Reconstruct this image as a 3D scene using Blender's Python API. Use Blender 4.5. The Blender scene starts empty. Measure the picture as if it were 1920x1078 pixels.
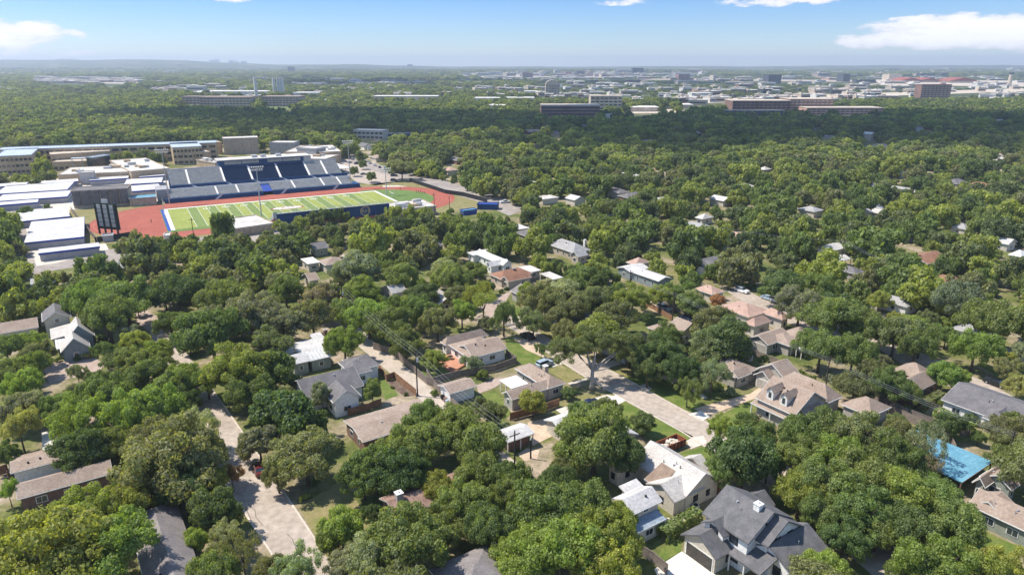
import bpy, bmesh, math, random
import numpy as np
from mathutils import Vector, Matrix
random.seed(7)
rng = np.random.default_rng(7)
C = bpy.context.scene
COL = C.collection
F = 1300.0; PITCH = math.atan(420/1300); CH = 71.5
CP, SP = math.cos(PITCH), math.sin(PITCH)
def at(u, v, z=0.0):
    """world point at height z seen at photo pixel u,v (measuring only)"""
    x = u-960; y = v-539
    k = (CH-z)/(F*SP+y*CP)
    return Vector((x*k, (F*CP-y*SP)*k, z))
def px(p):
    dz = p[2]-CH
    zc = p[1]*CP - dz*SP
    yc = -(p[1]*SP) - dz*CP
    if zc < 1: return (-9999, -9999)
    return (960+F*p[0]/zc, 539+F*yc/zc)
# photograph crop -> pixel readers
def cr(ox, oy, s=5.9875): return lambda x, y: (ox+x/s, oy+y/s)
# ---------------------------------------------------------------- world, sun, camera
w = bpy.data.worlds.new("World"); C.world = w; w.use_nodes = True
nt = w.node_tree; N = nt.nodes; L = nt.links
for n in list(N): N.remove(n)
out = N.new('ShaderNodeOutputWorld'); bg = N.new('ShaderNodeBackground'); sky = N.new('ShaderNodeTexSky')
sky.sky_type = 'NISHITA'; sky.sun_disc = False
SUN_EL = math.radians(56); SUN_AZ = math.radians(-76)
sky.sun_elevation = SUN_EL; sky.sun_rotation = SUN_AZ % (2*math.pi)
sky.altitude = 200; sky.air_density = 1.0; sky.dust_density = 0.05; sky.ozone_density = 1.2
bg.inputs['Strength'].default_value = 0.15
tc = N.new('ShaderNodeTexCoord')
def mnode(op, a=None, b=None, c=None, tree=nt, clamp=False):
    n = tree.nodes.new('ShaderNodeMath'); n.operation = op; n.use_clamp = clamp
    for i, x in enumerate((a, b, c)):
        if x is None: continue
        if isinstance(x, (int, float)): n.inputs[i].default_value = x
        else: tree.links.new(x, n.inputs[i])
    return n.outputs[0]
sep = N.new('ShaderNodeSeparateXYZ'); L.new(tc.outputs['Generated'], sep.inputs[0])
azn = mnode('ARCTAN2', sep.outputs[0], sep.outputs[1])      # azimuth, 0 = +Y
# clouds live on a direction map: azimuth and elevation
comb = N.new('ShaderNodeCombineXYZ')
L.new(mnode('MULTIPLY', azn, 22.0), comb.inputs[0]); L.new(mnode('MULTIPLY', sep.outputs[2], 60.0), comb.inputs[1])
noi = N.new('ShaderNodeTexNoise'); noi.inputs['Scale'].default_value = 1.1; noi.inputs['Detail'].default_value = 7; noi.inputs['Roughness'].default_value = 0.62
L.new(comb.outputs[0], noi.inputs['Vector'])
tot = None
# (azimuth deg, elevation deg, half width, half height, strength)
for az, el, hw, hh, st in ((31.0, 2.0, 6.6, 1.25, 1.6), (37, 1.7, 6, 1.3, 1.5), (27.0, 1.6, 3.6, .8, 1.1), (-35.5, 1.8, 5.6, 1.15, 1.2), (-33.5, .55, 5.0, .5, .6), (20.0, 4.3, 5.2, .5, .95), (-21.5, 4.4, 2.6, .35, .75), (8.5, 4.4, 2.6, .3, .7), (60, 9, 16, 3, .9), (-70, 12, 18, 4, .9), (-15, 24, 25, 4, .8), (150, 14, 40, 5, .9), (-140, 18, 30, 5, .9)):
    a = mnode('DIVIDE', mnode('SUBTRACT', azn, math.radians(az)), math.radians(hw))
    e = mnode('DIVIDE', mnode('SUBTRACT', sep.outputs[2], math.sin(math.radians(el))), math.radians(hh))
    r = mnode('SUBTRACT', 1.0, mnode('ADD', mnode('MULTIPLY', a, a), mnode('MULTIPLY', e, e)), clamp=True)
    m = mnode('MULTIPLY', mnode('POWER', r, .6), st)
    tot = m if tot is None else mnode('MAXIMUM', tot, m)
dens = mnode('ADD', mnode('MULTIPLY', mnode('SUBTRACT', noi.outputs[0], .5), 3.6), mnode('MULTIPLY', tot, 1.0))
mask = mnode('MULTIPLY', mnode('MULTIPLY', mnode('SUBTRACT', dens, .34), 2.1, clamp=True), mnode('MINIMUM', mnode('MULTIPLY', tot, 3), 1.0), clamp=True)
mask = mnode('MULTIPLY', mask, .88)
mixs = N.new('ShaderNodeMixRGB'); L.new(mask, mixs.inputs[0]); L.new(sky.outputs[0], mixs.inputs[1])
ramp = N.new('ShaderNodeValToRGB'); L.new(mnode('MULTIPLY', mnode('SUBTRACT', dens, .3), .7), ramp.inputs[0])
ramp.color_ramp.elements[0].color = (4.3, 4.2, 4.6, 1); ramp.color_ramp.elements[1].color = (6.0, 5.9, 6.0, 1)
ramp.color_ramp.elements[1].position = .8
L.new(ramp.outputs[0], mixs.inputs[2])
hs = N.new('ShaderNodeHueSaturation'); hs.inputs['Saturation'].default_value = 1.0; hs.inputs['Value'].default_value = 1.0
L.new(sky.outputs[0], hs.inputs['Color']); tn = N.new('ShaderNodeMixRGB'); tn.blend_type = 'MULTIPLY'; tn.inputs[0].default_value = 1; er_ = N.new('ShaderNodeValToRGB'); L.new(sep.outputs[2], er_.inputs[0]); ee = er_.color_ramp.elements; ee[0].color = (.45, .54, .72, 1); ee[1].color = (1, 1, 1, 1); ee[1].position = .6; e3 = ee.new(.085); e3.color = (.27, .42, .69, 1); e4 = ee.new(.3); e4.color = (.85, .95, 1, 1); L.new(er_.outputs[0], tn.inputs[2]); L.new(hs.outputs[0], tn.inputs[1]); L.new(tn.outputs[0], mixs.inputs[1])
L.new(mixs.outputs[0], bg.inputs[0]); L.new(bg.outputs[0], out.inputs[0])
sd = bpy.data.lights.new('sun', 'SUN'); sd.energy = 4.7; sd.angle = math.radians(.5); sd.color = (1, .93, .81)
so = bpy.data.objects.new('sun', sd); COL.objects.link(so)
tosun = Vector((math.sin(SUN_AZ)*math.cos(SUN_EL), math.cos(SUN_AZ)*math.cos(SUN_EL), math.sin(SUN_EL)))
so.rotation_euler = tosun.to_track_quat('Z', 'Y').to_euler(); so.location = (0, 0, 300)
cd = bpy.data.cameras.new('camera'); co = bpy.data.objects.new('camera', cd); COL.objects.link(co); C.camera = co
cd.sensor_width = 36; cd.lens = 36*F/1920; cd.clip_end = 60000; cd.clip_start = 1
co.location = (0, 0, CH); co.rotation_euler = (math.pi/2-PITCH, 0, 0)
C.view_settings.view_transform = 'Standard'; C.view_settings.look = 'None'; C.view_settings.exposure = 0.56; C.view_settings.gamma = 1
C.cycles.max_bounces = 5; C.cycles.transparent_max_bounces = 12; C.cycles.diffuse_bounces = 3; C.cycles.transmission_bounces = 3; C.cycles.volume_bounces = 0
# ---------------------------------------------------------------- materials
M = {}
def mat(name, c1, c2=None, scale=1.0, rough=.85, metal=0, detail=4, c3=None, bump=0, wave=None, coord='Object', spec=.3):
    m = bpy.data.materials.new(name); m.use_nodes = True; t = m.node_tree; n = t.nodes; l = t.links
    b = n['Principled BSDF']; b.inputs['Roughness'].default_value = rough; b.inputs['Metallic'].default_value = metal
    b.inputs['Specular IOR Level'].default_value = spec
    if c2 is None: c2 = tuple(x*.85 for x in c1)
    g = n.new('ShaderNodeTexCoord'); no = n.new('ShaderNodeTexNoise'); no.inputs['Scale'].default_value = scale; no.inputs['Detail'].default_value = detail
    no.inputs['Roughness'].default_value = .6
    l.new(g.outputs[coord], no.inputs['Vector'])
    r = n.new('ShaderNodeValToRGB'); l.new(no.outputs[0], r.inputs[0])
    r.color_ramp.elements[0].color = (*c1, 1); r.color_ramp.elements[1].color = (*c2, 1)
    r.color_ramp.elements[0].position = .36; r.color_ramp.elements[1].position = .64
    if c3 is not None:
        e = r.color_ramp.elements.new(.5); e.color = (*c3, 1)
    o = r.outputs[0]
    n2 = n.new('ShaderNodeTexNoise'); n2.inputs['Scale'].default_value = scale*7.3; n2.inputs['Detail'].default_value = 3
    l.new(g.outputs[coord], n2.inputs['Vector'])
    mr = n.new('ShaderNodeMapRange'); mr.inputs[1].default_value = .3; mr.inputs[2].default_value = .7; mr.inputs[3].default_value = .80; mr.inputs[4].default_value = 1.16
    l.new(n2.outputs[0], mr.inputs[0])
    mu = n.new('ShaderNodeMixRGB'); mu.blend_type = 'MULTIPLY'; mu.inputs[0].default_value = 1; l.new(o, mu.inputs[1]); l.new(mr.outputs[0], mu.inputs[2]); o = mu.outputs[0]
    if wave:   # (angle deg, period m, darkness): seams or boards
        mp = n.new('ShaderNodeMapping'); mp.inputs['Rotation'].default_value = (0, 0, math.radians(-wave[0])); l.new(g.outputs['Object'], mp.inputs[0])
        sx = n.new('ShaderNodeSeparateXYZ'); l.new(mp.outputs[0], sx.inputs[0])
        fr = mnode('FRACT', mnode('DIVIDE', sx.outputs[0], wave[1], tree=t), tree=t)
        ln = mnode('MULTIPLY', mnode('LESS_THAN', fr, wave[3] if len(wave) > 3 else .16, tree=t), wave[2], tree=t)
        m2 = n.new('ShaderNodeMixRGB'); m2.blend_type = 'MULTIPLY'; m2.inputs[0].default_value = 1; l.new(o, m2.inputs[1])
        l.new(mnode('SUBTRACT', 1, ln, tree=t), m2.inputs[2]); o = m2.outputs[0]
    l.new(o, b.inputs['Base Color'])
    if bump:
        bp = n.new('ShaderNodeBump'); bp.inputs['Strength'].default_value = bump; bp.inputs['Distance'].default_value = .05
        l.new(n2.outputs[0], bp.inputs['Height']); l.new(bp.outputs[0], b.inputs['Normal'])
    M[name] = m; return m
mat('roof_tan', (0.270, 0.203, 0.162), (0.333, 0.261, 0.216), .35)
mat('roof_brown', (.22, .11, .07), (.30, .16, .105), .4)
mat('roof_pink', (.36, .235, .19), (.45, .31, .25), .5)
mat('roof_dark', (0.102, 0.102, 0.108), (0.150, 0.144, 0.150), .7, bump=.3)
mat('roof_slate', (0.121, 0.115, 0.121), (0.172, 0.161, 0.167), .5)
mat('roof_umber', (.21, .15, .115), (.27, .20, .155), .5)
mat('roof_mauve', (.18, .16, .16), (.24, .215, .21), .5)
mat('alley', (.40, .34, .28), (.48, .41, .35), .3)
mat('roof_grey', (.27, .265, .27), (.36, .35, .35), .5)
mat('roof_white', (0.446, 0.428, 0.423), (0.577, 0.558, 0.544), .3, rough=.6)
mat('roof_pale', (.42, .39, .37), (.52, .49, .46), .4)
mat('roof_metal', (.52, .52, .52), (.64, .63, .62), .25, rough=.45, wave=(34, .9, .35))
mat('roof_steel', (.40, .45, .50), (.50, .55, .60), .2, rough=.45, wave=(30, 2.0, .2))
mat('roof_bluegrey', (.22, .27, .33), (.28, .33, .39), .3, rough=.5)
mat('roof_red_shingle', (.21, .13, .105), (.32, .21, .17), .9)
mat('tarp_blue', (.095, .25, .35), (.15, .33, .43), .3, rough=.6, wave=(124, 1.1, .12, .1))
mat('awning_white', (.68, .65, .61), (.75, .72, .68), .3, rough=.6)
mat('membrane', (0.475, 0.442, 0.408), (0.608, 0.580, 0.546), .05, rough=.7)
mat('wall_white', (.74, .72, .70), (.80, .78, .76), .5)
mat('wall_cream', (.50, .45, .38), (.58, .53, .45), .5)
mat('wall_tan', (.40, .34, .28), (.47, .41, .34), .5)
mat('wall_brick', (.17, .095, .075), (.24, .15, .12), 2.5)
mat('wall_greige', (.36, .33, .30), (.42, .39, .355), .5)
mat('wall_bluegrey', (.20, .235, .25), (.245, .28, .295), .6)
mat('wall_green', (.24, .26, .22), (.30, .32, .27), .6)
mat('school_stone', (.45, .33, .21), (.54, .41, .28), .15)
mat('school_tan', (.40, .315, .24), (.46, .37, .285), .1, wave=(29, 6, .12))
mat('trailer_wall', (.30, .29, .31), (.36, .35, .37), .4)
mat('navy', (.004, .045, .14), (.006, .058, .17), .2, rough=.6)
mat('navy_seat', (.004, .03, .09), (.007, .042, .12), .4, rough=.6)
mat('trim_blue', (.02, .06, .28), (.03, .07, .33), .3)
mat('bench_metal', (.38, .37, .365), (.50, .49, .475), .5, rough=.5)
mat('galv', (.42, .43, .45), (.5, .5, .52), 1, rough=.45, metal=.3)
mat('trim_white', (.66, .65, .63), (.72, .71, .69), 1)
mat('glass', (.02, .03, .04), (.035, .045, .06), .8, rough=.08, spec=.9)
mat('glass_press', (.24, .25, .25), (.36, .36, .35), .8, rough=.12, spec=.9)
mat('dark', (.012, .012, .014), (.02, .02, .022), 1)
mat('garage_shade', (.05, .045, .04), (.09, .08, .07), 1)  # dark colour standing in for the shade inside an open garage
mat('wood_fence', (.20, .105, .06), (.30, .17, .10), .8, wave=(34, .3, .25))
mat('wood_old', (.16, .13, .115), (.24, .20, .17), .8)
mat('pole_wood', (.045, .035, .03), (.07, .055, .045), 2)
mat('bark', (.085, .065, .05), (.14, .11, .085), 3)
mat('bark_pale', (.28, .24, .21), (.38, .34, .30), 3)
mat('concrete_road', (.355, .295, .25), (.42, .355, .305), .12, bump=.1, c3=(.39, .33, .28), wave=(124, 4.6, .05, .02))
mat('asphalt_road', (.26, .225, .205), (.33, .29, .26), .06)
mat('path', (0.515, 0.460, 0.396), (0.607, 0.543, 0.469), .3)
mat('bright_path', (0.630, 0.594, 0.540), (0.702, 0.657, 0.603), .3)
mat('kerb', (.50, .44, .38), (.57, .50, .43), .4)
mat('gravel_pink', (.33, .25, .21), (.42, .33, .28), .6)
mat('crack', (.13, .11, .10))
mat('deck', (.42, .19, .12), (.50, .25, .16), .8, wave=(124, .35, .2))
mat('patio', (.46, .35, .26), (.56, .44, .33), .4)
mat('lawn', (.085, .13, .02), (.16, .18, .045), .35, c3=(.115, .155, .028))
mat('lawn_dry', (.16, .165, .05), (.26, .21, .10), .3)
mat('mulch', (.10, .065, .05), (.17, .12, .095), .7)
mat('turf_light', (.235, .275, .055), (.27, .30, .07), .1)
mat('turf_dark', (.145, .20, .05), (.17, .225, .06), .1)
mat('turf_green', (.10, .165, .035), (.125, .19, .045), .1)
mat('track_red', (.29, .075, .05), (.35, .095, .062), .1)
mat('track_line', (.50, .22, .17), (.55, .26, .2), .3)
mat('white_paint', (0.662, 0.662, 0.644), (0.718, 0.718, 0.699), .5)
mat('gold', (.42, .33, .17), (.50, .40, .22), .5)
mat('logo_red', (.25, .04, .04), (.3, .05, .05), 1)
mat('scoreboard_black', (.012, .02, .02), (.02, .03, .03), 1)
mat('score_panel', (.34, .34, .33), (.42, .42, .40), .5)
mat('tree_bag', (.02, .05, .04), (.03, .06, .05), .5)
mat('tan_far', (.36, .29, .24), (.44, .36, .30), .02)
mat('brick_far', (.20, .12, .10), (.26, .165, .14), .05)
mat('white_far', (.60, .57, .53), (.70, .67, .63), .02)
mat('beige_far', (.48, .40, .32), (.56, .48, .39), .02)
mat('dark_far', (.05, .06, .075), (.08, .09, .105), .02)
mat('red_far', (.26, .07, .05), (.33, .10, .07), .02)
mat('pink_far', (.42, .27, .22), (.50, .33, .27), .02)
mat('dirt_far', (.48, .38, .30), (.60, .50, .41), .004)
mat('skin', (.45, .28, .2), (.5, .32, .23), 1)
for k, c in dict(black=(.012, .013, .016), navyc=(.012, .02, .05), white=(.70, .70, .71), silver=(.34, .37, .40), grey=(.10, .11, .12), red=(.15, .02, .02), paleblue=(.30, .38, .45), tanc=(.30, .25, .2)).items():
    mat('paint_'+k, c, tuple(x*1.08 for x in c), .3, rough=.25, spec=.7)
mat('rubber', (.015, .015, .015), (.022, .022, .022), 3, rough=.9)
mat('lamp', (.6, .6, .58), (.65, .65, .62), 3, rough=.2)
mat('rust', (.26, .075, .04), (.36, .12, .06), .7)
mat('debris', (.45, .38, .28), (.66, .63, .58), 2)
mat('far_roof_m', (.40, .38, .37), (.60, .58, .56), .05)

def leafmat(name, inst):
    m = bpy.data.materials.new(name); m.use_nodes = True; t = m.node_tree; n = t.nodes; l = t.links
    n.remove(n['Principled BSDF']); o = n['Material Output']
    oi = n.new('ShaderNodeObjectInfo'); ge = n.new('ShaderNodeNewGeometry')
    if inst:
        r = n.new('ShaderNodeValToRGB'); cr_ = r.color_ramp
        cols = [(0.121, 0.162, 0.060), (0.181, 0.223, 0.072), (0.159, 0.186, 0.085), (0.241, 0.271, 0.079), (0.154, 0.204, 0.067), (0.203, 0.211, 0.106), (0.280, 0.314, 0.085), (0.121, 0.154, 0.072)]
        while len(cr_.elements) < len(cols): cr_.elements.new(.5)
        cr_.interpolation = 'CONSTANT'
        for i, c in enumerate(cols): cr_.elements[i].position = i/len(cols); cr_.elements[i].color = (*c, 1)
        l.new(oi.outputs['Random'], r.inputs[0]); base = r.outputs[0]
    else:
        base = oi.outputs['Color']
    # every leaf spray a little different
    mr = n.new('ShaderNodeMapRange'); mr.inputs[3].default_value = .72; mr.inputs[4].default_value = 1.35; l.new(ge.outputs['Random Per Island'], mr.inputs[0])
    mu = n.new('ShaderNodeMixRGB'); mu.blend_type = 'MULTIPLY'; mu.inputs[0].default_value = 1; l.new(base, mu.inputs[1]); l.new(mr.outputs[0], mu.inputs[2])
    # branch-sized patches of younger, yellower growth
    g = n.new('ShaderNodeTexCoord'); no = n.new('ShaderNodeTexNoise'); no.inputs['Scale'].default_value = 2.6; no.inputs['Detail'].default_value = 3
    va = n.new('ShaderNodeVectorMath'); va.operation = 'ADD'; l.new(g.outputs['Object'], va.inputs[0]); l.new(oi.outputs['Location'], va.inputs[1]); l.new(va.outputs[0], no.inputs['Vector'])
    m2 = n.new('ShaderNodeMixRGB'); m2.blend_type = 'MULTIPLY'; l.new(mu.outputs[0], m2.inputs[1]); m2.inputs[2].default_value = (1.26, 1.27, .95, 1)
    mr2 = n.new('ShaderNodeMapRange'); mr2.inputs[1].default_value = .5; mr2.inputs[2].default_value = .72; l.new(no.outputs[0], mr2.inputs[0]); l.new(mr2.outputs[0], m2.inputs[0])
    d = n.new('ShaderNodeBsdfDiffuse'); tr = n.new('ShaderNodeBsdfTranslucent'); gl = n.new('ShaderNodeBsdfGlossy'); gl.inputs['Roughness'].default_value = .55
    l.new(m2.outputs[0], d.inputs[0])
    tm = n.new('ShaderNodeMixRGB'); tm.blend_type = 'MULTIPLY'; tm.inputs[0].default_value = 1; l.new(m2.outputs[0], tm.inputs[1]); tm.inputs[2].default_value = (1.5, 1.5, .5, 1); l.new(tm.outputs[0], tr.inputs[0])
    x = n.new('ShaderNodeMixShader'); x.inputs[0].default_value = .46; l.new(d.outputs[0], x.inputs[1]); l.new(tr.outputs[0], x.inputs[2])
    x2 = n.new('ShaderNodeMixShader'); x2.inputs[0].default_value = .018; l.new(x.outputs[0], x2.inputs[1]); l.new(gl.outputs[0], x2.inputs[2])
    l.new(x2.outputs[0], o.inputs[0]); M[name] = m
leafmat('leaf', False); leafmat('leaf_far', True)

# ground: grass, bare soil, leaf litter near; woodland and clearings far away
def groundmat():
    m = bpy.data.materials.new('ground_cover'); m.use_nodes = True; t = m.node_tree; n = t.nodes; l = t.links
    b = n['Principled BSDF']; b.inputs['Roughness'].default_value = 1.0; b.inputs['Specular IOR Level'].default_value = .1
    g = n.new('ShaderNodeTexCoord')
    def noise(s, d=5, r=.6):
        q = n.new('ShaderNodeTexNoise'); q.inputs['Scale'].default_value = s; q.inputs['Detail'].default_value = d; q.inputs['Roughness'].default_value = r
        l.new(g.outputs['Object'], q.inputs['Vector']); return q.outputs[0]
    def ramp(f, st):
        q = n.new('ShaderNodeValToRGB'); l.new(f, q.inputs[0]); e = q.color_ramp.elements
        while len(e) < len(st): e.new(.5)
        for i, (p, c) in enumerate(st): e[i].position = p; e[i].color = (*c, 1)
        return q.outputs[0]
    near = ramp(noise(.07), [(.35, (.09, .115, .035)), (.46, (.14, .15, .05)), (.54, (.22, .19, .11)), (.64, (.36, .29, .22))])
    far = ramp(noise(.0035, 9, .72), [(.30, (.045, .065, .03)), (.50, (.065, .085, .04)), (.58, (.13, .14, .075)), (.68, (.34, .29, .22))])
    sx = n.new('ShaderNodeSeparateXYZ'); l.new(g.outputs['Object'], sx.inputs[0])
    mr = n.new('ShaderNodeMapRange'); mr.inputs[1].default_value = 700; mr.inputs[2].default_value = 1600; l.new(sx.outputs[1], mr.inputs[0])
    mx = n.new('ShaderNodeMixRGB'); l.new(mr.outputs[0], mx.inputs[0]); l.new(near, mx.inputs[1]); l.new(far, mx.inputs[2])
    q = n.new('ShaderNodeMapRange'); q.inputs[1].default_value = .3; q.inputs[2].default_value = .7; q.inputs[3].default_value = .7; q.inputs[4].default_value = 1.25; l.new(noise(.9, 4), q.inputs[0])
    mu = n.new('ShaderNodeMixRGB'); mu.blend_type = 'MULTIPLY'; mu.inputs[0].default_value = 1; l.new(mx.outputs[0], mu.inputs[1]); l.new(q.outputs[0], mu.inputs[2])
    l.new(mu.outputs[0], b.inputs['Base Color']); M['ground_cover'] = m
groundmat()

# ---------------------------------------------------------------- mesh helpers
def tag(o, label=None, cat=None, group=None, kind=None):
    if label:
        ws = label.split(); 
        if len(ws) > 16: label = ' '.join(ws[:16])
        o['label'] = label
    if cat: o['category'] = cat
    if group: o['group'] = group
    if kind: o['kind'] = kind
    return o
def thing(name, loc, label, cat, group=None):
    o = bpy.data.objects.new(name, None); COL.objects.link(o); o.location = loc; o.empty_display_size = .5
    return tag(o, label, cat, group)
LM = []       # landmarks for describing where a plant stands
def landmark(phrase, p): LM.append((phrase, p[0], p[1]))
class MB:
    def __init__(s): s.v = []; s.f = []; s.m = []; s.mats = []
    def face(s, pts, mt=None):
        i = len(s.v); s.v += [tuple(p) for p in pts]; s.f.append(tuple(range(i, i+len(pts)))); s.m.append(s.mi(mt)); return s
    def mi(s, mt):
        if mt is None: return 0
        if mt not in s.mats: s.mats.append(mt)
        return s.mats.index(mt)
    def hexa(s, p, mt=None):     # 8 points: bottom 4, top 4
        i = len(s.v); s.v += [tuple(q) for q in p]
        for q in ((3, 2, 1, 0), (4, 5, 6, 7), (0, 1, 5, 4), (1, 2, 6, 5), (2, 3, 7, 6), (3, 0, 4, 7)):
            s.f.append(tuple(i+k for k in q)); s.m.append(s.mi(mt))
        return s
    def box(s, o, ex, ey, x0, x1, y0, y1, z0, z1, mt=None):
        P = lambda a, b, z: (o[0]+ex[0]*a+ey[0]*b, o[1]+ex[1]*a+ey[1]*b, z)
        return s.hexa([P(x0, y0, z0), P(x1, y0, z0), P(x1, y1, z0), P(x0, y1, z0), P(x0, y0, z1), P(x1, y0, z1), P(x1, y1, z1), P(x0, y1, z1)], mt)
    def poly(s, pts, z0, z1, mt=None):       # convex-ish footprint extruded
        n = len(pts); i = len(s.v); s.v += [(p[0], p[1], z0) for p in pts]+[(p[0], p[1], z1) for p in pts]
        s.f.append(tuple(reversed(range(i, i+n)))); s.f.append(tuple(range(i+n, i+2*n))); s.m += [s.mi(mt)]*2
        for k in range(n): s.f.append((i+k, i+(k+1) % n, i+n+(k+1) % n, i+n+k)); s.m.append(s.mi(mt))
        return s
    def tube(s, pts, rs, n=7, mt=None):
        pts = [Vector(p) for p in pts]; rings = []
        for k, p in enumerate(pts):
            d = (pts[min(k+1, len(pts)-1)]-pts[max(k-1, 0)]).normalized()
            a = d.orthogonal().normalized(); b = d.cross(a); i = len(s.v); r = rs[k] if isinstance(rs, (list, tuple)) else rs
            s.v += [tuple(p+a*math.cos(2*math.pi*j/n)*r+b*math.sin(2*math.pi*j/n)*r) for j in range(n)]; rings.append(i)
        for q in range(len(rings)-1):
            for j in range(n):
                s.f.append((rings[q]+j, rings[q]+(j+1) % n, rings[q+1]+(j+1) % n, rings[q+1]+j)); s.m.append(s.mi(mt))
        s.f.append(tuple(rings[0]+j for j in reversed(range(n)))); s.f.append(tuple(rings[-1]+j for j in range(n))); s.m += [s.mi(mt)]*2
        return s
    def build(s, name, mt, parent=None, label=None, recalc=True, smooth=False):
        me = bpy.data.meshes.new(name); off = parent.location if parent is not None else (0, 0, 0)
        base = parent
        o = bpy.data.objects.new(name, me)
        if parent is not None:
            off = Vector(parent.location)
            if parent.parent is not None: off = off+Vector(parent.parent.location)
            o.parent = parent
        me.from_pydata([(a-off[0], b-off[1], c-off[2]) for a, b, c in s.v], [], s.f)
        ms = s.mats if s.mats else [mt]
        for q in ms: me.materials.append(M[q])
        if s.mats: me.polygons.foreach_set('material_index', s.m)
        if recalc:
            bm = bmesh.new(); bm.from_mesh(me); bmesh.ops.recalc_face_normals(bm, faces=bm.faces); bm.to_mesh(me); bm.free()
        if smooth: me.polygons.foreach_set('use_smooth', [True]*len(me.polygons))
        me.update(); COL.objects.link(o)
        if label: o['label'] = label
        return o
def solo(name, mb, mt, label, cat, group=None, kind=None, **k):
    """a thing that is one mesh: give it an origin at its own base"""
    o = mb.build(name, mt, None, **k)
    if mb.v:
        a = np.array(mb.v); c = Vector(((a[:, 0].min()+a[:, 0].max())/2, (a[:, 1].min()+a[:, 1].max())/2, a[:, 2].min()))
        o.data.transform(Matrix.Translation(-c)); o.location = c
    return tag(o, label, cat, group, kind)
def ang(d): r = math.radians(d); return (math.cos(r), math.sin(r))
GA = 34.0
E1 = ang(GA); E2 = ang(GA+90)
CLEAR = []      # image-space outlines of open, tree-free places (used only to decide where trees do not grow)
FOOT = []       # ground footprints of buildings: no trunk inside
def sheet(name, pts, z, mt, label=None, cat=None, kind='structure'):
    mb = MB(); mb.face([(p[0], p[1], z) for p in pts]); o = mb.build(name, mt, recalc=False)
    if o.data.polygons[0].normal.z < 0: o.data.flip_normals()
    return tag(o, label, cat, None, kind)
def gp(*uv): return [at(u, v) for u, v in uv]
# ---------------------------------------------------------------- houses
def fr(N, e1, e2):
    return lambda s, t, z: (N[0]+e1[0]*s+e2[0]*t, N[1]+e1[1]*s+e2[1]*t, z)
def wdims(N, R, Lc, ze, e1, e2):
    n = at(*N, ze)
    def d(q, e):
        if isinstance(q, (int, float)): return float(q)
        p = at(*q, ze)-n; return max(2.0, p.x*e[0]+p.y*e[1])
    return n, d(R, e1), d(Lc, e2)
def roof_prism(mb, P, prof, s0, s1, ax):
    """prof: list of (t,z) outer then same list lowered; extruded along s"""
    Q = (lambda s, t, z: P(s, t, z)) if ax == 1 else (lambda s, t, z: P(t, s, z))
    for (t0, z0), (t1, z1) in zip(prof[:-1], prof[1:]):
        th = .2
        mb.hexa([Q(s0, t0, z0-th), Q(s1, t0, z0-th), Q(s1, t1, z1-th), Q(s0, t1, z1-th), Q(s0, t0, z0), Q(s1, t0, z0), Q(s1, t1, z1), Q(s0, t1, z1)])
def window(root, P, face, c, z, w, h, frame='trim_white', s0=0, proud=.0, name='window'):
    """face 1: wall facing -e1 at s=s0, c along t.  face 2: wall facing -e2 at t=s0, c along s.  face 3: +e1 side"""
    def pt(a, dpt, zz):
        if face == 1: return P(s0-dpt, a, zz)
        if face == 3: return P(s0+dpt, a, zz)
        if face == 4: return P(a, s0+dpt, zz)
        return P(a, s0-dpt, zz)
    f = MB(); a0, a1, z0, z1 = c-w/2, c+w/2, z, z+h
    f.hexa([pt(a0, 0, z0), pt(a1, 0, z0), pt(a1, .07, z0), pt(a0, .07, z0), pt(a0, 0, z1), pt(a1, 0, z1), pt(a1, .07, z1), pt(a0, .07, z1)])
    fo = f.build(name, frame, root)
    g = MB(); k = .13; mdl = 2 if w > 1.3 else 1; ww = (w-2*k-(mdl-1)*.09)/mdl
    for i in range(mdl):
        b0 = a0+k+i*(ww+.09); b1 = b0+ww
        g.hexa([pt(b0, .05, z0+k), pt(b1, .05, z0+k), pt(b1, .1, z0+k), pt(b0, .1, z0+k), pt(b0, .05, z1-k), pt(b1, .05, z1-k), pt(b1, .1, z1-k), pt(b0, .1, z1-k)])
    g.build('pane', 'glass', fo)
    return fo
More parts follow.
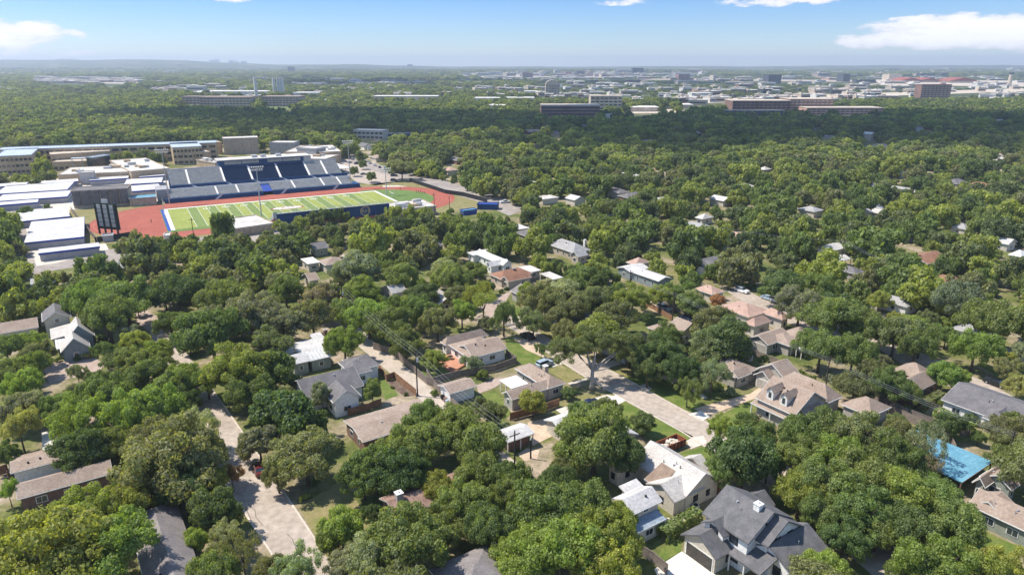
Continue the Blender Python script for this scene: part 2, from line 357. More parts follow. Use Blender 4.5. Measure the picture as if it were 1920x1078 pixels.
def house(name, label, cat, short, wings, wall='wall_white', roof='roof_tan', trim='trim_white', win=True, vents=2, chimney=None, clear=True, lm=True, group=None, e1=E1, e2=E2, fmat=None, wframe=None, wscale=1.0):
    """wing: dict N,R,L (pixels of the near / right / left roof corner at eave height, or metres), ze, rise, kind, ax, plus options"""
    rng_ = random.Random(label)
    first = wings[0]; n0, a0, b0 = wdims(first['N'], first['R'], first['L'], first.get('ze', 3), e1, e2)
    c = (n0.x+e1[0]*a0/2+e2[0]*b0/2, n0.y+e1[1]*a0/2+e2[1]*b0/2, 0)
    root = thing(name, c, label, cat, group)
    if lm: landmark(short, c)
    roofs = {}; walls = {}; fas = MB()
    for i, w_ in enumerate(wings):
        ze = w_.get('ze', 3.0)+i*.011; rise = w_.get('rise', 1.8); kind = w_.get('kind', 'gable'); ax = w_.get('ax', 1)
        n, a, b = wdims(w_['N'], w_['R'], w_['L'], w_.get('ze', 3.0), e1, e2)
        P = fr(n, e1, e2); rm = w_.get('roof', roof); wm = w_.get('wall', wall)
        rb = roofs.setdefault(rm, MB()); wb = walls.setdefault(wm, MB())
        o = w_.get('o', .45); zb = w_.get('zb', 0)
        ln, wd = (a, b) if ax == 1 else (b, a)
        Q = (lambda s, t, z, P=P: P(s, t, z)) if ax == 1 else (lambda s, t, z, P=P: P(t, s, z))
        if kind == 'gable':
            roof_prism(rb, P, [(0, ze), (wd/2, ze+rise), (wd, ze)], 0, ln, ax)
            if not w_.get('open'):
                k = o*rise/(wd/2); zt = ze+k-.16
                m0 = len(wb.v)
                pr = [(o, zb), (wd-o, zb), (wd-o, zt), (wd/2, ze+rise-.16), (o, zt)]
                wb.v += [Q(o, t, z) for t, z in pr]+[Q(ln-o, t, z) for t, z in pr]
                wb.f += [(m0, m0+1, m0+2, m0+3, m0+4), (m0+9, m0+8, m0+7, m0+6, m0+5)]+[(m0+j, m0+5+j, m0+5+(j+1) % 5, m0+(j+1) % 5) for j in range(5)]
                wb.m += [0]*7
            # pale verge boards on the sloping edges, gutters on the eaves
            for s in (-.03, ln-.0):
                for t0, z0, t1, z1 in ((0, ze, wd/2, ze+rise), (wd/2, ze+rise, wd, ze)):
                    fas.hexa([Q(s, t0, z0-.24), Q(s+.03, t0, z0-.24), Q(s+.03, t1, z1-.24), Q(s, t1, z1-.24), Q(s, t0, z0+.012), Q(s+.03, t0, z0+.012), Q(s+.03, t1, z1+.012), Q(s, t1, z1+.012)])
            for t in (-.1, wd): fas.hexa([Q(0, t, ze-.2), Q(ln, t, ze-.2), Q(ln, t+.1, ze-.2), Q(0, t+.1, ze-.2), Q(0, t, ze-.05), Q(ln, t, ze-.05), Q(ln, t+.1, ze-.05), Q(0, t+.1, ze-.05)])
            ridge = [Q(0, wd/2, ze+rise), Q(ln, wd/2, ze+rise)]
        elif kind == 'hip':
            h = min(wd/2, ln/2-.3); m0 = len(rb.v)
            rb.v += [Q(0, 0, ze-.18), Q(ln, 0, ze-.18), Q(ln, wd, ze-.18), Q(0, wd, ze-.18), Q(0, 0, ze), Q(ln, 0, ze), Q(ln, wd, ze), Q(0, wd, ze), Q(h, wd/2, ze+rise), Q(ln-h, wd/2, ze+rise)]
            fs = [(3, 2, 1, 0), (0, 1, 5, 4), (1, 2, 6, 5), (2, 3, 7, 6), (3, 0, 4, 7), (4, 5, 9, 8), (5, 6, 9), (6, 7, 8, 9), (7, 4, 8)]
            rb.f += [tuple(m0+k for k in f) for f in fs]; rb.m += [0]*9
            if not w_.get('open'): wb.box(n, e1, e2, o, a-o, o, b-o, zb, ze-.1)
            fas.hexa([Q(0, -.1, ze-.2), Q(ln, -.1, ze-.2), Q(ln, 0, ze-.2), Q(0, 0, ze-.2), Q(0, -.1, ze-.04), Q(ln, -.1, ze-.04), Q(ln, 0, ze-.04), Q(0, 0, ze-.04)])
            fas.hexa([Q(-.1, 0, ze-.2), Q(0, 0, ze-.2), Q(0, wd, ze-.2), Q(-.1, wd, ze-.2), Q(-.1, 0, ze-.04), Q(0, 0, ze-.04), Q(0, wd, ze-.04), Q(-.1, wd, ze-.04)])
            ridge = [Q(h, wd/2, ze+rise), Q(ln-h, wd/2, ze+rise)]
        else:   # flat or mono-pitch: rises across t (from near edge) by rise
            r1 = rise if kind == 'shed' else .12
            rb.hexa([Q(0, 0, ze-.18), Q(ln, 0, ze-.18), Q(ln, wd, ze+r1-.18), Q(0, wd, ze+r1-.18), Q(0, 0, ze), Q(ln, 0, ze), Q(ln, wd, ze+r1), Q(0, wd, ze+r1)])
            if not w_.get('open'):
                q = [Q(o, o, zb), Q(ln-o, o, zb), Q(ln-o, wd-o, zb), Q(o, wd-o, zb), Q(o, o, ze-.1), Q(ln-o, o, ze-.1), Q(ln-o, wd-o, ze+r1-.2), Q(o, wd-o, ze+r1-.2)]
                wb.hexa(q)
            fas.hexa([Q(0, -.05, ze-.22), Q(ln, -.05, ze-.22), Q(ln, 0, ze-.22), Q(0, 0, ze-.22), Q(0, -.05, ze+.01), Q(ln, -.05, ze+.01), Q(ln, 0, ze+.01), Q(0, 0, ze+.01)])
            ridge = [Q(0, wd, ze+r1), Q(ln, wd, ze+r1)]
        FOOT.append((P(a/2, b/2, 0), max(a, b)/2, [P(0, 0, 0)[:2], P(a, 0, 0)[:2], P(a, b, 0)[:2], P(0, b, 0)[:2]]))
        if clear and w_.get('clear', True):
            hull = [px(p) for p in (P(0, 0, zb+.5 if not w_.get('open') else ze), P(a, 0, ze*.5), P(a, 0, ze), P(a, b, ze), P(0, b, ze), P(0, b, ze*.5), *ridge)]
            CLEAR.append(hull_of(hull))
        if w_.get('posts'):
            for s, t in ((.2, .2), (a-.2, .2), (.2, b-.2), (a-.2, b-.2), (a/2, .2), (.2, b/2)):
                pp = MB(); pp.box(P(s, t, 0), e1, e2, -.09, .09, -.09, .09, 0, ze-.15); pp.build('post', trim, root)
        if w_.get('gd'):   # garage door: face 1 or 2; an open one gets a panel painted dark as shade
            fc, open_ = w_['gd']; wdt = (b if fc == 1 else a); wdd = min(4.9, wdt-1.6)
            f = window_panel(root, P, fc, wdt/2, .05, wdd, 2.25, o, 'garage_shade' if open_ else ('trailer_wall' if w_.get('gdark') else 'wall_greige'))
        zz = ze
        if win and not w_.get('open') and w_.get('win', True):
            lv = [zb+.95] if zz-zb < 4.6 else ([.95, 3.9] if zb < 1 else [zb+1])
            for z in lv:
                for fc, length in ((1, b), (2, a)):
                    if w_.get('gd') and w_['gd'][0] == fc: continue
                    k = max(1, int((length-1.6)/3.4))
                    for j in range(k):
                        if rng_.random() < .15 and k > 1: continue
                        cc = o+.9+(length-2*o-1.8)*((j+.5)/k)
                        window(root, P, fc, cc, z, (rng_.choice((.95, 1.15, 1.7)) if length > 4 else .9)*wscale, 1.25*wscale, wframe or trim, s0=o)
        for j in range(vents if i == 0 else (1 if vents > 1 else 0)):     # small roof vents and pipes
            if kind in ('gable', 'hip') and ln > 6:
                s = ln*(.3+.4*rng_.random()); t = wd*(.25+.15*rng_.random()); z = ze+rise*(t/(wd/2))
                v = MB(); q = Q(s, t, 0); hh = .28 if rng_.random() < .5 else .55; rr = .18 if hh < .3 else .07
                v.tube([(q[0], q[1], z-.1), (q[0], q[1], z+hh)], rr, 6); v.build('roof_vent', rng_.choice(('galv', 'dark')), root)
    multi = len(roofs) > 1
    for k, (rm, rb) in enumerate(roofs.items()):
        if rb.v: ro = rb.build('roof', rm, root, label=(ROOFWORD.get(rm) if multi else None))
        if k == 0: r0 = ro
    for wm, wb in walls.items():
        if wb.v: wb.build('wall', wm, root)
    if fas.v: fas.build('fascia', fmat or trim, root)
    if chimney:
        u, v, z, h, s, cm = chimney; p = at(u, v, z); c_ = MB(); c_.box(p, e1, e2, -s/2, s/2, -s/2, s/2, z-1.6, z+h)
        co_ = c_.build('chimney', cm, r0)
        c2 = MB(); c2.box(p, e1, e2, -s/2-.08, s/2+.08, -s/2-.08, s/2+.08, z+h, z+h+.12); c2.tube([(p.x, p.y, z+h+.1), (p.x, p.y, z+h+.4)], .14, 6); c2.build('chimney_cap', 'trim_white' if cm != 'wall_brick' else 'wall_greige', root)
    return root
ROOFWORD = dict(roof_white='white roof', roof_metal='pale standing seam metal roof', roof_brown='brown shingle roof', roof_umber='brown patio roof', roof_bluegrey='blue grey metal lean-to roof', roof_tan='tan shingle roof', roof_dark='dark shingle roof', awning_white='white awning', membrane='white flat roof', roof_pale='pale roof', roof_pink='pinkish tile roof', tarp_blue='blue roof')
def window_panel(root, P, face, c, z, w, h, s0, mt):
    def pt(a, d, zz): return P(s0-d, a, zz) if face == 1 else P(a, s0-d, zz)
    f = MB(); a0, a1 = c-w/2, c+w/2
    f.hexa([pt(a0-.18, -.05, z), pt(a1+.18, -.05, z), pt(a1+.18, .05, z), pt(a0-.18, .05, z), pt(a0-.18, -.05, z+h+.18), pt(a1+.18, -.05, z+h+.18), pt(a1+.18, .05, z+h+.18), pt(a0-.18, .05, z+h+.18)])
    fo = f.build('garage_door', 'trim_white', root)
    g = MB(); g.hexa([pt(a0, 0, z+.02), pt(a1, 0, z+.02), pt(a1, .08, z+.02), pt(a0, .08, z+.02), pt(a0, 0, z+h), pt(a1, 0, z+h), pt(a1, .08, z+h), pt(a0, .08, z+h)])
    g.build('door_or_shade_panel', mt, fo); return fo
def hull_of(pts):
    pts = sorted(set((round(a, 1), round(b, 1)) for a, b in pts))
    def half(ps):
        h = []
        for p in ps:
            while len(h) > 1 and (h[-1][0]-h[-2][0])*(p[1]-h[-2][1])-(h[-1][1]-h[-2][1])*(p[0]-h[-2][0]) <= 0: h.pop()
            h.append(p)
        return h
    a = half(pts); b = half(pts[::-1]); return a[:-1]+b[:-1]
q1 = cr(0, 540); q2 = cr(480, 600); q3 = cr(780, 580); q4 = cr(880, 720); q5 = cr(1120, 820); q6 = cr(1240, 900, 6.0); q7 = cr(1380, 680); q8 = cr(1300, 540)
qa = cr(0, 720); qb = cr(860, 440); qc = cr(1600, 640); qd = cr(1600, 860); qe = cr(1140, 460); qf = cr(560, 440); qg = cr(1460, 420)
r2 = cr(640, 60, 2.994); r3 = cr(1280, 60, 2.994); r7 = cr(0, 718, 2.994); r8 = cr(640, 718, 2.994); r9 = cr(1280, 718, 2.994); r5 = cr(640, 400, 2.994); r6 = cr(1280, 400, 2.994); r4 = cr(0, 400, 2.994)
s1 = cr(0, 240); s2 = cr(280, 240); s3 = cr(500, 240, 5.39); s4 = cr(0, 360, 4.8); s5 = cr(640, 340)
D = dict
H = []
H.append(house('farmhouse', 'two storey white farmhouse with charcoal roofs and open garage, beside a clipped hedge', 'house', 'the white two storey farmhouse', [
    D(N=q6(980, 710), R=10.5, L=q6(395, 400), ze=5.9, rise=3.1, ax=2),
    D(N=q6(1200, 750), R=q6(1605, 515), L=6.5, ze=5.5, rise=2.6, ax=2),
    D(N=q6(700, 640), R=5.5, L=q6(455, 465), ze=5.2, rise=1.5, ax=1),
    D(N=q6(615, 890), R=8.0, L=q6(205, 615), ze=3.1, rise=2.0, ax=1, gd=(1, True), wall='wall_cream'),
    D(N=q6(1110, 1068), R=5.0, L=q6(640, 880), ze=3.0, rise=1.3, ax=2, kind='shed', open=True, posts=True),
    D(N=q6(1480, 1075), R=q6(1915, 800), L=8.5, ze=3.2, rise=2.3, ax=1),
    D(N=q6(1180, 330), R=q6(1305, 290), L=4.5, ze=3.2, rise=1.6, ax=1)],
    wall='wall_white', roof='roof_dark', chimney=(*q6(1088, 330), 8.4, 1.0, 1.0, 'wall_white'), fmat='roof_dark', wframe='dark', wscale=1.35))
H.append(house('large_house', 'long cream house with pale grey roofs and brown patio roof behind the rusty dumpster', 'house', 'the long cream house', [
    D(N=q5(1000, 660), R=q5(1400, 470), L=q5(300, 300), ze=3.3, rise=2.8, ax=2),
    D(N=q5(865, 725), R=7.5, L=6.5, ze=3.1, rise=1.7, ax=1),
    D(N=q5(680, 565), R=5.2, L=q5(510, 468), ze=3.0, rise=2.2, ax=2, kind='shed', roof='roof_umber'),
    D(N=q5(225, 385), R=9, L=q5(90, 300), ze=3.3, rise=1.8, ax=1),
    D(N=q5(1190, 380), R=q5(1290, 345), L=5, ze=3.4, rise=1.5, ax=1)],
    wall='wall_cream', roof='roof_pale', vents=4, fmat='roof_pale', wframe='dark'))
H.append(house('garage_house', 'pale two storey garage with bright roof and blue grey lean-to beside the cream house', 'garage', 'the lean-to garage', [
    D(N=q5(400, 860), R=q5(720, 700), L=q5(210, 665), ze=5.0, rise=1.3, ax=1),
    D(N=q5(440, 1075), R=q5(775, 912), L=3.4, ze=2.9, rise=.9, ax=1, kind='shed', roof='roof_bluegrey'),
    D(N=q5(330, 640), R=q5(520, 545), L=q5(75, 655), ze=4.2, rise=.5, ax=1, kind='shed')],
    wall='wall_cream', roof='roof_white', vents=1))
H.append(house('dormer_house', 'tan roofed house with two white dormers and a columned front porch', 'house', 'the dormer house', [
    D(N=q7(665, 592), R=11.5, L=q7(210, 388), ze=4.3, rise=3.6, ax=2),
    D(N=q7(1030, 450), R=q7(1222, 385), L=13, ze=3.6, rise=2.6, ax=2, kind='hip', win=False),
    D(N=q7(610, 655), R=3.0, L=q7(180, 440), ze=2.9, rise=.9, ax=2, kind='shed', open=True, posts=True),
    D(N=q7(870, 668), R=q7(1110, 592), L=6.5, ze=3.1, rise=1.7, ax=1),
    D(N=q7(560, 200), R=q7(720, 130), L=8, ze=3.6, rise=2.6, ax=1)],
    wall='wall_greige', roof='roof_tan', vents=3))
dh = H[-1]
n, a, b = wdims(q7(665, 592), 11.5, q7(210, 388), 4.3, E1, E2)
for t0 in (b*.36, b*.70):   # dormers stand on the front slope
    P = fr(n, E1, E2); zz = 4.3+.6
    wbm = MB(); wbm.hexa([P(.8, t0-.8, zz-.2), P(4, t0-.8, zz-.2), P(4, t0+.8, zz-.2), P(.8, t0+.8, zz-.2), P(.8, t0-.8, zz+1.7), P(4, t0-.8, zz+1.7), P(4, t0+.8, zz+1.7), P(.8, t0+.8, zz+1.7)])
    wbm.face([P(.8, t0-.8, zz+1.7), P(.8, t0+.8, zz+1.7), P(.8, t0, zz+2.6)])
    do = wbm.build('dormer', 'trim_white', dh)
    rb = MB()
    for (ta, za, tb, zb_) in ((-1.0, 1.62, 0, 2.75), (1.0, 1.62, 0, 2.75)):
        rb.hexa([P(.55, t0+ta, zz+za), P(4.6, t0+ta, zz+za), P(4.6, t0+tb, zz+zb_), P(.55, t0+tb, zz+zb_), P(.55, t0+ta, zz+za+.12), P(4.6, t0+ta, zz+za+.12), P(4.6, t0+tb, zz+zb_+.12), P(.55, t0+tb, zz+zb_+.12)])
    rb.build('dormer_roof', 'roof_tan', do)
    g = MB(); g.hexa([P(.74, t0-.3, zz+.4), P(.8, t0-.3, zz+.4), P(.8, t0+.3, zz+.4), P(.74, t0+.3, zz+.4), P(.74, t0-.3, zz+1.6), P(.8, t0-.3, zz+1.6), P(.8, t0+.3, zz+1.6), P(.74, t0+.3, zz+1.6)]); g.build('dormer_window', 'glass', do)
H.append(house('detached_garage', 'square tan detached garage with hipped roof right of the dormer house', 'garage', 'the hipped garage', [
    D(N=q7(1520, 602), R=q7(1748, 495), L=q7(1200, 450), ze=3.0, rise=2.0, kind='hip', gd=(1, False), ax=2)], wall='wall_greige', roof='roof_tan', vents=0, win=False))
H.append(house('ranch_house', 'grey walled tan roofed house behind the curving driveway, bushes at its front', 'house', 'the house on the curving drive', [
    D(N=q8(470, 1000), R=q8(742, 908), L=q8(70, 855), ze=3.1, rise=1.9, kind='hip', ax=2),
    D(N=q8(500, 1010), R=5, L=3.2, ze=2.9, rise=1.2, ax=1)], wall='wall_greige', roof='roof_tan', vents=3))
H.append(house('garage', 'tan gabled garage squeezed between the curving drive house and the dormer house', 'garage', 'the gabled garage', [
    D(N=q8(862, 1045), R=q8(1168, 952), L=q8(700, 958), ze=3.0, rise=1.7, ax=1, gd=(1, False))], wall='wall_greige', roof='roof_tan', vents=2, win=False))
H.append(house('courtyard_house', 'tan roofed courtyard house with white patio cover behind a low fence', 'house', 'the courtyard house', [
    D(N=q8(1215, 600), R=q8(1420, 520), L=q8(1030, 480), ze=3.1, rise=1.9, kind='hip'),
    D(N=q8(838, 640), R=10, L=q8(620, 552), ze=3.0, rise=1.6, ax=1, gd=(1, False)),
    D(N=q8(1080, 652), R=6, L=8, ze=3.02, rise=1.5, kind='hip'),
    D(N=q8(1222, 697), R=q8(1325, 655), L=q8(1090, 650), ze=2.7, kind='flat', open=True, posts=True, roof='awning_white')],
    wall='wall_greige', roof='roof_tan', vents=1))
H.append(house('tile_roof_house', 'cream walled house with pinkish tile roofs in three parts behind the olive oak', 'house', 'the pink tile roof house', [
    D(N=q8(625, 330), R=q8(757, 218), L=q8(400, 175), ze=3.6, rise=2.0, kind='hip', ax=2),
    D(N=q8(690, 432), R=q8(882, 370), L=q8(560, 390), ze=3.3, rise=1.7, kind='hip'),
    D(N=q8(1000, 357), R=q8(1090, 330), L=q8(780, 270), ze=3.4, rise=1.7, kind='hip', ax=2)], wall='wall_cream', roof='roof_pink', trim='wall_greige', vents=1))
H.append(house('small_house', 'small cream house with steep tan gable roof and white awning below a retaining fence', 'house', 'the white awning house', [
    D(N=q8(-74, 390), R=9, L=q8(-245, 312), ze=4.0, rise=2.0, ax=2) if False else D(N=qe(820, 992), R=8.5, L=qe(650, 918), ze=3.6, rise=2.2, ax=2),
    D(N=qe(640, 1000), R=5, L=qe(545, 885), ze=3.0, rise=1.2, ax=1, kind='hip'),
    D(N=qe(815, 1040), R=2.2, L=qe(655, 975), ze=2.5, kind='flat', open=True, roof='awning_white')], wall='wall_cream', roof='roof_tan', vents=0))
H.append(house('red_roof_house', 'low house with faded red roof beside the rust coloured tree', 'house', 'the faded red roof', [
    D(N=qe(1170, 552), R=qe(1345, 522), L=qe(1010, 470), ze=3, rise=1.5, kind='hip', ax=2)], wall='wall_cream', roof='roof_pink', vents=1))
H.append(house('brick_house', 'brown roofed house with pale shuttered windows next to the white carport', 'house', 'the brown roofed house', [
    D(N=qb(555, 527), R=qb(810, 470), L=qb(480, 488), ze=3, rise=1.2, ax=1),
    D(N=qb(478, 502), R=13, L=qb(340, 440), ze=3.0, rise=1.7, kind='hip'),
    D(N=qb(690, 445), R=9, L=7, ze=2.9, kind='flat', roof='membrane')], wall='wall_tan', roof='roof_brown', chimney=(*qb(618, 405), 4, .8, .9, 'wall_brick'), vents=0))
H.append(house('carport', 'flat white carport roof on posts right of the brown roofed house', 'carport', 'the white carport', [
    D(N=qb(1062, 502), R=qb(1155, 470), L=qb(908, 440), ze=2.7, kind='flat', open=True, posts=True)], roof='membrane', vents=0))
H.append(house('metal_roof_house', 'long white house with bright metal roof behind the brown roofed house', 'house', 'the bright metal roof house', [
    D(N=qb(500, 345), R=qb(582, 312), L=qb(215, 205), ze=3.1, rise=1.5, ax=2),
    D(N=qb(360, 358), R=8, L=3.5, ze=2.9, rise=1.3, ax=1),
    D(N=qb(160, 235), R=10, L=5, ze=2.9, kind='flat')], roof='roof_white', vents=0))
H.append(house('grey_roof_house', 'grey hip roofed house with white chimney in front of the far street trees', 'house', 'the grey hip roof house', [
    D(N=qb(1290, 205), R=qb(1458, 160), L=qb(1040, 92), ze=3.2, rise=2.4, kind='hip', ax=2),
    D(N=qb(1340, 250), R=5, L=5, ze=3.2, rise=1.5, ax=1)], wall='wall_tan', roof='roof_grey', chimney=(*qb(1417, 90), 4.4, 1.1, .9, 'wall_white'), vents=4))
H.append(house('white_roof_house', 'pale blue walled house with long glaring white roof behind a pink flower fence', 'house', 'the glaring white roof house', [
    D(N=qe(570, 402), R=qe(655, 345), L=qe(200, 262), ze=3.2, rise=.9, ax=2),
    D(N=qe(250, 300), R=9, L=7, ze=3.2, rise=.9, ax=1)], wall='wall_bluegrey', roof='roof_white', vents=1))
H.append(house('white_cottage', 'white roofed cottage with open white carport behind a dark utility pole', 'house', 'the white cottage with carport', [
    D(N=qg(620, 300), R=qg(745, 250), L=qg(484, 243), ze=3.2, rise=1.2, ax=1),
    D(N=qg(690, 420), R=qg(778, 375), L=qg(560, 372), ze=2.9, rise=.8, ax=1, open=True, posts=True)], roof='roof_white', vents=0))
H.append(house('grey_cottage', 'small dark grey hip roof just below the open white carport', 'house', 'the small grey roof', [
    D(N=qg(862, 560), R=qg(955, 528), L=qg(672, 480), ze=3.0, rise=1.4, kind='hip', ax=2)], wall='wall_greige', roof='roof_slate', vents=0))
H.append(house('pale_grey_house', 'pale grey low roof beside the orange tinged tree', 'house', 'the pale grey low roof', [
    D(N=qg(1440, 930), R=qg(1540, 870), L=qg(1265, 800), ze=3.0, rise=1.2, kind='hip', ax=2)], roof='roof_grey', vents=0))
H.append(house('grey_house', 'low grey roof half hidden by trees at the right edge street', 'house', 'the half hidden grey roof', [
    D(N=r6(1680, 690), R=r6(1790, 640), L=r6(1610, 600), ze=3.0, rise=1.4, kind='hip', ax=2)], roof='roof_grey', vents=0))
H.append(house('l_shaped_house', 'tan roofed L shaped house between the power line and the black suv street', 'house', 'the L shaped tan house', [
    D(N=qc(660, 588), R=qc(905, 400), L=qc(480, 458), ze=3.2, rise=2.0, kind='hip'),
    D(N=qc(770, 430), R=qc(905, 350), L=qc(445, 310), ze=3.2, rise=2.2, kind='hip', ax=2)], wall='wall_brick', roof='roof_tan', trim='wall_greige', vents=0))
H.append(house('charcoal_roof_house', 'charcoal roofed house with cream patio awning and blue umbrella near the right edge', 'house', 'the charcoal roofed house', [
    D(N=qc(1980, 1010), R=14, L=qc(1095, 590), ze=3.1, rise=2.2, ax=2),
    D(N=qc(1690, 935), R=9, L=4, ze=3.0, rise=1.5, ax=1, kind='hip'),
    D(N=qc(1500, 822), R=3.6, L=qc(1192, 708), ze=2.9, rise=.5, ax=2, kind='shed', open=True, posts=True, roof='awning_white')], roof='roof_slate', vents=2))
H.append(house('corner_house', 'wide tan roofed olive walled house at the lower right corner', 'house', 'the corner house', [
    D(N=qd(2050, 860), R=qd(2250, 700), L=qd(1330, 480), ze=3.1, rise=1.9, ax=2),
    D(N=qd(1250, 360), R=qd(1660, 75), L=6.5, ze=3.1, rise=1.3, ax=1) if False else D(N=qd(1480, 320), R=qd(1790, 130), L=qd(1230, 355), ze=3.1, rise=1.3, ax=1),
    D(N=qd(1780, 350), R=qd(1870, 280), L=5, ze=3.1, rise=1.6, ax=1),
    D(N=qd(1690, 655), R=5, L=5, ze=3.0, rise=1.4, ax=1)], wall='wall_green', roof='roof_tan', vents=3))
H.append(house('court_pavilion', 'low pavilion with bright blue roof sheet next to the corner house', 'pavilion', 'the blue roof pavilion', [
    D(N=r9(1570, 556), R=r9(1722, 432), L=17, ze=3.0, kind='flat', open=True, posts=True, clear=False)], wall='wall_brick', roof='tarp_blue', trim='wall_brick', vents=0))
CLEAR.append([r9(1570, 600), r9(1740, 440), r9(1500, 300), r9(1600, 420), r9(1450, 500)])
H.append(house('cottage', 'blue grey cottage with steep white roofs and twin front windows', 'house', 'the blue grey cottage', [
    D(N=q1(683, 722), R=q1(1012, 660), L=6.5, ze=3.0, rise=3.1, ax=2),
    D(N=q1(740, 590), R=q1(1068, 552), L=8.0, ze=3.9, rise=3.5, ax=2),
    D(N=q1(628, 690), R=4, L=q1(583, 592), ze=2.9, kind='flat', roof='roof_metal'),
    D(N=q1(575, 580), R=8, L=q1(500, 470), ze=3.2, rise=1.0, ax=2, kind='shed')], wall='wall_bluegrey', roof='roof_pale', vents=0))
H.append(house('two_storey_house', 'pale yellow two storey gabled house behind the blue grey cottage', 'house', 'the pale yellow gabled house', [
    D(N=q1(475, 378), R=q1(800, 345), L=9, ze=5.0, rise=2.2, ax=2)], wall='wall_cream', roof='roof_slate', vents=0))
H.append(house('tan_ranch', 'tan roofed ranch with cream wall at the left edge', 'house', 'the left edge ranch', [
    D(N=q1(-60, 520), R=q1(432, 436), L=8.5, ze=3.0, rise=1.6, ax=1, win=False),
    D(N=q1(420, 330), R=q1(500, 300), L=q1(225, 240), ze=3.0, rise=1.5, kind='hip', ax=2)], wall='wall_cream', roof='roof_tan', vents=0))
H.append(house('brick_ranch', 'long brown brick ranch with tan roof beside the left street', 'house', 'the brown brick ranch', [
    D(N=r7(95, 652), R=r7(640, 530), L=r7(105, 560), ze=3.0, rise=1.2, ax=1),
    D(N=r7(700, 745), R=r7(900, 665), L=9, ze=3.0, rise=1.4, kind='hip')], wall='wall_brick', roof='roof_tan', vents=0))
H.append(house('white_garage', 'long low white walled garage with tan roof above the brick ranch', 'garage', 'the long white garage', [
    D(N=qa(115, 1000), R=qa(692, 862), L=qa(82, 835), ze=2.9, rise=.5, ax=1, win=False)], wall='wall_white', roof='roof_tan', vents=2))
H.append(house('flat_roof_house', 'tan roofed house with white flat roof section under a large leafy tree', 'house', 'the white flat roof section', [
    D(N=qa(480, 790), R=qa(660, 735), L=qa(430, 560), ze=3.0, kind='flat', roof='membrane', win=False),
    D(N=qa(900, 720), R=qa(1370, 600), L=qa(440, 430), ze=3.2, rise=2.0, kind='hip', clear=False)], wall='wall_cream', roof='roof_tan', vents=0))
H.append(house('hip_roof_house', 'wide grey mauve shingle roof at the bottom left, shaded by trees', 'house', 'the grey mauve roof', [
    D(N=(292, 1180), R=(400, 1135), L=(175, 985), ze=3.2, rise=2.0, kind='hip', ax=2)], wall='wall_greige', roof='roof_mauve', vents=2))
H.append(house('grey_bungalow', 'slate grey roof peeking out between crowns at the bottom centre', 'house', 'the bottom centre slate roof', [
    D(N=(872, 1150), R=(975, 1085), L=(800, 1068), ze=3.2, rise=2.2, kind='hip', ax=1)], wall='wall_greige', roof='roof_mauve', vents=0))
H.append(house('brick_roof_house', 'house with reddish brown shingle roof and stone chimney among dense trees', 'house', 'the reddish shingle roof', [
    D(N=r8(305, 757), R=16, L=r8(205, 648), ze=3.1, rise=1.2, ax=1)], wall='wall_brick', roof='roof_red_shingle', chimney=(*r8(325, 660), 3.9, 1.5, 1.1, 'wall_greige'), trim='wall_greige', vents=0))
H.append(house('flat_tan_house', 'long low tan roofed house between the alley and the round dark tree', 'house', 'the long low tan roof', [
    D(N=r8(120, 330), R=r8(470, 120), L=r8(-10, 215), ze=3.1, rise=.8, ax=1)], wall='wall_brick', roof='roof_tan', vents=1, trim='trim_white'))
H.append(house('charcoal_house', 'charcoal roofed white house with gabled wing beside the back alley', 'house', 'the charcoal roofed alley house', [
    D(N=q2(560, 900), R=q2(1195, 712), L=q2(310, 712), ze=3.1, rise=2.6, ax=1),
    D(N=q2(868, 928), R=q2(1176, 842), L=6, ze=3.9, rise=2.1, ax=2),
    D(N=q2(1110, 572), R=q2(1388, 498), L=q2(975, 440), ze=3.3, rise=1.3, kind='hip', win=False),
    D(N=q2(1080, 620), R=5, L=9, ze=3.1, rise=1.5, kind='hip')], wall='wall_white', roof='roof_slate', vents=1))
H.append(house('metal_roof_ranch', 'low house with patched pale metal roofs behind the charcoal roofed house', 'house', 'the patched metal roof house', [
    D(N=q2(610, 458), R=q2(858, 398), L=4, ze=3.1, rise=.9, ax=1, kind='shed', roof='roof_metal'),
    D(N=q2(500, 400), R=q2(760, 320), L=q2(330, 270), ze=3.2, rise=.8, ax=1),
    D(N=q2(690, 280), R=q2(805, 240), L=q2(560, 200), ze=3.3, rise=.8, ax=1, kind='shed'),
    D(N=q2(412, 500), R=q2(610, 455), L=6, ze=3.1, rise=1.2, ax=1),
    D(N=q2(260, 400), R=7, L=6, ze=3.0, rise=.8, ax=1)], wall='wall_green', roof='roof_white', chimney=(*q2(780, 150), 4, 1, .9, 'wall_brick'), vents=0))
H.append(house('deck_house', 'white brick house with tan hip roof and red wooden deck beside a green lawn', 'house', 'the red deck house', [
    D(N=q3(602, 550), R=10, L=q3(335, 400), ze=3.1, rise=1.9, kind='hip', ax=2),
    D(N=q3(640, 537), R=q3(1022, 436), L=8.5, ze=3.1, rise=1.7, ax=1),
    D(N=q3(330, 400), R=13, L=q3(160, 388), ze=2.9, rise=1.5, kind='hip')], wall='wall_white', roof='roof_tan', vents=2))
H.append(house('garage', 'narrow tan roofed garage between alley fence and gravel yard', 'garage', 'the narrow alley garage', [
    D(N=q3(375, 947), R=q3(682, 858), L=q3(275, 838), ze=2.8, rise=.8, ax=1, win=False)], wall='wall_white', roof='roof_tan', vents=0))
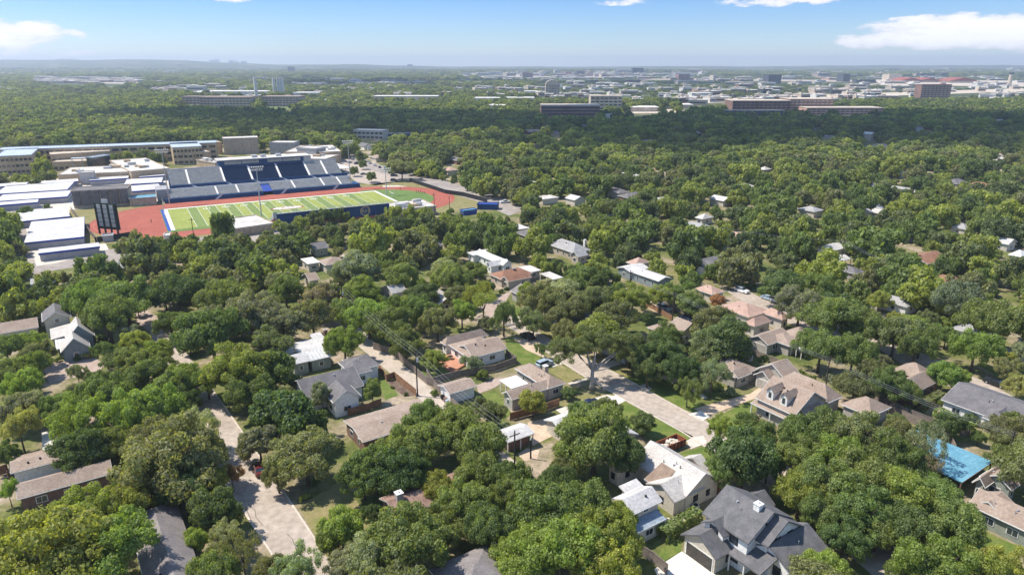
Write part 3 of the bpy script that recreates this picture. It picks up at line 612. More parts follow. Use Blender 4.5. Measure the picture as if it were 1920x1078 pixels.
H.append(house('grey_ranch', 'grey walled ranch with tan roof, brick chimney and white flat carport', 'house', 'the grey ranch with chimney', [
    D(N=q3(1480, 887), R=q3(1692, 832), L=q3(985, 692), ze=3.1, rise=1.6, kind='hip', ax=2),
    D(N=q3(1075, 1012), R=q3(1560, 875), L=q3(955, 935), ze=3.0, rise=1.1, ax=1),
    D(N=q3(1072, 888), R=q3(1262, 830), L=q3(930, 800), ze=2.7, kind='flat', open=True, posts=True, roof='awning_white')], wall='wall_greige', roof='roof_tan', chimney=(*q3(1452, 705), 3.9, 1.6, 1.0, 'wall_tan'), vents=3))
H.append(house('white_roof_bungalow', 'white roofed house largely behind a big dark tree by the driveway', 'house', 'the white roofed bungalow', [
    D(N=q4(1030, 528), R=14, L=q4(828, 400), ze=2.9, rise=1.0, ax=1, win=False),
    D(N=(1150, 832), R=6.5, L=(1066, 774), ze=3.2, rise=1.4, ax=2)], wall='wall_cream', roof='roof_white', vents=0))
H.append(house('shed', 'brick shed with white roof and slim posts beside the round sandy patio', 'shed', 'the white roofed shed', [
    D(N=q4(430, 652), R=q4(722, 542), L=q4(330, 515), ze=2.8, rise=.7, ax=1, o=.8, win=False, posts=True)], wall='wall_brick', roof='roof_white', vents=0))
# houses further off
def small(uv, wpx, rf, label, short, wall='wall_cream', name='house', kind='hip', ax=2, rise=1.6, ze=3.2, dep=8):
    p = at(*uv, ze); wm = wpx*math.hypot(p.x, p.y)/F
    H.append(house(name, label, 'house', short, [D(N=uv, R=dep if ax == 2 else wm, L=wm if ax == 2 else dep, ze=ze, rise=rise, kind=kind, ax=ax)], wall=wall, roof=rf, vents=0, win=p.y < 330))
small(qf(175, 165), 28, 'roof_slate', 'dark green cottage with grey gable below the stadium trees', 'the dark green cottage', wall='wall_green', kind='gable', ax=1)
small(qf(300, 345), 42, 'roof_tan', 'tan hip roofed house beside white awnings, below the stadium trees', 'the tan roof below the stadium')
small(qf(100, 330), 24, 'awning_white', 'flat white patio roof beside a tan hip roof', 'the flat white patio roof', kind='flat', ax=1)
small(qf(560, 300), 26, 'roof_tan', 'tan roof tip rising behind a pale grey tree', 'the tan roof tip')
small(qf(120, 520), 20, 'roof_tan', 'small brown gable roof below a white awning', 'the small brown gable', ax=1, kind='gable')
small(qf(1430, 150), 28, 'roof_slate', 'dark grey roof with tall brick chimney near a patch of lawn', 'the roof with tall chimney', wall='wall_tan')
small(qf(1050, 660), 32, 'roof_grey', 'grey valley roof deep among green crowns', 'the grey valley roof', ax=1, kind='gable')
small(r2(1130, 940), 40, 'membrane', 'white flat roofed house beside the white gabled one, beyond the stadium street', 'the far white flat roof', kind='flat', ax=1)
small(r2(1310, 945), 30, 'roof_white', 'white gabled house among oaks beyond the stadium street', 'the far white gabled house', kind='gable', ax=2)
small(r2(1560, 905), 48, 'roof_slate', 'long grey roofed house beyond the white gabled house', 'the far grey roof')
small(r2(600, 780), 26, 'roof_pink', 'red tiled roof beside the stadium street', 'the far red tiled roof')
small(r2(180, 690), 26, 'roof_tan', 'tan roofed house above the row of parked cars', 'the roof above the parked cars')
small(r3(230, 950), 34, 'roof_white', 'white house with steep roof in the middle right woodland', 'the steep white roof', kind='gable', ax=2)
small(r3(740, 1010), 34, 'roof_grey', 'grey roofed house with brick chimney in the right woodland', 'the grey roof with brick chimney')
small(r3(930, 980), 26, 'roof_pink', 'pinkish roofed house with blue wing in the right woodland', 'the pinkish roof with blue wing')
small(r3(1230, 795), 26, 'membrane', 'white roof at the sunlit edge of the right woodland', 'the white roof at the sunlit edge')
small(r3(1830, 720), 24, 'membrane', 'white flat roof near the right edge of the far woodland', 'the right edge white roof', kind='flat', ax=1)
small(r3(110, 1050), 18, 'membrane', 'small white roof left of the middle right trees', 'the small white roof')
small(r3(460, 775), 16, 'membrane', 'tiny white roof at the shadow edge of the woodland', 'the tiny white roof')
small(r3(850, 590), 30, 'roof_grey', 'grey curved roof in the dark part of the woodland', 'the grey roof in the dark woodland')
small(r3(1060, 575), 20, 'wall_white' if False else 'roof_white', 'tall white house front in the dark woodland', 'the tall white house front', kind='gable', ax=2, ze=7)
small(r3(960, 635), 28, 'membrane', 'row-like white roof in the dark woodland', 'the row-like white roof', kind='flat', ax=1)
small(r3(740, 545), 34, 'roof_pale', 'pale low roof near the brown apartment block', 'the pale low roof', kind='flat', ax=1)
small(r3(460, 528), 24, 'roof_tan', 'tan roof line left in the dark woodland', 'the tan roof line', kind='flat', ax=1)
small(r6(1260, 130), 26, 'roof_tan', 'tan roof beside a bare lane in the right woodland', 'the tan roof by the lane')
small(r6(1590, 90), 26, 'roof_grey', 'grey roof with chimney in the right woodland', 'the grey roof right of the lane')
small(r6(1830, 175), 26, 'roof_white', 'white roof near the right edge above the bright shrubs', 'the white roof near the right edge', kind='gable')
small(r6(1900, 245), 18, 'awning_white', 'pale roof cut by the right edge of the woodland', 'the pale roof at the edge')
small(r6(1100, 500), 16, 'roof_grey', 'small grey roof behind the large spreading oak', 'the small roof behind the oak')
small(r5(1650, 290), 26, 'roof_pink', 'pink roofed house behind the glaring white roof', 'the pink roof behind the white one')
small(r5(1690, 130), 20, 'roof_pink', 'stone house with red roof edge among oaks at centre right', 'the red roof edge house', wall='wall_tan')
small(r5(30, 250), 26, 'roof_tan', 'tan hip roof left of the glossy green tree', 'the tan hip roof among the trees')
small(r5(1000, 90), 24, 'roof_white', 'narrow white roof line among centre trees', 'the narrow white roof line', kind='flat', ax=1)
small(r4(170, 400), 34, 'roof_grey', 'grey roofed house with solar box beside the left utility pole', 'the grey house by the left pole', kind='flat', ax=1)
small(r4(700, 420), 26, 'roof_pink', 'pinkish roof glimpsed below the sidewalk trees', 'the glimpsed pinkish roof')
# ---------------------------------------------------------------- ground, hills
def smooth(x): x = max(0, min(1, x)); return x*x*(3-2*x)
HPROF = [(-900, 116), (0, 113), (120, 113.3), (230, 111.6), (280, 111.2), (330, 114), (430, 118.2), (560, 121.4), (640, 121.5), (760, 123.6), (900, 125.6), (1000, 126), (1200, 125.6), (1400, 124.6), (1560, 124), (1700, 122.2), (1800, 122.8), (1920, 123.4), (2800, 123)]
def zv(v, Y): y = v-539; return CH-Y*(F*SP+y*CP)/(F*CP-y*SP)
def terrain(x, y):
    if y < 3200: return 0.0
    u = 960+F*x/(y*CP+CH*SP)
    u = max(-900, min(2800, u))
    for (a, va), (b, vb) in zip(HPROF[:-1], HPROF[1:]):
        if a <= u <= b: v = va+(vb-va)*smooth((u-a)/(b-a)); break
    top = zv(v, 10000)
    top += 5*math.sin(u*.021)+3*math.sin(u*.057+1)
    f = smooth((y-5200)/4800) if y < 10000 else 1-smooth((y-10000)/5000)*.8
    mid = 10*math.sin(x*.0011+y*.0007)*math.sin(y*.0009)
    return max(0, top*f + mid*smooth((y-4200)/1500)*(1-f))
def make_ground():
    na = 360; rs = [0]+[20*1.13**i for i in range(57)]
    rs = [r for r in rs if r < 15500]+[15500]
    extra = [4200+280*i for i in range(36)]; rs = sorted(set([round(r) for r in rs+extra if r < 15500])|{15500})
    vs = [(0, 0, 0)]; fs = []
    for r in rs[1:]:
        for k in range(na):
            a = 2*math.pi*k/na; x, y = r*math.sin(a), r*math.cos(a); vs.append((x, y, terrain(x, y)))
    for k in range(na): fs.append((0, 1+(k+1) % na, 1+k))
    for i in range(len(rs)-2):
        b = 1+i*na; c = b+na
        for k in range(na): fs.append((b+k, b+(k+1) % na, c+(k+1) % na, c+k))
    me = bpy.data.meshes.new('ground'); me.from_pydata(vs, [], fs); me.materials.append(M['ground_cover'])
    me.polygons.foreach_set('use_smooth', [True]*len(fs)); o = bpy.data.objects.new('ground', me); COL.objects.link(o)
    if me.polygons[500].normal.z < 0: me.flip_normals()
    tag(o, 'ground of grass, bare soil and distant wooded hills', 'ground', None, 'structure')
make_ground()
ROADP = []
def road(name, left, right, z, mt, label, clear=True):
    ROADP.append([at(*p)[:2] for p in left]+[at(*p)[:2] for p in reversed(right)])
    mb = MB()
    Lp = [at(*p) for p in left]; Rp = [at(*p) for p in right]
    for i in range(len(Lp)-1): mb.face([(q[0], q[1], z) for q in (Lp[i], Rp[i], Rp[i+1], Lp[i+1])])
    o = mb.build(name, mt, recalc=False)
    for p in o.data.polygons:
        if p.normal.z < 0: p.flip()
    if clear: CLEAR.append([px(p) for p in Lp]+[px(p) for p in reversed(Rp)])
    return tag(o, label, 'road', None, 'structure')
def kerb(name, pts, label):
    mb = MB()
    for a, b in zip(pts[:-1], pts[1:]):
        d = (b-a); d.z = 0; d.normalize(); n = Vector((-d.y, d.x, 0)); ex = (d.x, d.y); ey = (n.x, n.y)
        mb.box(a, ex, ey, 0, (b-a).length, -.15, .15, 0, .13)
    tag(mb.build(name, 'kerb'), label, 'kerb', None, 'structure')
# left street
ra_r = [(640, 1085), (604, 1031), (534, 925), (434, 781), (392, 722), (350, 662), (300, 595)]
ra_l = [(545, 1092), (516, 1048), (474, 998), (434, 918), (366, 810), (325, 742), (290, 685), (243, 612)]
ra_l = [(548, 1100), (516, 1048), (474, 985), (420, 900), (356, 800), (300, 715), (262, 655)]
road('street', ra_l, ra_r, .03, 'concrete_road', 'pale concrete street running away from the lower left', clear=False)
CLEAR.append([(408, 800), (432, 785), (480, 850), (545, 940), (604, 1031), (522, 1048), (450, 925)])
CLEAR.append([(375, 752), (425, 755), (440, 790), (410, 800)])
kerb('kerb', [at(*p) for p in ra_r[1:5]], 'concrete kerb on the right side of the left street'); kerb('kerb', [at(*p) for p in ra_l[1:4]], 'concrete kerb on the left side of the left street')
rb_l = [(1660, 1100), (1530, 985), (1430, 905), (1322, 838), (1279, 810), (1173, 751), (1097, 707), (1028, 663), (985, 634), (930, 598), (895, 575)]
rb_r = [(1790, 1075), (1640, 975), (1490, 880), (1345, 804), (1279, 768), (1175, 709), (1123, 690), (1073, 660), (1030, 632), (975, 592), (945, 570)]
rb_r = [(1790, 1075), (1640, 975), (1490, 880), (1345, 804), (1279, 768), (1188, 718), (1128, 686), (1073, 660), (1030, 635), (968, 596), (935, 573)]
road('street', rb_l, rb_r, .03, 'concrete_road', 'tan concrete street between the lawns in the middle')
kerb('kerb', [at(*p) for p in rb_l[3:8]], 'kerb on the near side of the middle street'); kerb('kerb', [at(*p) for p in rb_r[3:8]], 'kerb on the far side of the middle street')
road('alley', [(615, 590), (660, 640), (700, 672), (756, 722), (820, 775), (905, 852), (960, 900)], [(650, 590), (700, 640), (735, 665), (790, 712), (846, 760), (930, 835), (990, 885)], .025, 'alley', 'narrow concrete back alley beside wooden fences', clear=False)
CLEAR.append([(690, 660), (735, 668), (835, 765), (800, 775)])
# right hand street with parked dark vehicles
road('street', [(1345, 535), (1400, 570), (1470, 605), (1640, 650), (1720, 700), (1830, 745), (1930, 790)], [(1365, 525), (1430, 560), (1500, 590), (1670, 635), (1770, 680), (1850, 718), (1945, 765)], .03, 'concrete_road', 'tree shaded street on the right with parked vehicles', clear=False)
CLEAR += [[(1350, 530), (1440, 552), (1470, 580), (1400, 575)], [(1680, 642), (1760, 668), (1765, 690), (1690, 670)], [(1825, 700), (1860, 712), (1925, 750), (1915, 772), (1840, 735)]]
# stadium street
road('street', [(955, 405), (895, 378), (769, 340), (735, 330), (690, 318), (640, 292)], [(985, 392), (940, 369), (800, 330), (748, 318), (705, 308), (655, 285)], .03, 'asphalt_road', 'wide street past the stadium end')
sheet('parking_lot', gp((600, 288), (655, 288), (720, 312), (765, 338), (705, 348), (668, 342), (640, 318)), .02, 'concrete_road', 'paved lot at the end of the grandstand', 'parking lot')
CLEAR.append([(600, 290), (655, 288), (760, 320), (800, 335), (760, 350), (660, 352)])
# street below the school
road('street', [(-20, 520), (47, 502), (107, 493), (190, 470), (300, 455), (420, 440), (600, 412)], [(-30, 540), (50, 515), (115, 505), (200, 492), (350, 480), (450, 462), (640, 432)], .03, 'asphalt_road', 'street in front of the stadium and portable classrooms', clear=False)
CLEAR.append([(20, 470), (110, 490), (190, 468), (350, 470), (365, 478), (230, 482), (60, 515)])
sheet('parking_lot', gp((-60, 398), (38, 392), (70, 505), (-40, 520)), .02, 'asphalt_road', 'worn car park at the left edge', 'parking lot')
sheet('schoolyard', gp((-80, 345), (320, 325), (330, 372), (170, 400), (205, 470), (190, 486), (60, 500), (38, 392), (-60, 398)), .018, 'path', 'paved yard around the portable classrooms', 'yard')
# driveways, walks, lawns
def plot(name, uv, z, mt, label, cat, clear=True):
    o = sheet(name, gp(*uv), z, mt, label, cat)
    if clear: CLEAR.append([tuple(p) for p in uv])
    return o
plot('driveway', [r7(340, 480), r7(690, 410), r7(690, 560), r7(420, 600)], .04, 'patio', 'shadow dappled tan driveway between garage and brick ranch', 'driveway') if False else None
plot('driveway', [q1(480, 880), q1(720, 810), q1(1050, 780), q1(1190, 860), q1(1060, 980), q1(760, 1020), q1(560, 1078)], .04, 'gravel_pink', 'tan gravel driveway below the blue grey cottage', 'driveway')
plot('driveway', [q1(1530, 270), q1(1640, 250), q1(1790, 330), q1(1780, 470), q1(1700, 510), q1(1540, 390)], .035, 'gravel_pink', 'patch of tan paving among the left trees', 'driveway')
plot('driveway', [(1008, 640), (1020, 668), (1060, 690), (985, 655), (960, 632)], .04, 'patio', 'driveway apron with a black suv', 'driveway', False)
plot('driveway', [r8(1200, 150), r8(1490, 65), r8(1540, 75), r8(1600, 98), r8(1500, 150), r8(1380, 180), r8(1280, 200)], .04, 'path', 'pale driveway with dark blue car', 'driveway')
plot('driveway', [q4(1560, 155), q4(1640, 125), q4(1760, 185), q4(1650, 205)], .05, 'bright_path', 'bright concrete apron at the driveway mouth', 'driveway', False)
plot('driveway', [r9(60, 145), r9(380, 60), r9(450, 10), r9(560, -40), r9(600, -20), r9(500, 30), r9(400, 90), r9(150, 180)], .04, 'patio', 'long curving driveway beside the dormer house', 'driveway')
plot('driveway', [r9(30, 175), r9(100, 155), r9(155, 185), r9(110, 215)], .05, 'bright_path', 'bright apron slab where the curving driveway meets the street', 'driveway', False)
plot('driveway', [q6(-80, 1000), q6(230, 800), q6(610, 1060), q6(420, 1200), q6(0, 1180)], .04, 'bright_path', 'sunlit cream driveway in front of the open garage', 'driveway')
plot('driveway', [q5(850, 900), q5(1060, 810), q5(1120, 860), q5(900, 1000), q5(790, 1060), q5(740, 900)], .04, 'path', 'cream concrete strip along the cream house', 'driveway', False)
plot('driveway', [q5(1000, 40), q5(1060, 0), q5(1190, -20), q5(1240, 60), q5(1050, 130)], .04, 'path', 'short drive with the rusty dumpster', 'driveway')
plot('driveway', [q3(680, 850), q3(940, 760), q3(1000, 800), q3(880, 880), q3(700, 950)], .04, 'gravel_pink', 'gravel yard between the narrow garage and grey ranch', 'yard')
plot('driveway', [q3(1460, 610), q3(1600, 590), q3(1650, 610), q3(1540, 650)], .04, 'path', 'drive under the pale blue car', 'driveway', False)
plot('path', [q3(1700, 830), q3(1916, 770), q3(1916, 800), q3(1740, 850)], .05, 'path', 'curved front walk of the grey ranch', 'path', False)
plot('path', [r9(0, -40), r9(60, 20), r9(140, 85), r9(120, 90), r9(30, 30), r9(-30, -20)], .05, 'path', 'curved walk across the lawn', 'path', False)
plot('lawn', [q3(1000, 330), q3(1080, 290), q3(1300, 420), q3(1500, 560), q3(1330, 620), q3(1200, 620), q3(1030, 500)], .03, 'lawn', 'bright green front lawn right of the red deck house', 'lawn')
plot('lawn', [q3(60, 700), q3(300, 640), q3(450, 790), q3(180, 850)], .03, 'lawn', 'bright green back lawn beside the alley fence', 'lawn')
plot('lawn', [q3(1480, 690), q3(1620, 620), q3(1890, 770), q3(1700, 820)], .03, 'lawn_dry', 'half dry triangular lawn in front of the grey ranch', 'lawn')
plot('lawn', [(1135, 762), (1170, 752), (1300, 818), (1255, 842), (1190, 812)], .03, 'lawn', 'bright lawn strip in front of the white roofed bungalow', 'lawn')
plot('lawn', [(1050, 760), (1075, 740), (1180, 738), (1150, 755), (1070, 775)], .028, 'lawn_dry', 'dry lawn round the pale trunked tree', 'lawn', False)
plot('lawn', [q5(880, 190), q5(1240, 90), q5(1330, 380), q5(1000, 260)], .03, 'lawn', 'front lawn of the cream house', 'lawn')
plot('lawn', [(1190, 700), (1240, 745), (1330, 790), (1300, 730), (1250, 700)], .03, 'lawn', 'shaded lawn right of the middle street', 'lawn', False)
plot('lawn', [r9(140, 210), r9(380, 100), r9(400, 200), r9(300, 270), r9(150, 260)], .03, 'lawn', 'rounded lawn left of the dormer house', 'lawn')
plot('lawn', [(1540, 780), (1545, 775), (1560, 785), (1550, 790)], .028, 'lawn', 'lawn by garage', 'lawn', False) if False else None
plot('lawn', [q2(1390, 700), q2(1430, 660), q2(1600, 840), q2(1450, 900)], .03, 'lawn', 'small square lawn inside the red fence', 'lawn')
plot('garden_bed', [q2(1480, 700), q2(1560, 660), q2(1780, 850), q2(1660, 860)], .032, 'mulch', 'mulched bed along the red fence', 'garden bed', False)
plot('lawn', [qc(1380, 260), qc(1450, 230), qc(1780, 400), qc(1700, 440)], .03, 'lawn', 'bright lawn by the street at the right edge', 'lawn')
plot('lawn', [qd(1240, 800), qd(1400, 770), qd(1650, 900), qd(1920, 1000), qd(1700, 1078), qd(1200, 980)], .03, 'lawn', 'lawn in front of the corner house', 'lawn', False)
plot('lawn', [q6(0, 760), q6(230, 660), q6(220, 800), q6(-60, 960)], .03, 'lawn', 'strip of lawn between hedge and cream driveway', 'lawn')
plot('lawn', [(560, 950), (640, 900), (720, 1010), (620, 1060)], .028, 'lawn_dry', 'grass verge right of the left street', 'lawn', False)
plot('lawn', [(890, 740), (930, 735), (960, 775), (930, 800)], .028, 'lawn', 'small back lawn of the grey ranch', 'lawn', False)
plot('patio', [q4(540, 790), q4(640, 720), q4(790, 740), q4(760, 850), q4(620, 860)], .04, 'patio', 'round sandy patio beside the brick shed', 'patio')
plot('patio', [q4(650, 430), q4(830, 390), q4(940, 480), q4(960, 570), q4(720, 690), q4(690, 560)], .045, 'patio', 'tan paved court behind the white roofed bungalow', 'patio')
plot('patio', [r9(1180, 250), r9(1260, 250), r9(1500, 380), r9(1300, 500), r9(1100, 400)], .03, 'patio', 'dusty yard left of the blue roof pavilion', 'yard', False)
plot('patio', [qc(1130, 830), qc(1200, 830), qc(1440, 920), qc(1330, 950)], .05, 'path', 'pale patio below the cream awning', 'patio')
plot('patio', [qe(260, 610), qe(350, 560), qe(720, 760), qe(640, 800)], .03, 'patio', 'sandy court behind the retaining fence', 'yard')
plot('patio', [(905, 570), (925, 560), (960, 545), (940, 580), (915, 600)], .034, 'gravel_pink', 'tan paving at the street bend', 'street', True)
# cracks tarred into the left street
def crack(pts):
    mb = MB(); P = [at(*p) for p in pts]
    for a, b in zip(P[:-1], P[1:]):
        d = (b-a).normalized(); n = Vector((-d.y, d.x, 0))*.05; mb.face([(a+n)[:2]+(.036,), (b+n)[:2]+(.036,), (b-n)[:2]+(.036,), (a-n)[:2]+(.036,)])
    o = mb.build('road_crack', 'crack', recalc=False); tag(o, 'dark sealed crack winding down the left street', 'road crack', None, 'structure')
qz = cr(240, 900, 6)
crack([qz(1350, 265), qz(1430, 340), qz(1440, 420), qz(1520, 510)]); crack([qz(1790, 605), qz(1850, 660), qz(1895, 790)]); crack([qz(1320, 300), qz(1390, 460)])

# ---------------------------------------------------------------- stadium
O_ = at(314, 393.5); G1 = ang(29); G2 = ang(119)
def FP(x, y, z=0): return (O_.x+G1[0]*x+G2[0]*y, O_.y+G1[1]*x+G2[1]*y, z)
def fsheet(name, pts, z, mt, parent=None):
    mb = MB(); mb.face([FP(x, y, z) for x, y in pts]); o = mb.build(name, mt, parent, recalc=False)
    if o.data.polygons[0].normal.z < 0: o.data.flip_normals()
    return o
def oval(R, x0=8, x1=103, yc=-25, n=28):
    p = [(x1+R*math.sin(a), yc-R*math.cos(a)) for a in [math.pi*i/n for i in range(n+1)]]
    return p+[(x0-R*math.sin(a), yc+R*math.cos(a)) for a in [math.pi*i/n for i in range(n+1)]]
tag(fsheet('lawn', [(-44, 24), (-40, -60), (0, -76), (140, -76), (176, -60), (150, 30), (110, 26), (60, 20)], .02, 'lawn_dry'), 'grass strip around the running track', 'lawn', None, 'structure')
tag(fsheet('running_track', oval(43), .04, 'track_red'), 'brick red running track around the football field', 'running track', None, 'structure')
for R in (34, 36.2, 38.4, 40.6):      # lane lines
    mb = MB(); A = oval(R, n=40); B = oval(R+.12, n=40)
    for i in range(len(A)): j = (i+1) % len(A); mb.face([FP(*A[i], .05), FP(*A[j], .05), FP(*B[j], .05), FP(*B[i], .05)])
    tag(mb.build('track_lane_line', 'track_line'), 'pale lane line on the red track', 'lane line', None, 'structure')
nD = [(103+31.5*math.sin(math.pi*i/24), -25-31.5*math.cos(math.pi*i/24)) for i in range(25)]
tag(fsheet('lawn', nD, .06, 'turf_green'), 'dark green half circle of turf at the right end of the field', 'lawn', None, 'structure')
tag(fsheet('jump_pad', [(119, 12), (133, 6), (129, 13), (121, 17)], .07, 'path'), 'pale jumping pit pad at the track bend', 'pad', None, 'structure')
ff = thing('football_field', FP(55, -25, 0), 'striped green football field with white lines and center emblem', 'football field'); landmark('the football field', ff.location)
fsheet('turf_border', [(-3.5, 2.5), (112, 2.5), (112, -56), (-3.5, -56)], .07, 'turf_green', ff)
fsheet('turf', [(0, 0), (109.7, 0), (109.7, -51), (0, -51)], .08, 'turf_light', ff)
for i in range(10):
    x = 9.14+i*9.14+(0 if True else 0); fsheet('turf_stripe', [(x, 0), (x+4.57, 0), (x+4.57, -51), (x, -51)], .09, 'turf_dark', ff)
mb = MB()
def fbox(mb, x0, x1, y0, y1, z): mb.face([FP(x0, y0, z), FP(x1, y0, z), FP(x1, y1, z), FP(x0, y1, z)])
for i in range(21): fbox(mb, 9.14+i*4.572-.08, 9.14+i*4.572+.08, 0, -51, .10)
for i in range(1, 100):
    for y in (-18.3, -32.5): fbox(mb, 9.14+i*.914-.05, 9.14+i*.914+.05, y, y-.6, .10)
mb.build('yard_lines', 'white_paint', ff)
mb = MB(); fbox(mb, -1.8, 111, 0, 1.7, .10); fbox(mb, 109.7, 111.2, 0, -52, .10); fbox(mb, -1.8, -.1, 0, -52, .10); mb.build('boundary_line', 'white_paint', ff)
mb = MB(); fbox(mb, -3.2, -1.9, 1, -53, .10); mb.build('blue_edge', 'trim_blue', ff)
def ftext(s, x, y, size, mt, rot, name, parent, z=.12, mat3=None, ext=0):
    cu = bpy.data.curves.new(name, 'FONT'); cu.body = s; cu.size = size; cu.align_x = 'CENTER'; cu.align_y = 'CENTER'; cu.extrude = ext
    t = bpy.data.objects.new('tmp', cu); COL.objects.link(t); dg = bpy.context.evaluated_depsgraph_get(); dg.update()
    me = bpy.data.meshes.new_from_object(t.evaluated_get(dg)); bpy.data.objects.remove(t); me.materials.clear(); me.materials.append(M[mt])
    o = bpy.data.objects.new(name, me); COL.objects.link(o)
    if mat3 is None:
        p = Vector(FP(x, y, z)); Mx = Matrix.Translation(p) @ Matrix.Rotation(math.radians(29+rot), 4, 'Z')
    else: Mx = mat3
    me.transform(Mx); me.transform(Matrix.Translation(-Vector(parent.location))); o.parent = parent
    return o
for i, s in enumerate(['10', '20', '30', '40', '50', '40', '30', '20', '10']):
    ftext(s, 9.14+(i+1)*9.144, -6.5, 4.6, 'white_paint', 180, 'yard_number', ff); ftext(s, 9.14+(i+1)*9.144, -43, 4.6, 'white_paint', 0, 'yard_number', ff)
mb = MB(); ov = [(54.9+8.5*math.cos(t), -25+3.6*math.sin(t)) for t in [2*math.pi*k/28 for k in range(28)]]; mb.face([FP(x, y, .12) for x, y in ov]); mb.build('center_emblem', 'logo_red', ff)
mb = MB(); ov = [(54.9+7.4*math.cos(t), -25+2.8*math.sin(t)) for t in [2*math.pi*k/28 for k in range(28)]]; mb.face([FP(x, y, .13) for x, y in ov]); mb.build('center_emblem', 'white_paint', ff)
ftext('AH', 54.9, -25, 5, 'logo_red', 0, 'center_emblem', ff, .15)
CLEAR.append([px(FP(*q)) for q in [(-3, 18, 0), (112, 18, 0), (112, 30, 3), (104, 48, 14), (104, 60, 19), (30, 60, 19), (5, 48, 15), (-3, 30, 4)]])
FOOT.append((FP(50, 0, 0), 130, [FP(x, y)[:2] for x, y in [(-46, -72), (150, -72), (150, 30), (112, 64), (-3, 64), (-46, 30)]]))
CLEAR.append([px(FP(x, y)) for x, y in [(-46, 20), (-45, -40), (-20, -62), (20, -64), (40, -62), (98, -62), (120, -66), (150, -60), (176, -58), (150, 20), (100, 36), (0, 36)]])
# stands
def steps(mb, x0, x1, y0, y1, z0, z1, n, zb=0):
    dy = (y1-y0)/n; dz = (z1-z0)/n
    for i in range(n):
        mb.box((O_.x, O_.y), G1, G2, x0, x1, y0+i*dy, y0+(i+1)*dy, max(zb, z0+(i-1)*dz), z0+(i+.0)*dz+.02)
        mb.box((O_.x, O_.y), G1, G2, x0+.1, x1-.1, y0+i*dy+.05, y0+i*dy+.35, z0+i*dz+.06, z0+i*dz+.42)
def FB(mb, x0, x1, y0, y1, z0, z1): mb.box((O_.x, O_.y), G1, G2, x0, x1, y0, y1, z0, z1); return mb
gs = thing('grandstand', FP(54, 34, 0), 'large blue and silver home grandstand with press box on top', 'grandstand'); landmark('the home grandstand', gs.location)
m = MB(); FB(m, 0, 51, 18.2, 19.4, 0, 2.3); FB(m, 56.2, 107, 18.2, 19.4, 0, 2.3); FB(m, 103.2, 107, 19.4, 29, 0, 2.3); m.build('front_wall', 'navy', gs)
m = MB(); steps(m, 3, 51, 19.5, 29.7, 2.3, 5.0, 12); m.build('lower_bench_rows', 'bench_metal', gs)
m = MB(); steps(m, 56.2, 103, 19.5, 29.7, 2.3, 5.0, 12); m.build('lower_bench_rows', 'bench_metal', gs)
m = MB(); m.hexa([FP(51.2, 19.5, 1.6), FP(56, 19.5, 1.6), FP(56, 29.6, 3.9), FP(51.2, 29.6, 3.9), FP(51.2, 19.5, 2.1), FP(56, 19.5, 2.1), FP(56, 29.6, 4.4), FP(51.2, 29.6, 4.4)]); m.build('ramp', 'tarp_blue' if False else 'trim_blue', gs, label='bright blue ramp in the middle gap')
m = MB(); FB(m, 1, 104, 29.8, 33, 3.2, 4.6); m.build('walkway', 'navy', gs)
m = MB(); FB(m, 1, 104, 29.7, 29.95, 4.7, 5.9); m.build('guard_rail', 'trim_white', gs)
m = MB(); FB(m, 4.5, 104, 33, 33.8, 2, 7.0); m.build('upper_wall', 'navy', gs)
for x0, x1, mt in ((5, 13.8, 'bench_metal'), (15, 32.5, 'bench_metal'), (33.5, 47.5, 'navy_seat'), (49, 63.5, 'navy_seat'), (65, 80.5, 'navy_seat'), (82, 91, 'bench_metal'), (92.4, 101, 'bench_metal')):
    m = MB(); steps(m, x0, x1, 33.9, 48, 7.0, 13.2, 18, 3)
    m.build('upper_bench_rows' if mt == 'bench_metal' else 'blue_seat_rows', mt, gs)
for x in (14.4, 33, 48.2, 64.2, 81.2, 91.7):
    m = MB(); m.hexa([FP(x-.5, 33.9, 6.6), FP(x+.5, 33.9, 6.6), FP(x+.5, 48, 12.8), FP(x-.5, 48, 12.8), FP(x-.5, 33.9, 7.4), FP(x+.5, 33.9, 7.4), FP(x+.5, 48, 13.6), FP(x-.5, 48, 13.6)]); m.build('aisle_stair', 'trim_white', gs)
    m = MB(); m.hexa([FP(x-.6, 33.7, 7.1), FP(x+.6, 33.7, 7.1), FP(x+5.4, 31.4, 4.4), FP(x+4.2, 31.4, 4.4), FP(x-.6, 33.7, 7.4), FP(x+.6, 33.7, 7.4), FP(x+5.4, 31.4, 4.7), FP(x+4.2, 31.4, 4.7)]); m.build('access_stair', 'galv', gs)
for x in (27, 38, 69, 86, 96): 
    m = MB(); m.hexa([FP(x-.4, 19.5, 2.2), FP(x+.4, 19.5, 2.2), FP(x+.4, 29.7, 4.9), FP(x-.4, 29.7, 4.9), FP(x-.4, 19.5, 2.9), FP(x+.4, 19.5, 2.9), FP(x+.4, 29.7, 5.6), FP(x-.4, 29.7, 5.6)]); m.build('aisle_stair', 'trim_white', gs)
for x in (25, 60, 90):
    m = MB(); m.hexa([FP(x, 17, .1), FP(x+1.4, 17, .1), FP(x+4.4, 18.1, 2.5), FP(x+3, 18.1, 2.5), FP(x, 17, .5), FP(x+1.4, 17, .5), FP(x+4.4, 18.1, 2.9), FP(x+3, 18.1, 2.9)]); m.build('access_stair', 'galv', gs)
m = MB(); FB(m, -3, 3.6, 26, 40, 0, 6.5); m.build('end_tower', 'trailer_wall', gs)
m = MB(); FB(m, 4.5, 33, 48.2, 48.5, 11.5, 14.2); FB(m, 81, 101.5, 48.2, 48.5, 11.5, 14.2); m.build('back_rail', 'galv', gs)
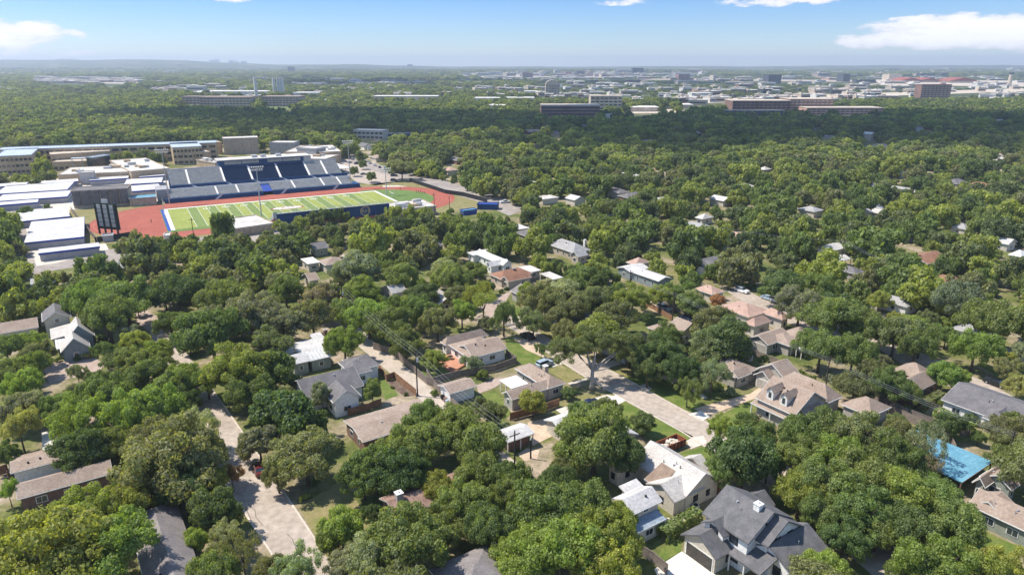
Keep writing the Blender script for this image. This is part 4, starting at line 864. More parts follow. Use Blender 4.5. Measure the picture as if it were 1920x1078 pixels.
m = MB(); FB(m, 32.5, 81.5, 48.3, 58, 10, 17.0); FB(m, 5, 101, 49, 56, 0, 12.4); m.build('press_box', 'navy', gs)
m = MB(); FB(m, 31.5, 85.5, 47.6, 60, 17.0, 17.4); m.build('press_box_roof', 'membrane', gs)
m = MB(); FB(m, 81.6, 86, 48.3, 59, 10, 17.0); m.build('stair_tower', 'roof_pale', gs)
for x0, x1 in ((35.5, 45), (45.4, 55), (60, 68.5), (68.9, 79.5)):
    m = MB(); FB(m, x0, x1, 48.15, 48.32, 14.6, 16.5); m.build('press_box_window', 'glass_press', gs)
for x in (52, 57, 66): m = MB(); FB(m, x, x+3, 52, 55, 17.4, 18.8); m.build('roof_unit', 'galv', gs)
# visitor stand with the circular crest on its outer wall
vs_ = thing('visitor_stand', FP(68, -66, 0), 'blue backed visitor stand with gold AH crest facing the trees', 'grandstand'); landmark('the blue visitor stand', vs_.location)
m = MB(); FB(m, 41, 94.5, -70.4, -70, 1.2, 6.6); m.build('back_wall', 'navy', vs_)
m = MB()
for i in range(9): FB(m, 41, 94.5, -69.9+i*1.0, -68.9+i*1.0, 5.8-i*.55, 6.1-i*.55)
m.build('bench_rows', 'bench_metal', vs_)
m = MB(); FB(m, 40.8, 94.7, -71.2, -70.45, 6.5, 6.75)
for x in np.arange(41, 95, 1.8): FB(m, x, x+.08, -71.1, -71.0, 6.7, 7.8)
FB(m, 40.8, 94.7, -71.12, -71.02, 7.75, 7.85); FB(m, 40.8, 94.7, -71.12, -71.02, 7.2, 7.26); m.build('guard_rail', 'galv', vs_)
m = MB(); m.hexa([FP(39.5, -71, 4.5), FP(41, -71, 4.5), FP(41, -61, 1), FP(39.5, -61, 1), FP(39.5, -71, 7.4), FP(41, -71, 7.4), FP(41, -61, 2), FP(39.5, -61, 2)]); m.build('end_stair', 'galv', vs_)
m = MB()
for x in np.arange(43, 94, 6.3): FB(m, x, x+.3, -70.6, -70.45, 0, 6.4); FB(m, x, x+.3, -62, -61.7, 0, 1.2)
m.build('support_post', 'trim_blue', vs_)
def crest(x, z, R):
    def W(a, r, d): return FP(x+r*math.cos(a), -70.45-d, z+r*math.sin(a))
    for r0, r1, mt, d in ((0, R*1.0, 'gold', .10), (0, R*.86, 'navy', .14), (0, R*.80, 'gold', .18), (0, R*.70, 'navy', .22)):
        m = MB(); n = 36; m.face([W(2*math.pi*k/n, r1, d) for k in range(n)]); m.build('crest_ring', mt, vs_)
    rot = Matrix.Translation(Vector(FP(x, -70.75, z))) @ Matrix.Rotation(math.radians(29), 4, 'Z') @ Matrix.Rotation(math.radians(90), 4, 'X')
    ftext('AH', 0, 0, R*1.15, 'gold', 0, 'crest_letters', vs_, mat3=rot, ext=.02)
crest(82.3, 3.9, 2.5)
# near side stadium buildings and other flat roofed blocks
def block(name, label, cat, Lp, Rp, B, z, wall, roof='membrane', fascia=None, units=0, group=None, short=None, win=0, base=0, open_=False, panels=0, clear=True):
    a = at(*Lp, z); b = at(*Rp, z); d = (b-a); ln = Vector((d.x, d.y)).length; ex = (d.x/ln, d.y/ln); ey = (-ex[1], ex[0])
    if isinstance(B, (int, float)): dep = B
    else: c = at(*B, z)-a; dep = max(3, c.x*ey[0]+c.y*ey[1])
    ctr = (a.x+ex[0]*ln/2+ey[0]*dep/2, a.y+ex[1]*ln/2+ey[1]*dep/2, 0)
    root = thing(name, ctr, label, cat, group)
    if short: landmark(short, ctr)
    r = random.Random(label)
    if not open_:
        m = MB(); m.box(a, ex, ey, .25, ln-.25, .25, dep-.25, base, z-.3); m.build('wall', wall, root)
    else:
        for s in (0.3, ln/2, ln-.3):
            for t in (.3, dep-.3): m = MB(); m.box(a, ex, ey, s-.12, s+.12, t-.12, t+.12, 0, z-.3); m.build('post', 'galv', root)
    m = MB(); m.box(a, ex, ey, 0, ln, 0, dep, z-.3, z); m.build('roof', roof, root)
    if fascia: m = MB(); m.box(a, ex, ey, -.06, ln+.06, -.06, 0, z-.75, z+.03); m.box(a, ex, ey, ln, ln+.06, 0, dep, z-.75, z+.03); m.build('fascia', fascia, root)
    elif not open_:   # parapet
        m = MB()
        for q in ((0, ln, 0, .3), (0, ln, dep-.3, dep), (0, .3, .3, dep-.3), (ln-.3, ln, .3, dep-.3)): m.box(a, ex, ey, *q, z, z+.35)
        m.build('parapet', wall if roof != 'roof_steel' else roof, root)
    for k in range(units):
        s = ln*(.1+.8*r.random()); t = dep*(.2+.6*r.random()); u = 1+1.6*r.random(); m = MB(); m.box(a, ex, ey, s-u, s+u, t-u*.7, t+u*.7, z, z+1+r.random()); m.build('roof_unit', r.choice(('galv', 'membrane', 'school_stone')), root)
    if win:
        lv = max(1, int(z/4))
        for f in range(lv):
            for k in range(win):
                c = ln*(k+.5)/win; m = MB(); w2 = ln/win*.36; m.box(a, ex, ey, c-w2, c+w2, .12, .27, f*4+1.0+base, f*4+2.7+base); m.build('window', 'glass', root)
    for k in range(panels):
        c = ln*(k+.5)/panels; w2 = ln/panels*.46; m = MB(); n = 8
        pts = [(a.x+ex[0]*(c+w2*math.cos(t))+ey[0]*(.2-w2*.45*math.sin(t)), a.y+ex[1]*(c+w2*math.cos(t))+ey[1]*(.2-w2*.45*math.sin(t))) for t in [math.pi*i/n for i in range(n+1)]]
        m.poly(pts, base+1.5, z-.1); m.build('net_panel', 'roof_slate', root, smooth=False)
    if clear:
        P = lambda s, t, zz: px((a.x+ex[0]*s+ey[0]*t, a.y+ex[1]*s+ey[1]*t, zz))
        CLEAR.append(hull_of([P(0, 0, base+1), P(ln, 0, base+1), P(0, 0, z), P(ln, 0, z), P(0, dep, z), P(ln, dep, z)]))
    FOOT.append((ctr, max(ln, dep)/2, [(a.x+ex[0]*s+ey[0]*t, a.y+ex[1]*s+ey[1]*t) for s, t in ((0, 0), (ln, 0), (ln, dep), (0, dep))]))
    return root
block('field_house', 'white roofed field house left of the visitor stand', 'building', r4(1300, 92), r4(1540, 58), r4(1180, 45), 3.6, 'school_tan', 'membrane', short='the left field house')
block('concession_building', 'white roofed concession block right of the visitor stand', 'building', s5(620, 325), s5(1070, 280), s5(640, 235), 4.2, 'school_tan', 'membrane', units=7, short='the concession block')
block('storage_unit', 'blue storage rack at the end of the stadium street', 'storage', s5(1520, 262), s5(1755, 268), 6, 2.6, 'navy', 'trim_blue', short='the blue storage rack')
block('storage_unit', 'long flat blue container beside the stadium trees', 'storage', s5(1370, 338), s5(1530, 318), 4, 2.2, 'trim_blue', 'tarp_blue')
block('shelter', 'white sided shelter behind the scoreboard near the street', 'shelter', s4(1470, 400), s4(1530, 395), 6, 2.8, 'membrane', 'membrane')
block('equipment_shed', 'small grey roofed shed below the scoreboard', 'shed', s4(915, 405), s4(1020, 395), 5, 2.4, 'trailer_wall', 'roof_grey')
block('batting_cage', 'tall netted practice hall with six rounded mauve panels beside the track', 'sports hall', s1(790, 715), s1(1430, 682), s1(765, 672), 9, 'school_tan', 'roof_slate', panels=6, base=0, short='the netted practice hall')
block('dugout', 'tan walled dugout with light blue roof beside the practice hall', 'dugout', s1(1445, 802), s1(1760, 778), s1(1440, 765), 4, 'school_tan', 'tarp_blue', short='the light blue dugout')
PT = [('long white portable row nearest the practice hall', s1(-60, 742), s1(755, 692), s1(-60, 655)), ('second long white portable row from the practice hall', s1(-60, 825), s1(755, 770), s1(-60, 755)),
      ('grey walled portable with small canopy lamp in front', s1(-60, 872), s1(425, 832), s1(-60, 838)), ('short white portable at the far left by the play yard', s1(-60, 662), s1(290, 640), s1(-60, 630)),
      ('narrow white portable right of the play yard', s1(430, 632), s1(882, 598), s1(430, 600)), ('narrow white portable right of the small stone tower', s1(1000, 590), s1(1442, 562), s1(1000, 562)),
      ('narrow white portable closest to the tall light mast', s1(1565, 552), s1(1850, 532), s1(1565, 522)), ('wide white portable row ending at the grandstand tower', s1(1390, 635), s1(1815, 610), s1(1000, 600)),
      ('white portable right behind the practice hall', s1(1440, 715), s1(1818, 685), s1(1400, 655)), ('white portable with stepped blue edge beside the car park', s4(155, 268), s4(632, 218), s4(128, 178)),
      ('largest white roofed portable beside the car park', s4(215, 458), s4(757, 402), s4(165, 278)), ('front long grey walled portable along the street', s4(345, 553), s4(897, 489), s4(330, 517))]
for i, (lb, a_, b_, c_) in enumerate(PT):
    block('portable_classroom', lb+', blue trimmed', 'portable building', a_, b_, c_, 3.3, 'trailer_wall', 'roof_white', fascia='trim_blue', group='white roofed portable classrooms', short=lb if i in (9, 10, 11) else None)
SC = 'tan stone school building '
block('school_building', SC+'with ribbed white roof left of the stone tower', 'school building', s1(640, 530), s1(1465, 494), s1(600, 455), 5.5, 'school_stone', units=5, short='the ribbed roof school block')
block('stair_tower', 'small grey stone tower between two tan school roofs', 'tower', s1(878, 508), s1(1046, 500), 7, 7.4, 'roof_pale', 'roof_pale')
block('school_building', SC+'with wide pale roof next to the grandstand', 'school building', s1(1466, 492), s1(1905, 455), s1(1330, 360), 6.5, 'school_stone', units=9)
block('school_building', SC+'with lower terrace and dark windows', 'school building', s1(580, 388), s1(1036, 372), 14, 6, 'school_stone', 'beige_far', win=7)
block('school_building', SC+'with upper curved terrace under the long metal roof', 'school building', s1(560, 302), s1(1238, 262), 16, 10, 'school_stone', 'beige_far', win=9)
block('glass_hall', 'glass walled entry hall on the terraced school building', 'building', s1(1035, 335), s1(1238, 305), 6, 9.4, 'glass', 'roof_steel')
block('canopy', 'thin grey blue canopy roof on the school terrace', 'canopy', s1(790, 345), s1(1030, 335), 5, 9.0, 'glass', 'roof_steel', open_=True)
block('school_building', 'very long glass banded school wing under a pale blue metal roof', 'school building', s1(-60, 252), s2(745, 168), 18, 12.5, 'school_stone', 'roof_steel', short='the long metal school roof', win=24)
block('school_building', SC+'at the left edge with broad metal roof', 'school building', s1(-60, 325), s1(352, 305), s1(-60, 250), 12.5, 'school_stone', 'roof_steel', win=8)
block('school_building', SC+'at the left edge, lower tier with blue playground', 'school building', s1(-60, 390), s1(385, 376), 7, 8, 'school_stone', 'beige_far', win=5)
block('school_building', SC+'with winged metal roof behind the tall mast', 'school building', s2(255, 225), s2(590, 208), s2(110, 180), 12.5, 'school_stone', 'roof_steel', win=8)
block('school_building', SC+'lower tier below the winged metal roof', 'school building', s2(270, 292), s2(485, 288), 8, 8, 'school_stone', 'beige_far', win=4)
block('school_building', SC+'corner box right of the winged metal roof', 'school building', s2(485, 285), s2(692, 268), 12, 7.5, 'school_stone', 'membrane', win=3)
block('auditorium', 'plain tall tan auditorium block rising behind the press box', 'auditorium', s2(820, 125), s2(1222, 110), 16, 12.8, 'school_tan', 'membrane', short='the tall tan auditorium')
block('school_building', SC+'narrow part left of the auditorium', 'school building', s2(748, 165), s2(815, 160), 10, 9.5, 'school_stone', 'membrane')
block('gymnasium', 'tan gymnasium with white roof and vents right of the auditorium', 'gymnasium', s3(180, 246), s3(530, 245), s3(0, 180), 7.5, 'school_stone', units=8, short='the tan gymnasium')
block('gymnasium', 'tan gym wing with angled front wall nearest the parked cars', 'gymnasium', s3(535, 248), s3(755, 238), 46, 8.0, 'school_stone', units=4)
block('roof_pavilion', 'grey white raised roof box on the far gym roof', 'building', s3(20, 150), s3(270, 152), 14, 10.5, 'roof_grey')
block('roof_pavilion', 'grey white raised roof box on the near gym roof', 'building', s3(300, 200), s3(495, 212), 12, 10.5, 'roof_grey')
block('school_annex', 'low white roofed annex directly behind the right stand', 'school building', s3(0, 305), s3(590, 318), s3(200, 262), 6, 'school_stone', units=5)
block('canopy', 'white canopy roof at the right end of the grandstand', 'canopy', s3(740, 412), s3(858, 402), s3(680, 350), 4, 'membrane', open_=True)
block('school_annex', 'white roof with triangular glass canopy left of the press box', 'school building', s2(520, 360), s2(735, 395), s2(520, 335), 7, 'school_stone', units=4)
block('apartment_building', 'white three storey house with dark roof above the stadium street', 'apartment building', s3(870, 22), s3(1172, 30), 14, 8.5, 'wall_cream', 'membrane', win=7, short='the white three storey building')
block('shop_building', 'long low white and blue canopy right of the three storey building', 'canopy', s3(1190, 62), s3(1560, 50), 10, 4.5, 'navy', 'membrane')
# light masts, goal posts, scoreboard, poles
def mast(uv, h, label, facing=-90, short=None, group='stadium light masts'):
    p = at(*uv); t = thing('light_mast', p, label, 'light mast', group)
    if short: landmark(short, p)
    m = MB(); m.tube([p, (p.x, p.y, h)], [.32, .16], 8); m.build('mast_pole', 'galv', t)
    ex = G1
    for j, z in enumerate((h, h-1.3)):
        m = MB(); m.box(p, ex, (-ex[1], ex[0]), -3.4+j*.4, 3.4-j*.4, -.1, .1, z-.12, z+.05); m.build('cross_arm', 'galv', t)
        for k in range(7-j):
            m = MB(); c = -3.0+k+j*.5; q = (p.x+ex[0]*c, p.y+ex[1]*c); m.tube([(q[0]+.0, q[1], z+.15), (q[0]-ex[1]*-.0, q[1]-.1, z+.62)], [.2, .38], 7); m.build('floodlight', 'lamp', t)
    return t
mast((318, 382), 28, 'tall stadium light mast at the left end of the grandstand')
mast((491, 410), 24.4, 'tall stadium light mast in front of the field centre', short='the centre light mast')
mast((658, 352), 27.3, 'tall stadium light mast at the right end of the grandstand')
mast((725, 366), 14.5, 'shorter light mast beside the right goal post')
mast((312, 345), 20, 'light mast left of the press box behind the benches') if False else None
def goal(x, y, label):
    t = thing('goal_post', FP(x, y, 0), label, 'goal post', 'white football goal posts')
    m = MB(); m.tube([FP(x, y, 0), FP(x, y, 3)], .12, 6); m.build('stem', 'white_paint', t)
    m = MB(); m.tube([FP(x, y-3.6, 3), FP(x, y+3.6, 3)], .1, 6); m.build('crossbar', 'white_paint', t)
    for s in (-3.6, 3.6): m = MB(); m.tube([FP(x, y+s, 3), FP(x, y+s, 10)], .09, 6); m.build('upright', 'white_paint', t)
goal(111.8, -25, 'white goal post on the dark green right end'); goal(-2.5, -25, 'white goal post at the left end line')
a = at(187.5, 438); b = at(222.5, 441); d = (b-a); ln = d.length; ex = (d.x/ln, d.y/ln); ey = (-ex[1], ex[0])
t = thing('scoreboard', (a+b)/2, 'tall black scoreboard frame with pale panels, seen from behind', 'scoreboard'); landmark('the scoreboard', t.location)
for k in range(4): m = MB(); s = ln*k/3; m.box(a, ex, ey, s-.3, s+.3, -.3, .3, 0, 13.2); m.build('leg', 'scoreboard_black', t)
m = MB(); m.box(a, ex, ey, -.8, ln+.8, .32, .9, 2.2, 13.8); m.build('cabinet', 'scoreboard_black', t)
for k in range(3):
    for j in range(5): m = MB(); s = ln*(k+.5)/3; m.box(a, ex, ey, s-1.15, s+1.15, .05, .3, 3.4+j*1.98, 5.15+j*1.98); m.build('panel', 'score_panel', t)
m = MB(); m.box(a, ex, ey, ln/2-1.6, ln/2+1.6, .3, .8, 13.8, 15.4); m.build('top_sign', 'bench_metal', t)
CLEAR.append([(178, 378), (225, 378), (228, 445), (180, 445)])
def upole(uv, h, label, arms=1, short=None, name='utility_pole', lampy=False, mt='pole_wood'):
    p = at(*uv); t = thing(name, p, label, 'utility pole' if name == 'utility_pole' else 'lamp post')
    if short: landmark(short, p)
    m = MB(); m.tube([p, (p.x, p.y, h)], [.17, .12], 8); m.build('pole', mt, t)
    if arms: m = MB(); m.box(p, E1, E2, -1.1, 1.1, -.07, .07, h-.9, h-.75); m.build('cross_arm', mt, t)
    if arms == 2:
        m = MB(); m.tube([(p.x+.35, p.y-.1, h-2.9), (p.x+.35, p.y-.1, h-1.9)], .26, 9); m.build('transformer', 'galv', t)
    if lampy: m = MB(); m.tube([(p.x, p.y, h-.1), (p.x, p.y, h+.3)], [.2, .12], 7); m.build('lamp_head', 'lamp', t)
    return Vector((p.x, p.y, h-.7))
t1 = upole((783, 742), 11.2, 'dark utility pole with grey transformer beside the alley', 2, 'the transformer pole')
t2 = upole((645, 600), 10.5, 'utility pole at the tree covered end of the alley', 2)
t3 = upole((965, 905), 10.5, 'utility pole hidden at the near end of the alley')
t4 = upole((44, 520), 12, 'dark utility pole beside the front portable classroom', 1, 'the left utility pole')
t5 = upole((366, 462), 12, 'dark utility pole between the sidewalk trees and the field')
t6 = upole((843, 398), 8.5, 'black street lamp pole behind the concession block', 0, None, 'lamp_post', True)
t7 = upole((815, 408), 12, 'thin dark pole left of the stadium street bend')
t8 = upole((934, 392), 9, 'wooden pole at the end of the stadium street', 1)
t9 = upole((1260, 605), 9.5, 'utility pole behind the silver suv court', 1)
t10 = upole((1576, 500), 10.5, 'dark utility pole in front of the open white carport', 1, 'the carport utility pole')
t11 = upole((1545, 745), 10, 'utility pole along the fence behind the dormer house')
t12 = upole((1880, 900), 10, 'utility pole at the lower end of the right power line')
t13 = upole((995, 860), 4.2, 'black garden lamp post on the round sandy patio', 0, None, 'lamp_post', True, 'dark')
t14 = upole((1180, 560), 9.5, 'utility pole at the pink flower fence')
t15 = upole((1350, 470), 10, 'utility pole among dark trees left of the white cottage')
t16 = upole((1720, 570), 10, 'utility pole right of the small dark grey hip roof')
def wire(a, b, label, sag=1.0, off=0, r=.028):
    m = MB(); d = (b-a); n = Vector((-d.y, d.x, 0)).normalized()*off
    m.tube([a+d*(i/12)+n+Vector((0, 0, -4*sag*(i/12)*(1-i/12))) for i in range(13)], r, 4); solo('power_line', m, 'galv', label, 'power line', 'power lines')
for i, o_ in enumerate((-.9, 0, .9)):
    for a, b, s in ((t2, t1, 'over the alley towards the transformer pole'), (t1, t3, 'over the alley below the transformer pole'), (t14, t9, 'above the retaining fence'), (t9, t11, 'crossing above the courtyard house'), (t11, t12, 'above the fence right of the hipped garage'), (t15, t10, 'running to the carport pole'), (t10, t16, 'running right from the carport pole')):
        wire(a, b, ('left', 'middle', 'right')[i]+' strand of the power line '+s, .9, o_, .015)
# fences
def fence(pts, h, mt, label, step=2.4, clear=False):
    P = [at(*p) for p in pts]; c = (P[0]+P[-1])/2; t = thing('fence', c, label, 'fence', None)
    for a, b in zip(P[:-1], P[1:]):
        d = b-a; ln = d.length; ex = (d.x/ln, d.y/ln); ey = (-ex[1], ex[0])
        m = MB(); m.box(a, ex, ey, 0, ln, -.03, .03, .08, h); m.build('boards', mt, t)
        m = MB(); m.box(a, ex, ey, 0, ln, -.07, .07, h, h+.06); m.build('top_rail', mt if mt != 'dark' else 'galv', t)
        for k in range(min(12, int(ln/step)+1)):
            s = k*ln/max(1, min(12, int(ln/step)+1)); m = MB(); m.box(a, ex, ey, s-.06, s+.06, .03, .15, 0, h+.1); m.build('post', mt, t)
    return t
fence([(700, 655), q2(1560, 400), q2(1916, 720), (848, 738)], 1.9, 'wood_old', 'weathered grey fence on the far side of the alley')
fence([q2(1375, 560), q2(1470, 690), q2(1555, 660), q2(1800, 860)], 1.8, 'wood_fence', 'reddish cedar fence around the small square lawn')
fence([q2(1040, 1078), q2(1250, 1020), q2(1410, 960)], 1.7, 'wood_fence', 'reddish fence below the white gabled wing')
fence([(800, 705), (815, 728), (848, 760), (880, 790), (900, 808)], 1.8, 'wood_old', 'weathered fence along the near end of the alley')
fence([q3(180, 850), q3(300, 810), q3(560, 750), q3(880, 700), q3(1130, 610), q3(1010, 520)], 1.8, 'wood_old', 'grey brown fence between the green lawn and the narrow garage')
fence([q4(460, 410), q4(640, 360), q4(830, 310), q4(1010, 245)], 1.8, 'wood_fence', 'red brown fence between the grey ranch and the white shed')
fence([qe(260, 610), qe(500, 720), qe(720, 850)], 1.6, 'wood_fence', 'red wooden fence below the silver suv court')
fence([qe(180, 540), qe(255, 600), qe(330, 560), qe(550, 640), qe(930, 810), qe(1050, 870)], 1.9, 'wood_old', 'long grey retaining fence below the power line')
fence([qc(0, 520), qc(400, 760), qc(900, 960), qc(1300, 1078)], 1.8, 'wood_old', 'dark old fence under the right power line')
fence([qc(400, 790), qc(530, 850), qc(800, 990), qc(1050, 1078), (1790, 850)], 1.7, 'wood_old', 'low fence along the dusty yard by the blue pavilion')
fence([q8(650, 745), q8(940, 860), q8(960, 900)], 1.5, 'wood_old', 'short fence in front of the courtyard garage')
fence([r8(1670, 960), r8(1750, 1010), r8(1830, 1078)], 1.9, 'wood_old', 'grey wooden fence at the bottom beside the hedge')
fence([s5(770, 5), s5(1170, 140), s5(1370, 170), s5(1640, 240)], 2.4, 'dark', 'long black windscreen fence along the stadium street')
fence([s4(860, 455), s4(1120, 415), s4(1180, 405)], 2.2, 'scoreboard_black', 'dark windscreen fence below the scoreboard')
fence([s4(640, 170), s4(760, 320), s4(880, 460)], 2.2, 'wood_old', 'tan chain fence along the path left of the scoreboard')
fence([r7(0, 520), r7(45, 505), r7(50, 545)], 1.8, 'wood_fence', 'short red fence beside the white garage')
fence([q5(1290, 610), q5(1340, 640), q5(1390, 680)], 1.7, 'wood_fence', 'short cedar gate fence right of the cream house')
# ---------------------------------------------------------------- cars
def car_proto(kind, paint):
    """car at origin, nose along +x"""
    root = thing('parked_car', (0, 0, 0), None, None)
    if kind == 'suv': Ln, W, prof, cab = 4.8, 1.92, [(-2.4, .5), (-2.4, 1.0), (-2.25, 1.12), (1.1, 1.12), (2.2, .98), (2.4, .8), (2.4, .45)], [(-2.25, 1.1), (-2.0, 1.72), (.35, 1.74), (1.15, 1.1)]
    elif kind == 'pickup': Ln, W, prof, cab = 5.6, 1.98, [(-2.8, .55), (-2.8, 1.12), (1.3, 1.14), (2.6, 1.05), (2.8, .85), (2.8, .5)], [(-.9, 1.1), (-.75, 1.8), (.7, 1.82), (1.4, 1.1)]
    else: Ln, W, prof, cab = 4.6, 1.82, [(-2.3, .42), (-2.3, .88), (-2.1, .96), (1.2, .95), (2.15, .82), (2.3, .65), (2.3, .38)], [(-1.75, .94), (-1.1, 1.40), (.35, 1.42), (1.15, .93)]
    m = MB(); n = len(prof)+1; pr = [(prof[0][0], .28)]+prof[0:] ; pr = pr+[(prof[-1][0], .28)]
    for sgn, wy in ((0, 0),):
        L_, R_ = [], []
        k = len(pr); i0 = len(m.v)
        for yy, sc in ((-W/2, .0), (-W/2+.06, 0)): pass
        m.v += [(x, -W/2, z) if z < .95 else (x, -W/2+.08, z) for x, z in pr]; m.v += [(x, W/2, z) if z < .95 else (x, W/2-.08, z) for x, z in pr]
        m.f += [tuple(range(k)), tuple(reversed(range(k, 2*k)))]+[(j, k+j, k+(j+1) % k, (j+1) % k) for j in range(k)]; m.m += [0]*(k+2)
    m.build('body', paint, root)
    m = MB(); k = 4; yb, yt = W/2-.1, W/2-.26
    m.v += [(cab[0][0], -yb, cab[0][1]), (cab[1][0], -yt, cab[1][1]-.05), (cab[2][0], -yt, cab[2][1]-.05), (cab[3][0], -yb, cab[3][1])]
    m.v += [(x, -y, z) for x, y, z in m.v[:4]]
    m.f += [(0, 1, 2, 3), (7, 6, 5, 4)]+[(j, 4+j, 4+(j+1) % 4, (j+1) % 4) for j in range(4)]; m.m += [0]*6
    m.build('windows', 'glass', root)
    m = MB(); m.hexa([(cab[1][0]-.08, -yt-.02, cab[1][1]-.07), (cab[2][0]+.08, -yt-.02, cab[2][1]-.07), (cab[2][0]+.08, yt+.02, cab[2][1]-.07), (cab[1][0]-.08, yt+.02, cab[1][1]-.07), (cab[1][0], -yt, cab[1][1]), (cab[2][0], -yt, cab[2][1]), (cab[2][0], yt, cab[2][1]), (cab[1][0], yt, cab[1][1])]); m.build('car_roof', paint, root)
    for x in (cab[1][0]*.45, ):
        m = MB(); m.hexa([(x-.06, -yb-.01, 1.0), (x+.06, -yb-.01, 1.0), (x+.06, yb+.01, 1.0), (x-.06, yb+.01, 1.0), (x-.06, -yt-.01, cab[1][1]-.05), (x+.06, -yt-.01, cab[1][1]-.05), (x+.06, yt+.01, cab[1][1]-.05), (x-.06, yt+.01, cab[1][1]-.05)]); m.build('door_pillar', paint, root)
    for x in (-Ln/2+.85, Ln/2-.9):
        for s in (-1, 1):
            m = MB(); m.tube([(x, s*(W/2-.22), .34), (x, s*(W/2+.015), .34)], .34, 14); wo = m.build('wheel', 'rubber', root)
            m = MB(); m.tube([(x, s*(W/2), .34), (x, s*(W/2+.03), .34)], .2, 10); m.build('rim', 'galv', wo)
    for s in (-1, 1):
        m = MB(); m.box((0, 0), (1, 0), (0, 1), Ln/2-.12, Ln/2+.02, s*.62-.2, s*.62+.2, .66, .82); m.build('headlight', 'lamp', root)
        m = MB(); m.box((0, 0), (1, 0), (0, 1), -Ln/2-.02, -Ln/2+.1, s*.66-.16, s*.66+.16, .72, .95); m.build('tail_light', 'paint_red', root)
    return root
protos = {}
def kids(o): return [c for c in bpy.data.objects if c.parent == o]
def copy_tree(o, parent=None, childmap=None):
    c = o.copy(); COL.objects.link(c); c.parent = parent
    for ch in list(childmap[o.name]) if childmap else kids(o): copy_tree(ch, c, childmap)
    return c
CARS = []
def car(uv, head, kind, paint, label, group='parked cars', name='parked_car', grp=True):
    key = (kind, paint)
    if key not in protos:
        o = car_proto(kind, 'paint_'+paint); protos[key] = o
    else: o = copy_tree(protos[key])
    p = at(*uv); o.location = (p.x, p.y, .05); o.rotation_euler = (0, 0, math.radians(head)); o.name = name
    tag(o, label, 'pickup truck' if kind == 'pickup' else 'car', group); CARS.append(o); landmark_car = label; return o
ca = car((989, 634), 124, 'suv', 'black', 'black suv parked on the apron right of the bright lawn'); landmark('the black suv by the lawn', ca.location)
car((1021, 686), 40, 'suv', 'paleblue', 'pale car with dark windows behind the grey ranch roof')
car((1106, 760), 34, 'sedan', 'navyc', 'dark blue sedan on the driveway by the white roofed bungalow')
car((486, 884), 120, 'sedan', 'red', 'dark red car half hidden under the spreading olive oak at the left street')
car((1391, 548), -54, 'suv', 'white', 'white suv on the shaded street beside the faded red roof')
car((1440, 562), -54, 'sedan', 'paleblue', 'pale car parked behind the white suv on the shaded street')
car((1459, 568), -54, 'suv', 'white', 'second white car further along the shaded street')
car((1245, 581), -52, 'suv', 'silver', 'silver suv in the court behind the retaining fence')
car((1287, 600), -52, 'sedan', 'navyc', 'dark car in the shade below the silver suv')
car((1866, 722), -58, 'suv', 'black', 'long black suv on the street at the right edge')
car((947, 381), 20, 'pickup', 'white', 'white pickup at the end of the stadium street')
car((340, 741), 40, 'sedan', 'navyc', 'dark car peeking between crowns at the top of the left street')
car((739, 331), 0, 'suv', 'black', 'black suv beside the lone parking lot tree, upper one')
car((739, 340), 0, 'suv', 'navyc', 'dark suv beside the lone parking lot tree, lower one')
car((682, 328), 25, 'sedan', 'grey', 'dark grey sedan behind the small parking lot trees')
car((972, 536), 124, 'sedan', 'white', 'white car parked by the dark shrub at the brown roofed house')
cols = ['grey', 'silver', 'white', 'white', 'silver', 'white', 'navyc', 'paleblue', 'silver', 'navyc', 'grey']
pos = [(649, 296), (661, 299.5), (674, 302), (684, 304), (694, 307), (703, 311), (712, 315), (722, 317), (656, 306), (669, 308), (728, 320)]
names = ['first from the far end', 'second from the far end', 'third from the far end', 'fourth from the far end', 'fifth from the far end', 'sixth, under the oak edge', 'seventh, dark blue', 'eighth, pale', 'of the inner row, silver', 'of the inner row, dark', 'last near the lone tree']
for i, (u, v) in enumerate(pos): car((u, v), 100 if i < 8 else 60, 'suv' if i % 2 else 'sedan', cols[i], ('%s car in the school kerb row, %s' % (cols[i].replace('navyc', 'dark').replace('paleblue', 'pale'), names[i])), 'cars in the school kerb row')
# dumpster
p = at(1263, 846); t = thing('dumpster', p, 'rusty red open dumpster full of pale debris on the short drive', 'dumpster'); landmark('the rusty dumpster', p)
ln, wd = 6.6, 2.5; a_ = ang(34); b_ = ang(124); o0 = (p.x-a_[0]*ln/2, p.y-a_[1]*ln/2)
for nm, q in (('side_wall', (0, ln, 0, .12)), ('side_wall', (0, ln, wd-.12, wd)), ('end_wall', (0, .12, .12, wd-.12)), ('end_door', (ln-.12, ln, .12, wd-.12))): m = MB(); m.box(o0, a_, b_, *q, .25, 1.7); m.build(nm, 'rust', t)
m = MB(); m.box(o0, a_, b_, .12, ln-.12, .12, wd-.12, .2, .4); m.build('floor', 'dark', t)
for k in range(7): m = MB(); m.box(o0, a_, b_, k*1.05+.1, k*1.05+.2, -.08, 0, .25, 1.7); m.build('rib', 'dark', t)
m = MB(); r = random.Random(3)
for k in range(26):
    s, q = .4+r.random()*(ln-1.4), .3+r.random()*(wd-.9); aa = ang(r.random()*180); m.box((o0[0]+a_[0]*s+b_[0]*q, o0[1]+a_[1]*s+b_[1]*q), aa, (-aa[1], aa[0]), -.5*r.random()-.1, .4, -.2, .25, .5+r.random()*.5, 1.2+r.random()*.35)
solo('debris', m, 'debris', 'heap of pale boards and rubble filling the rusty dumpster', 'debris')
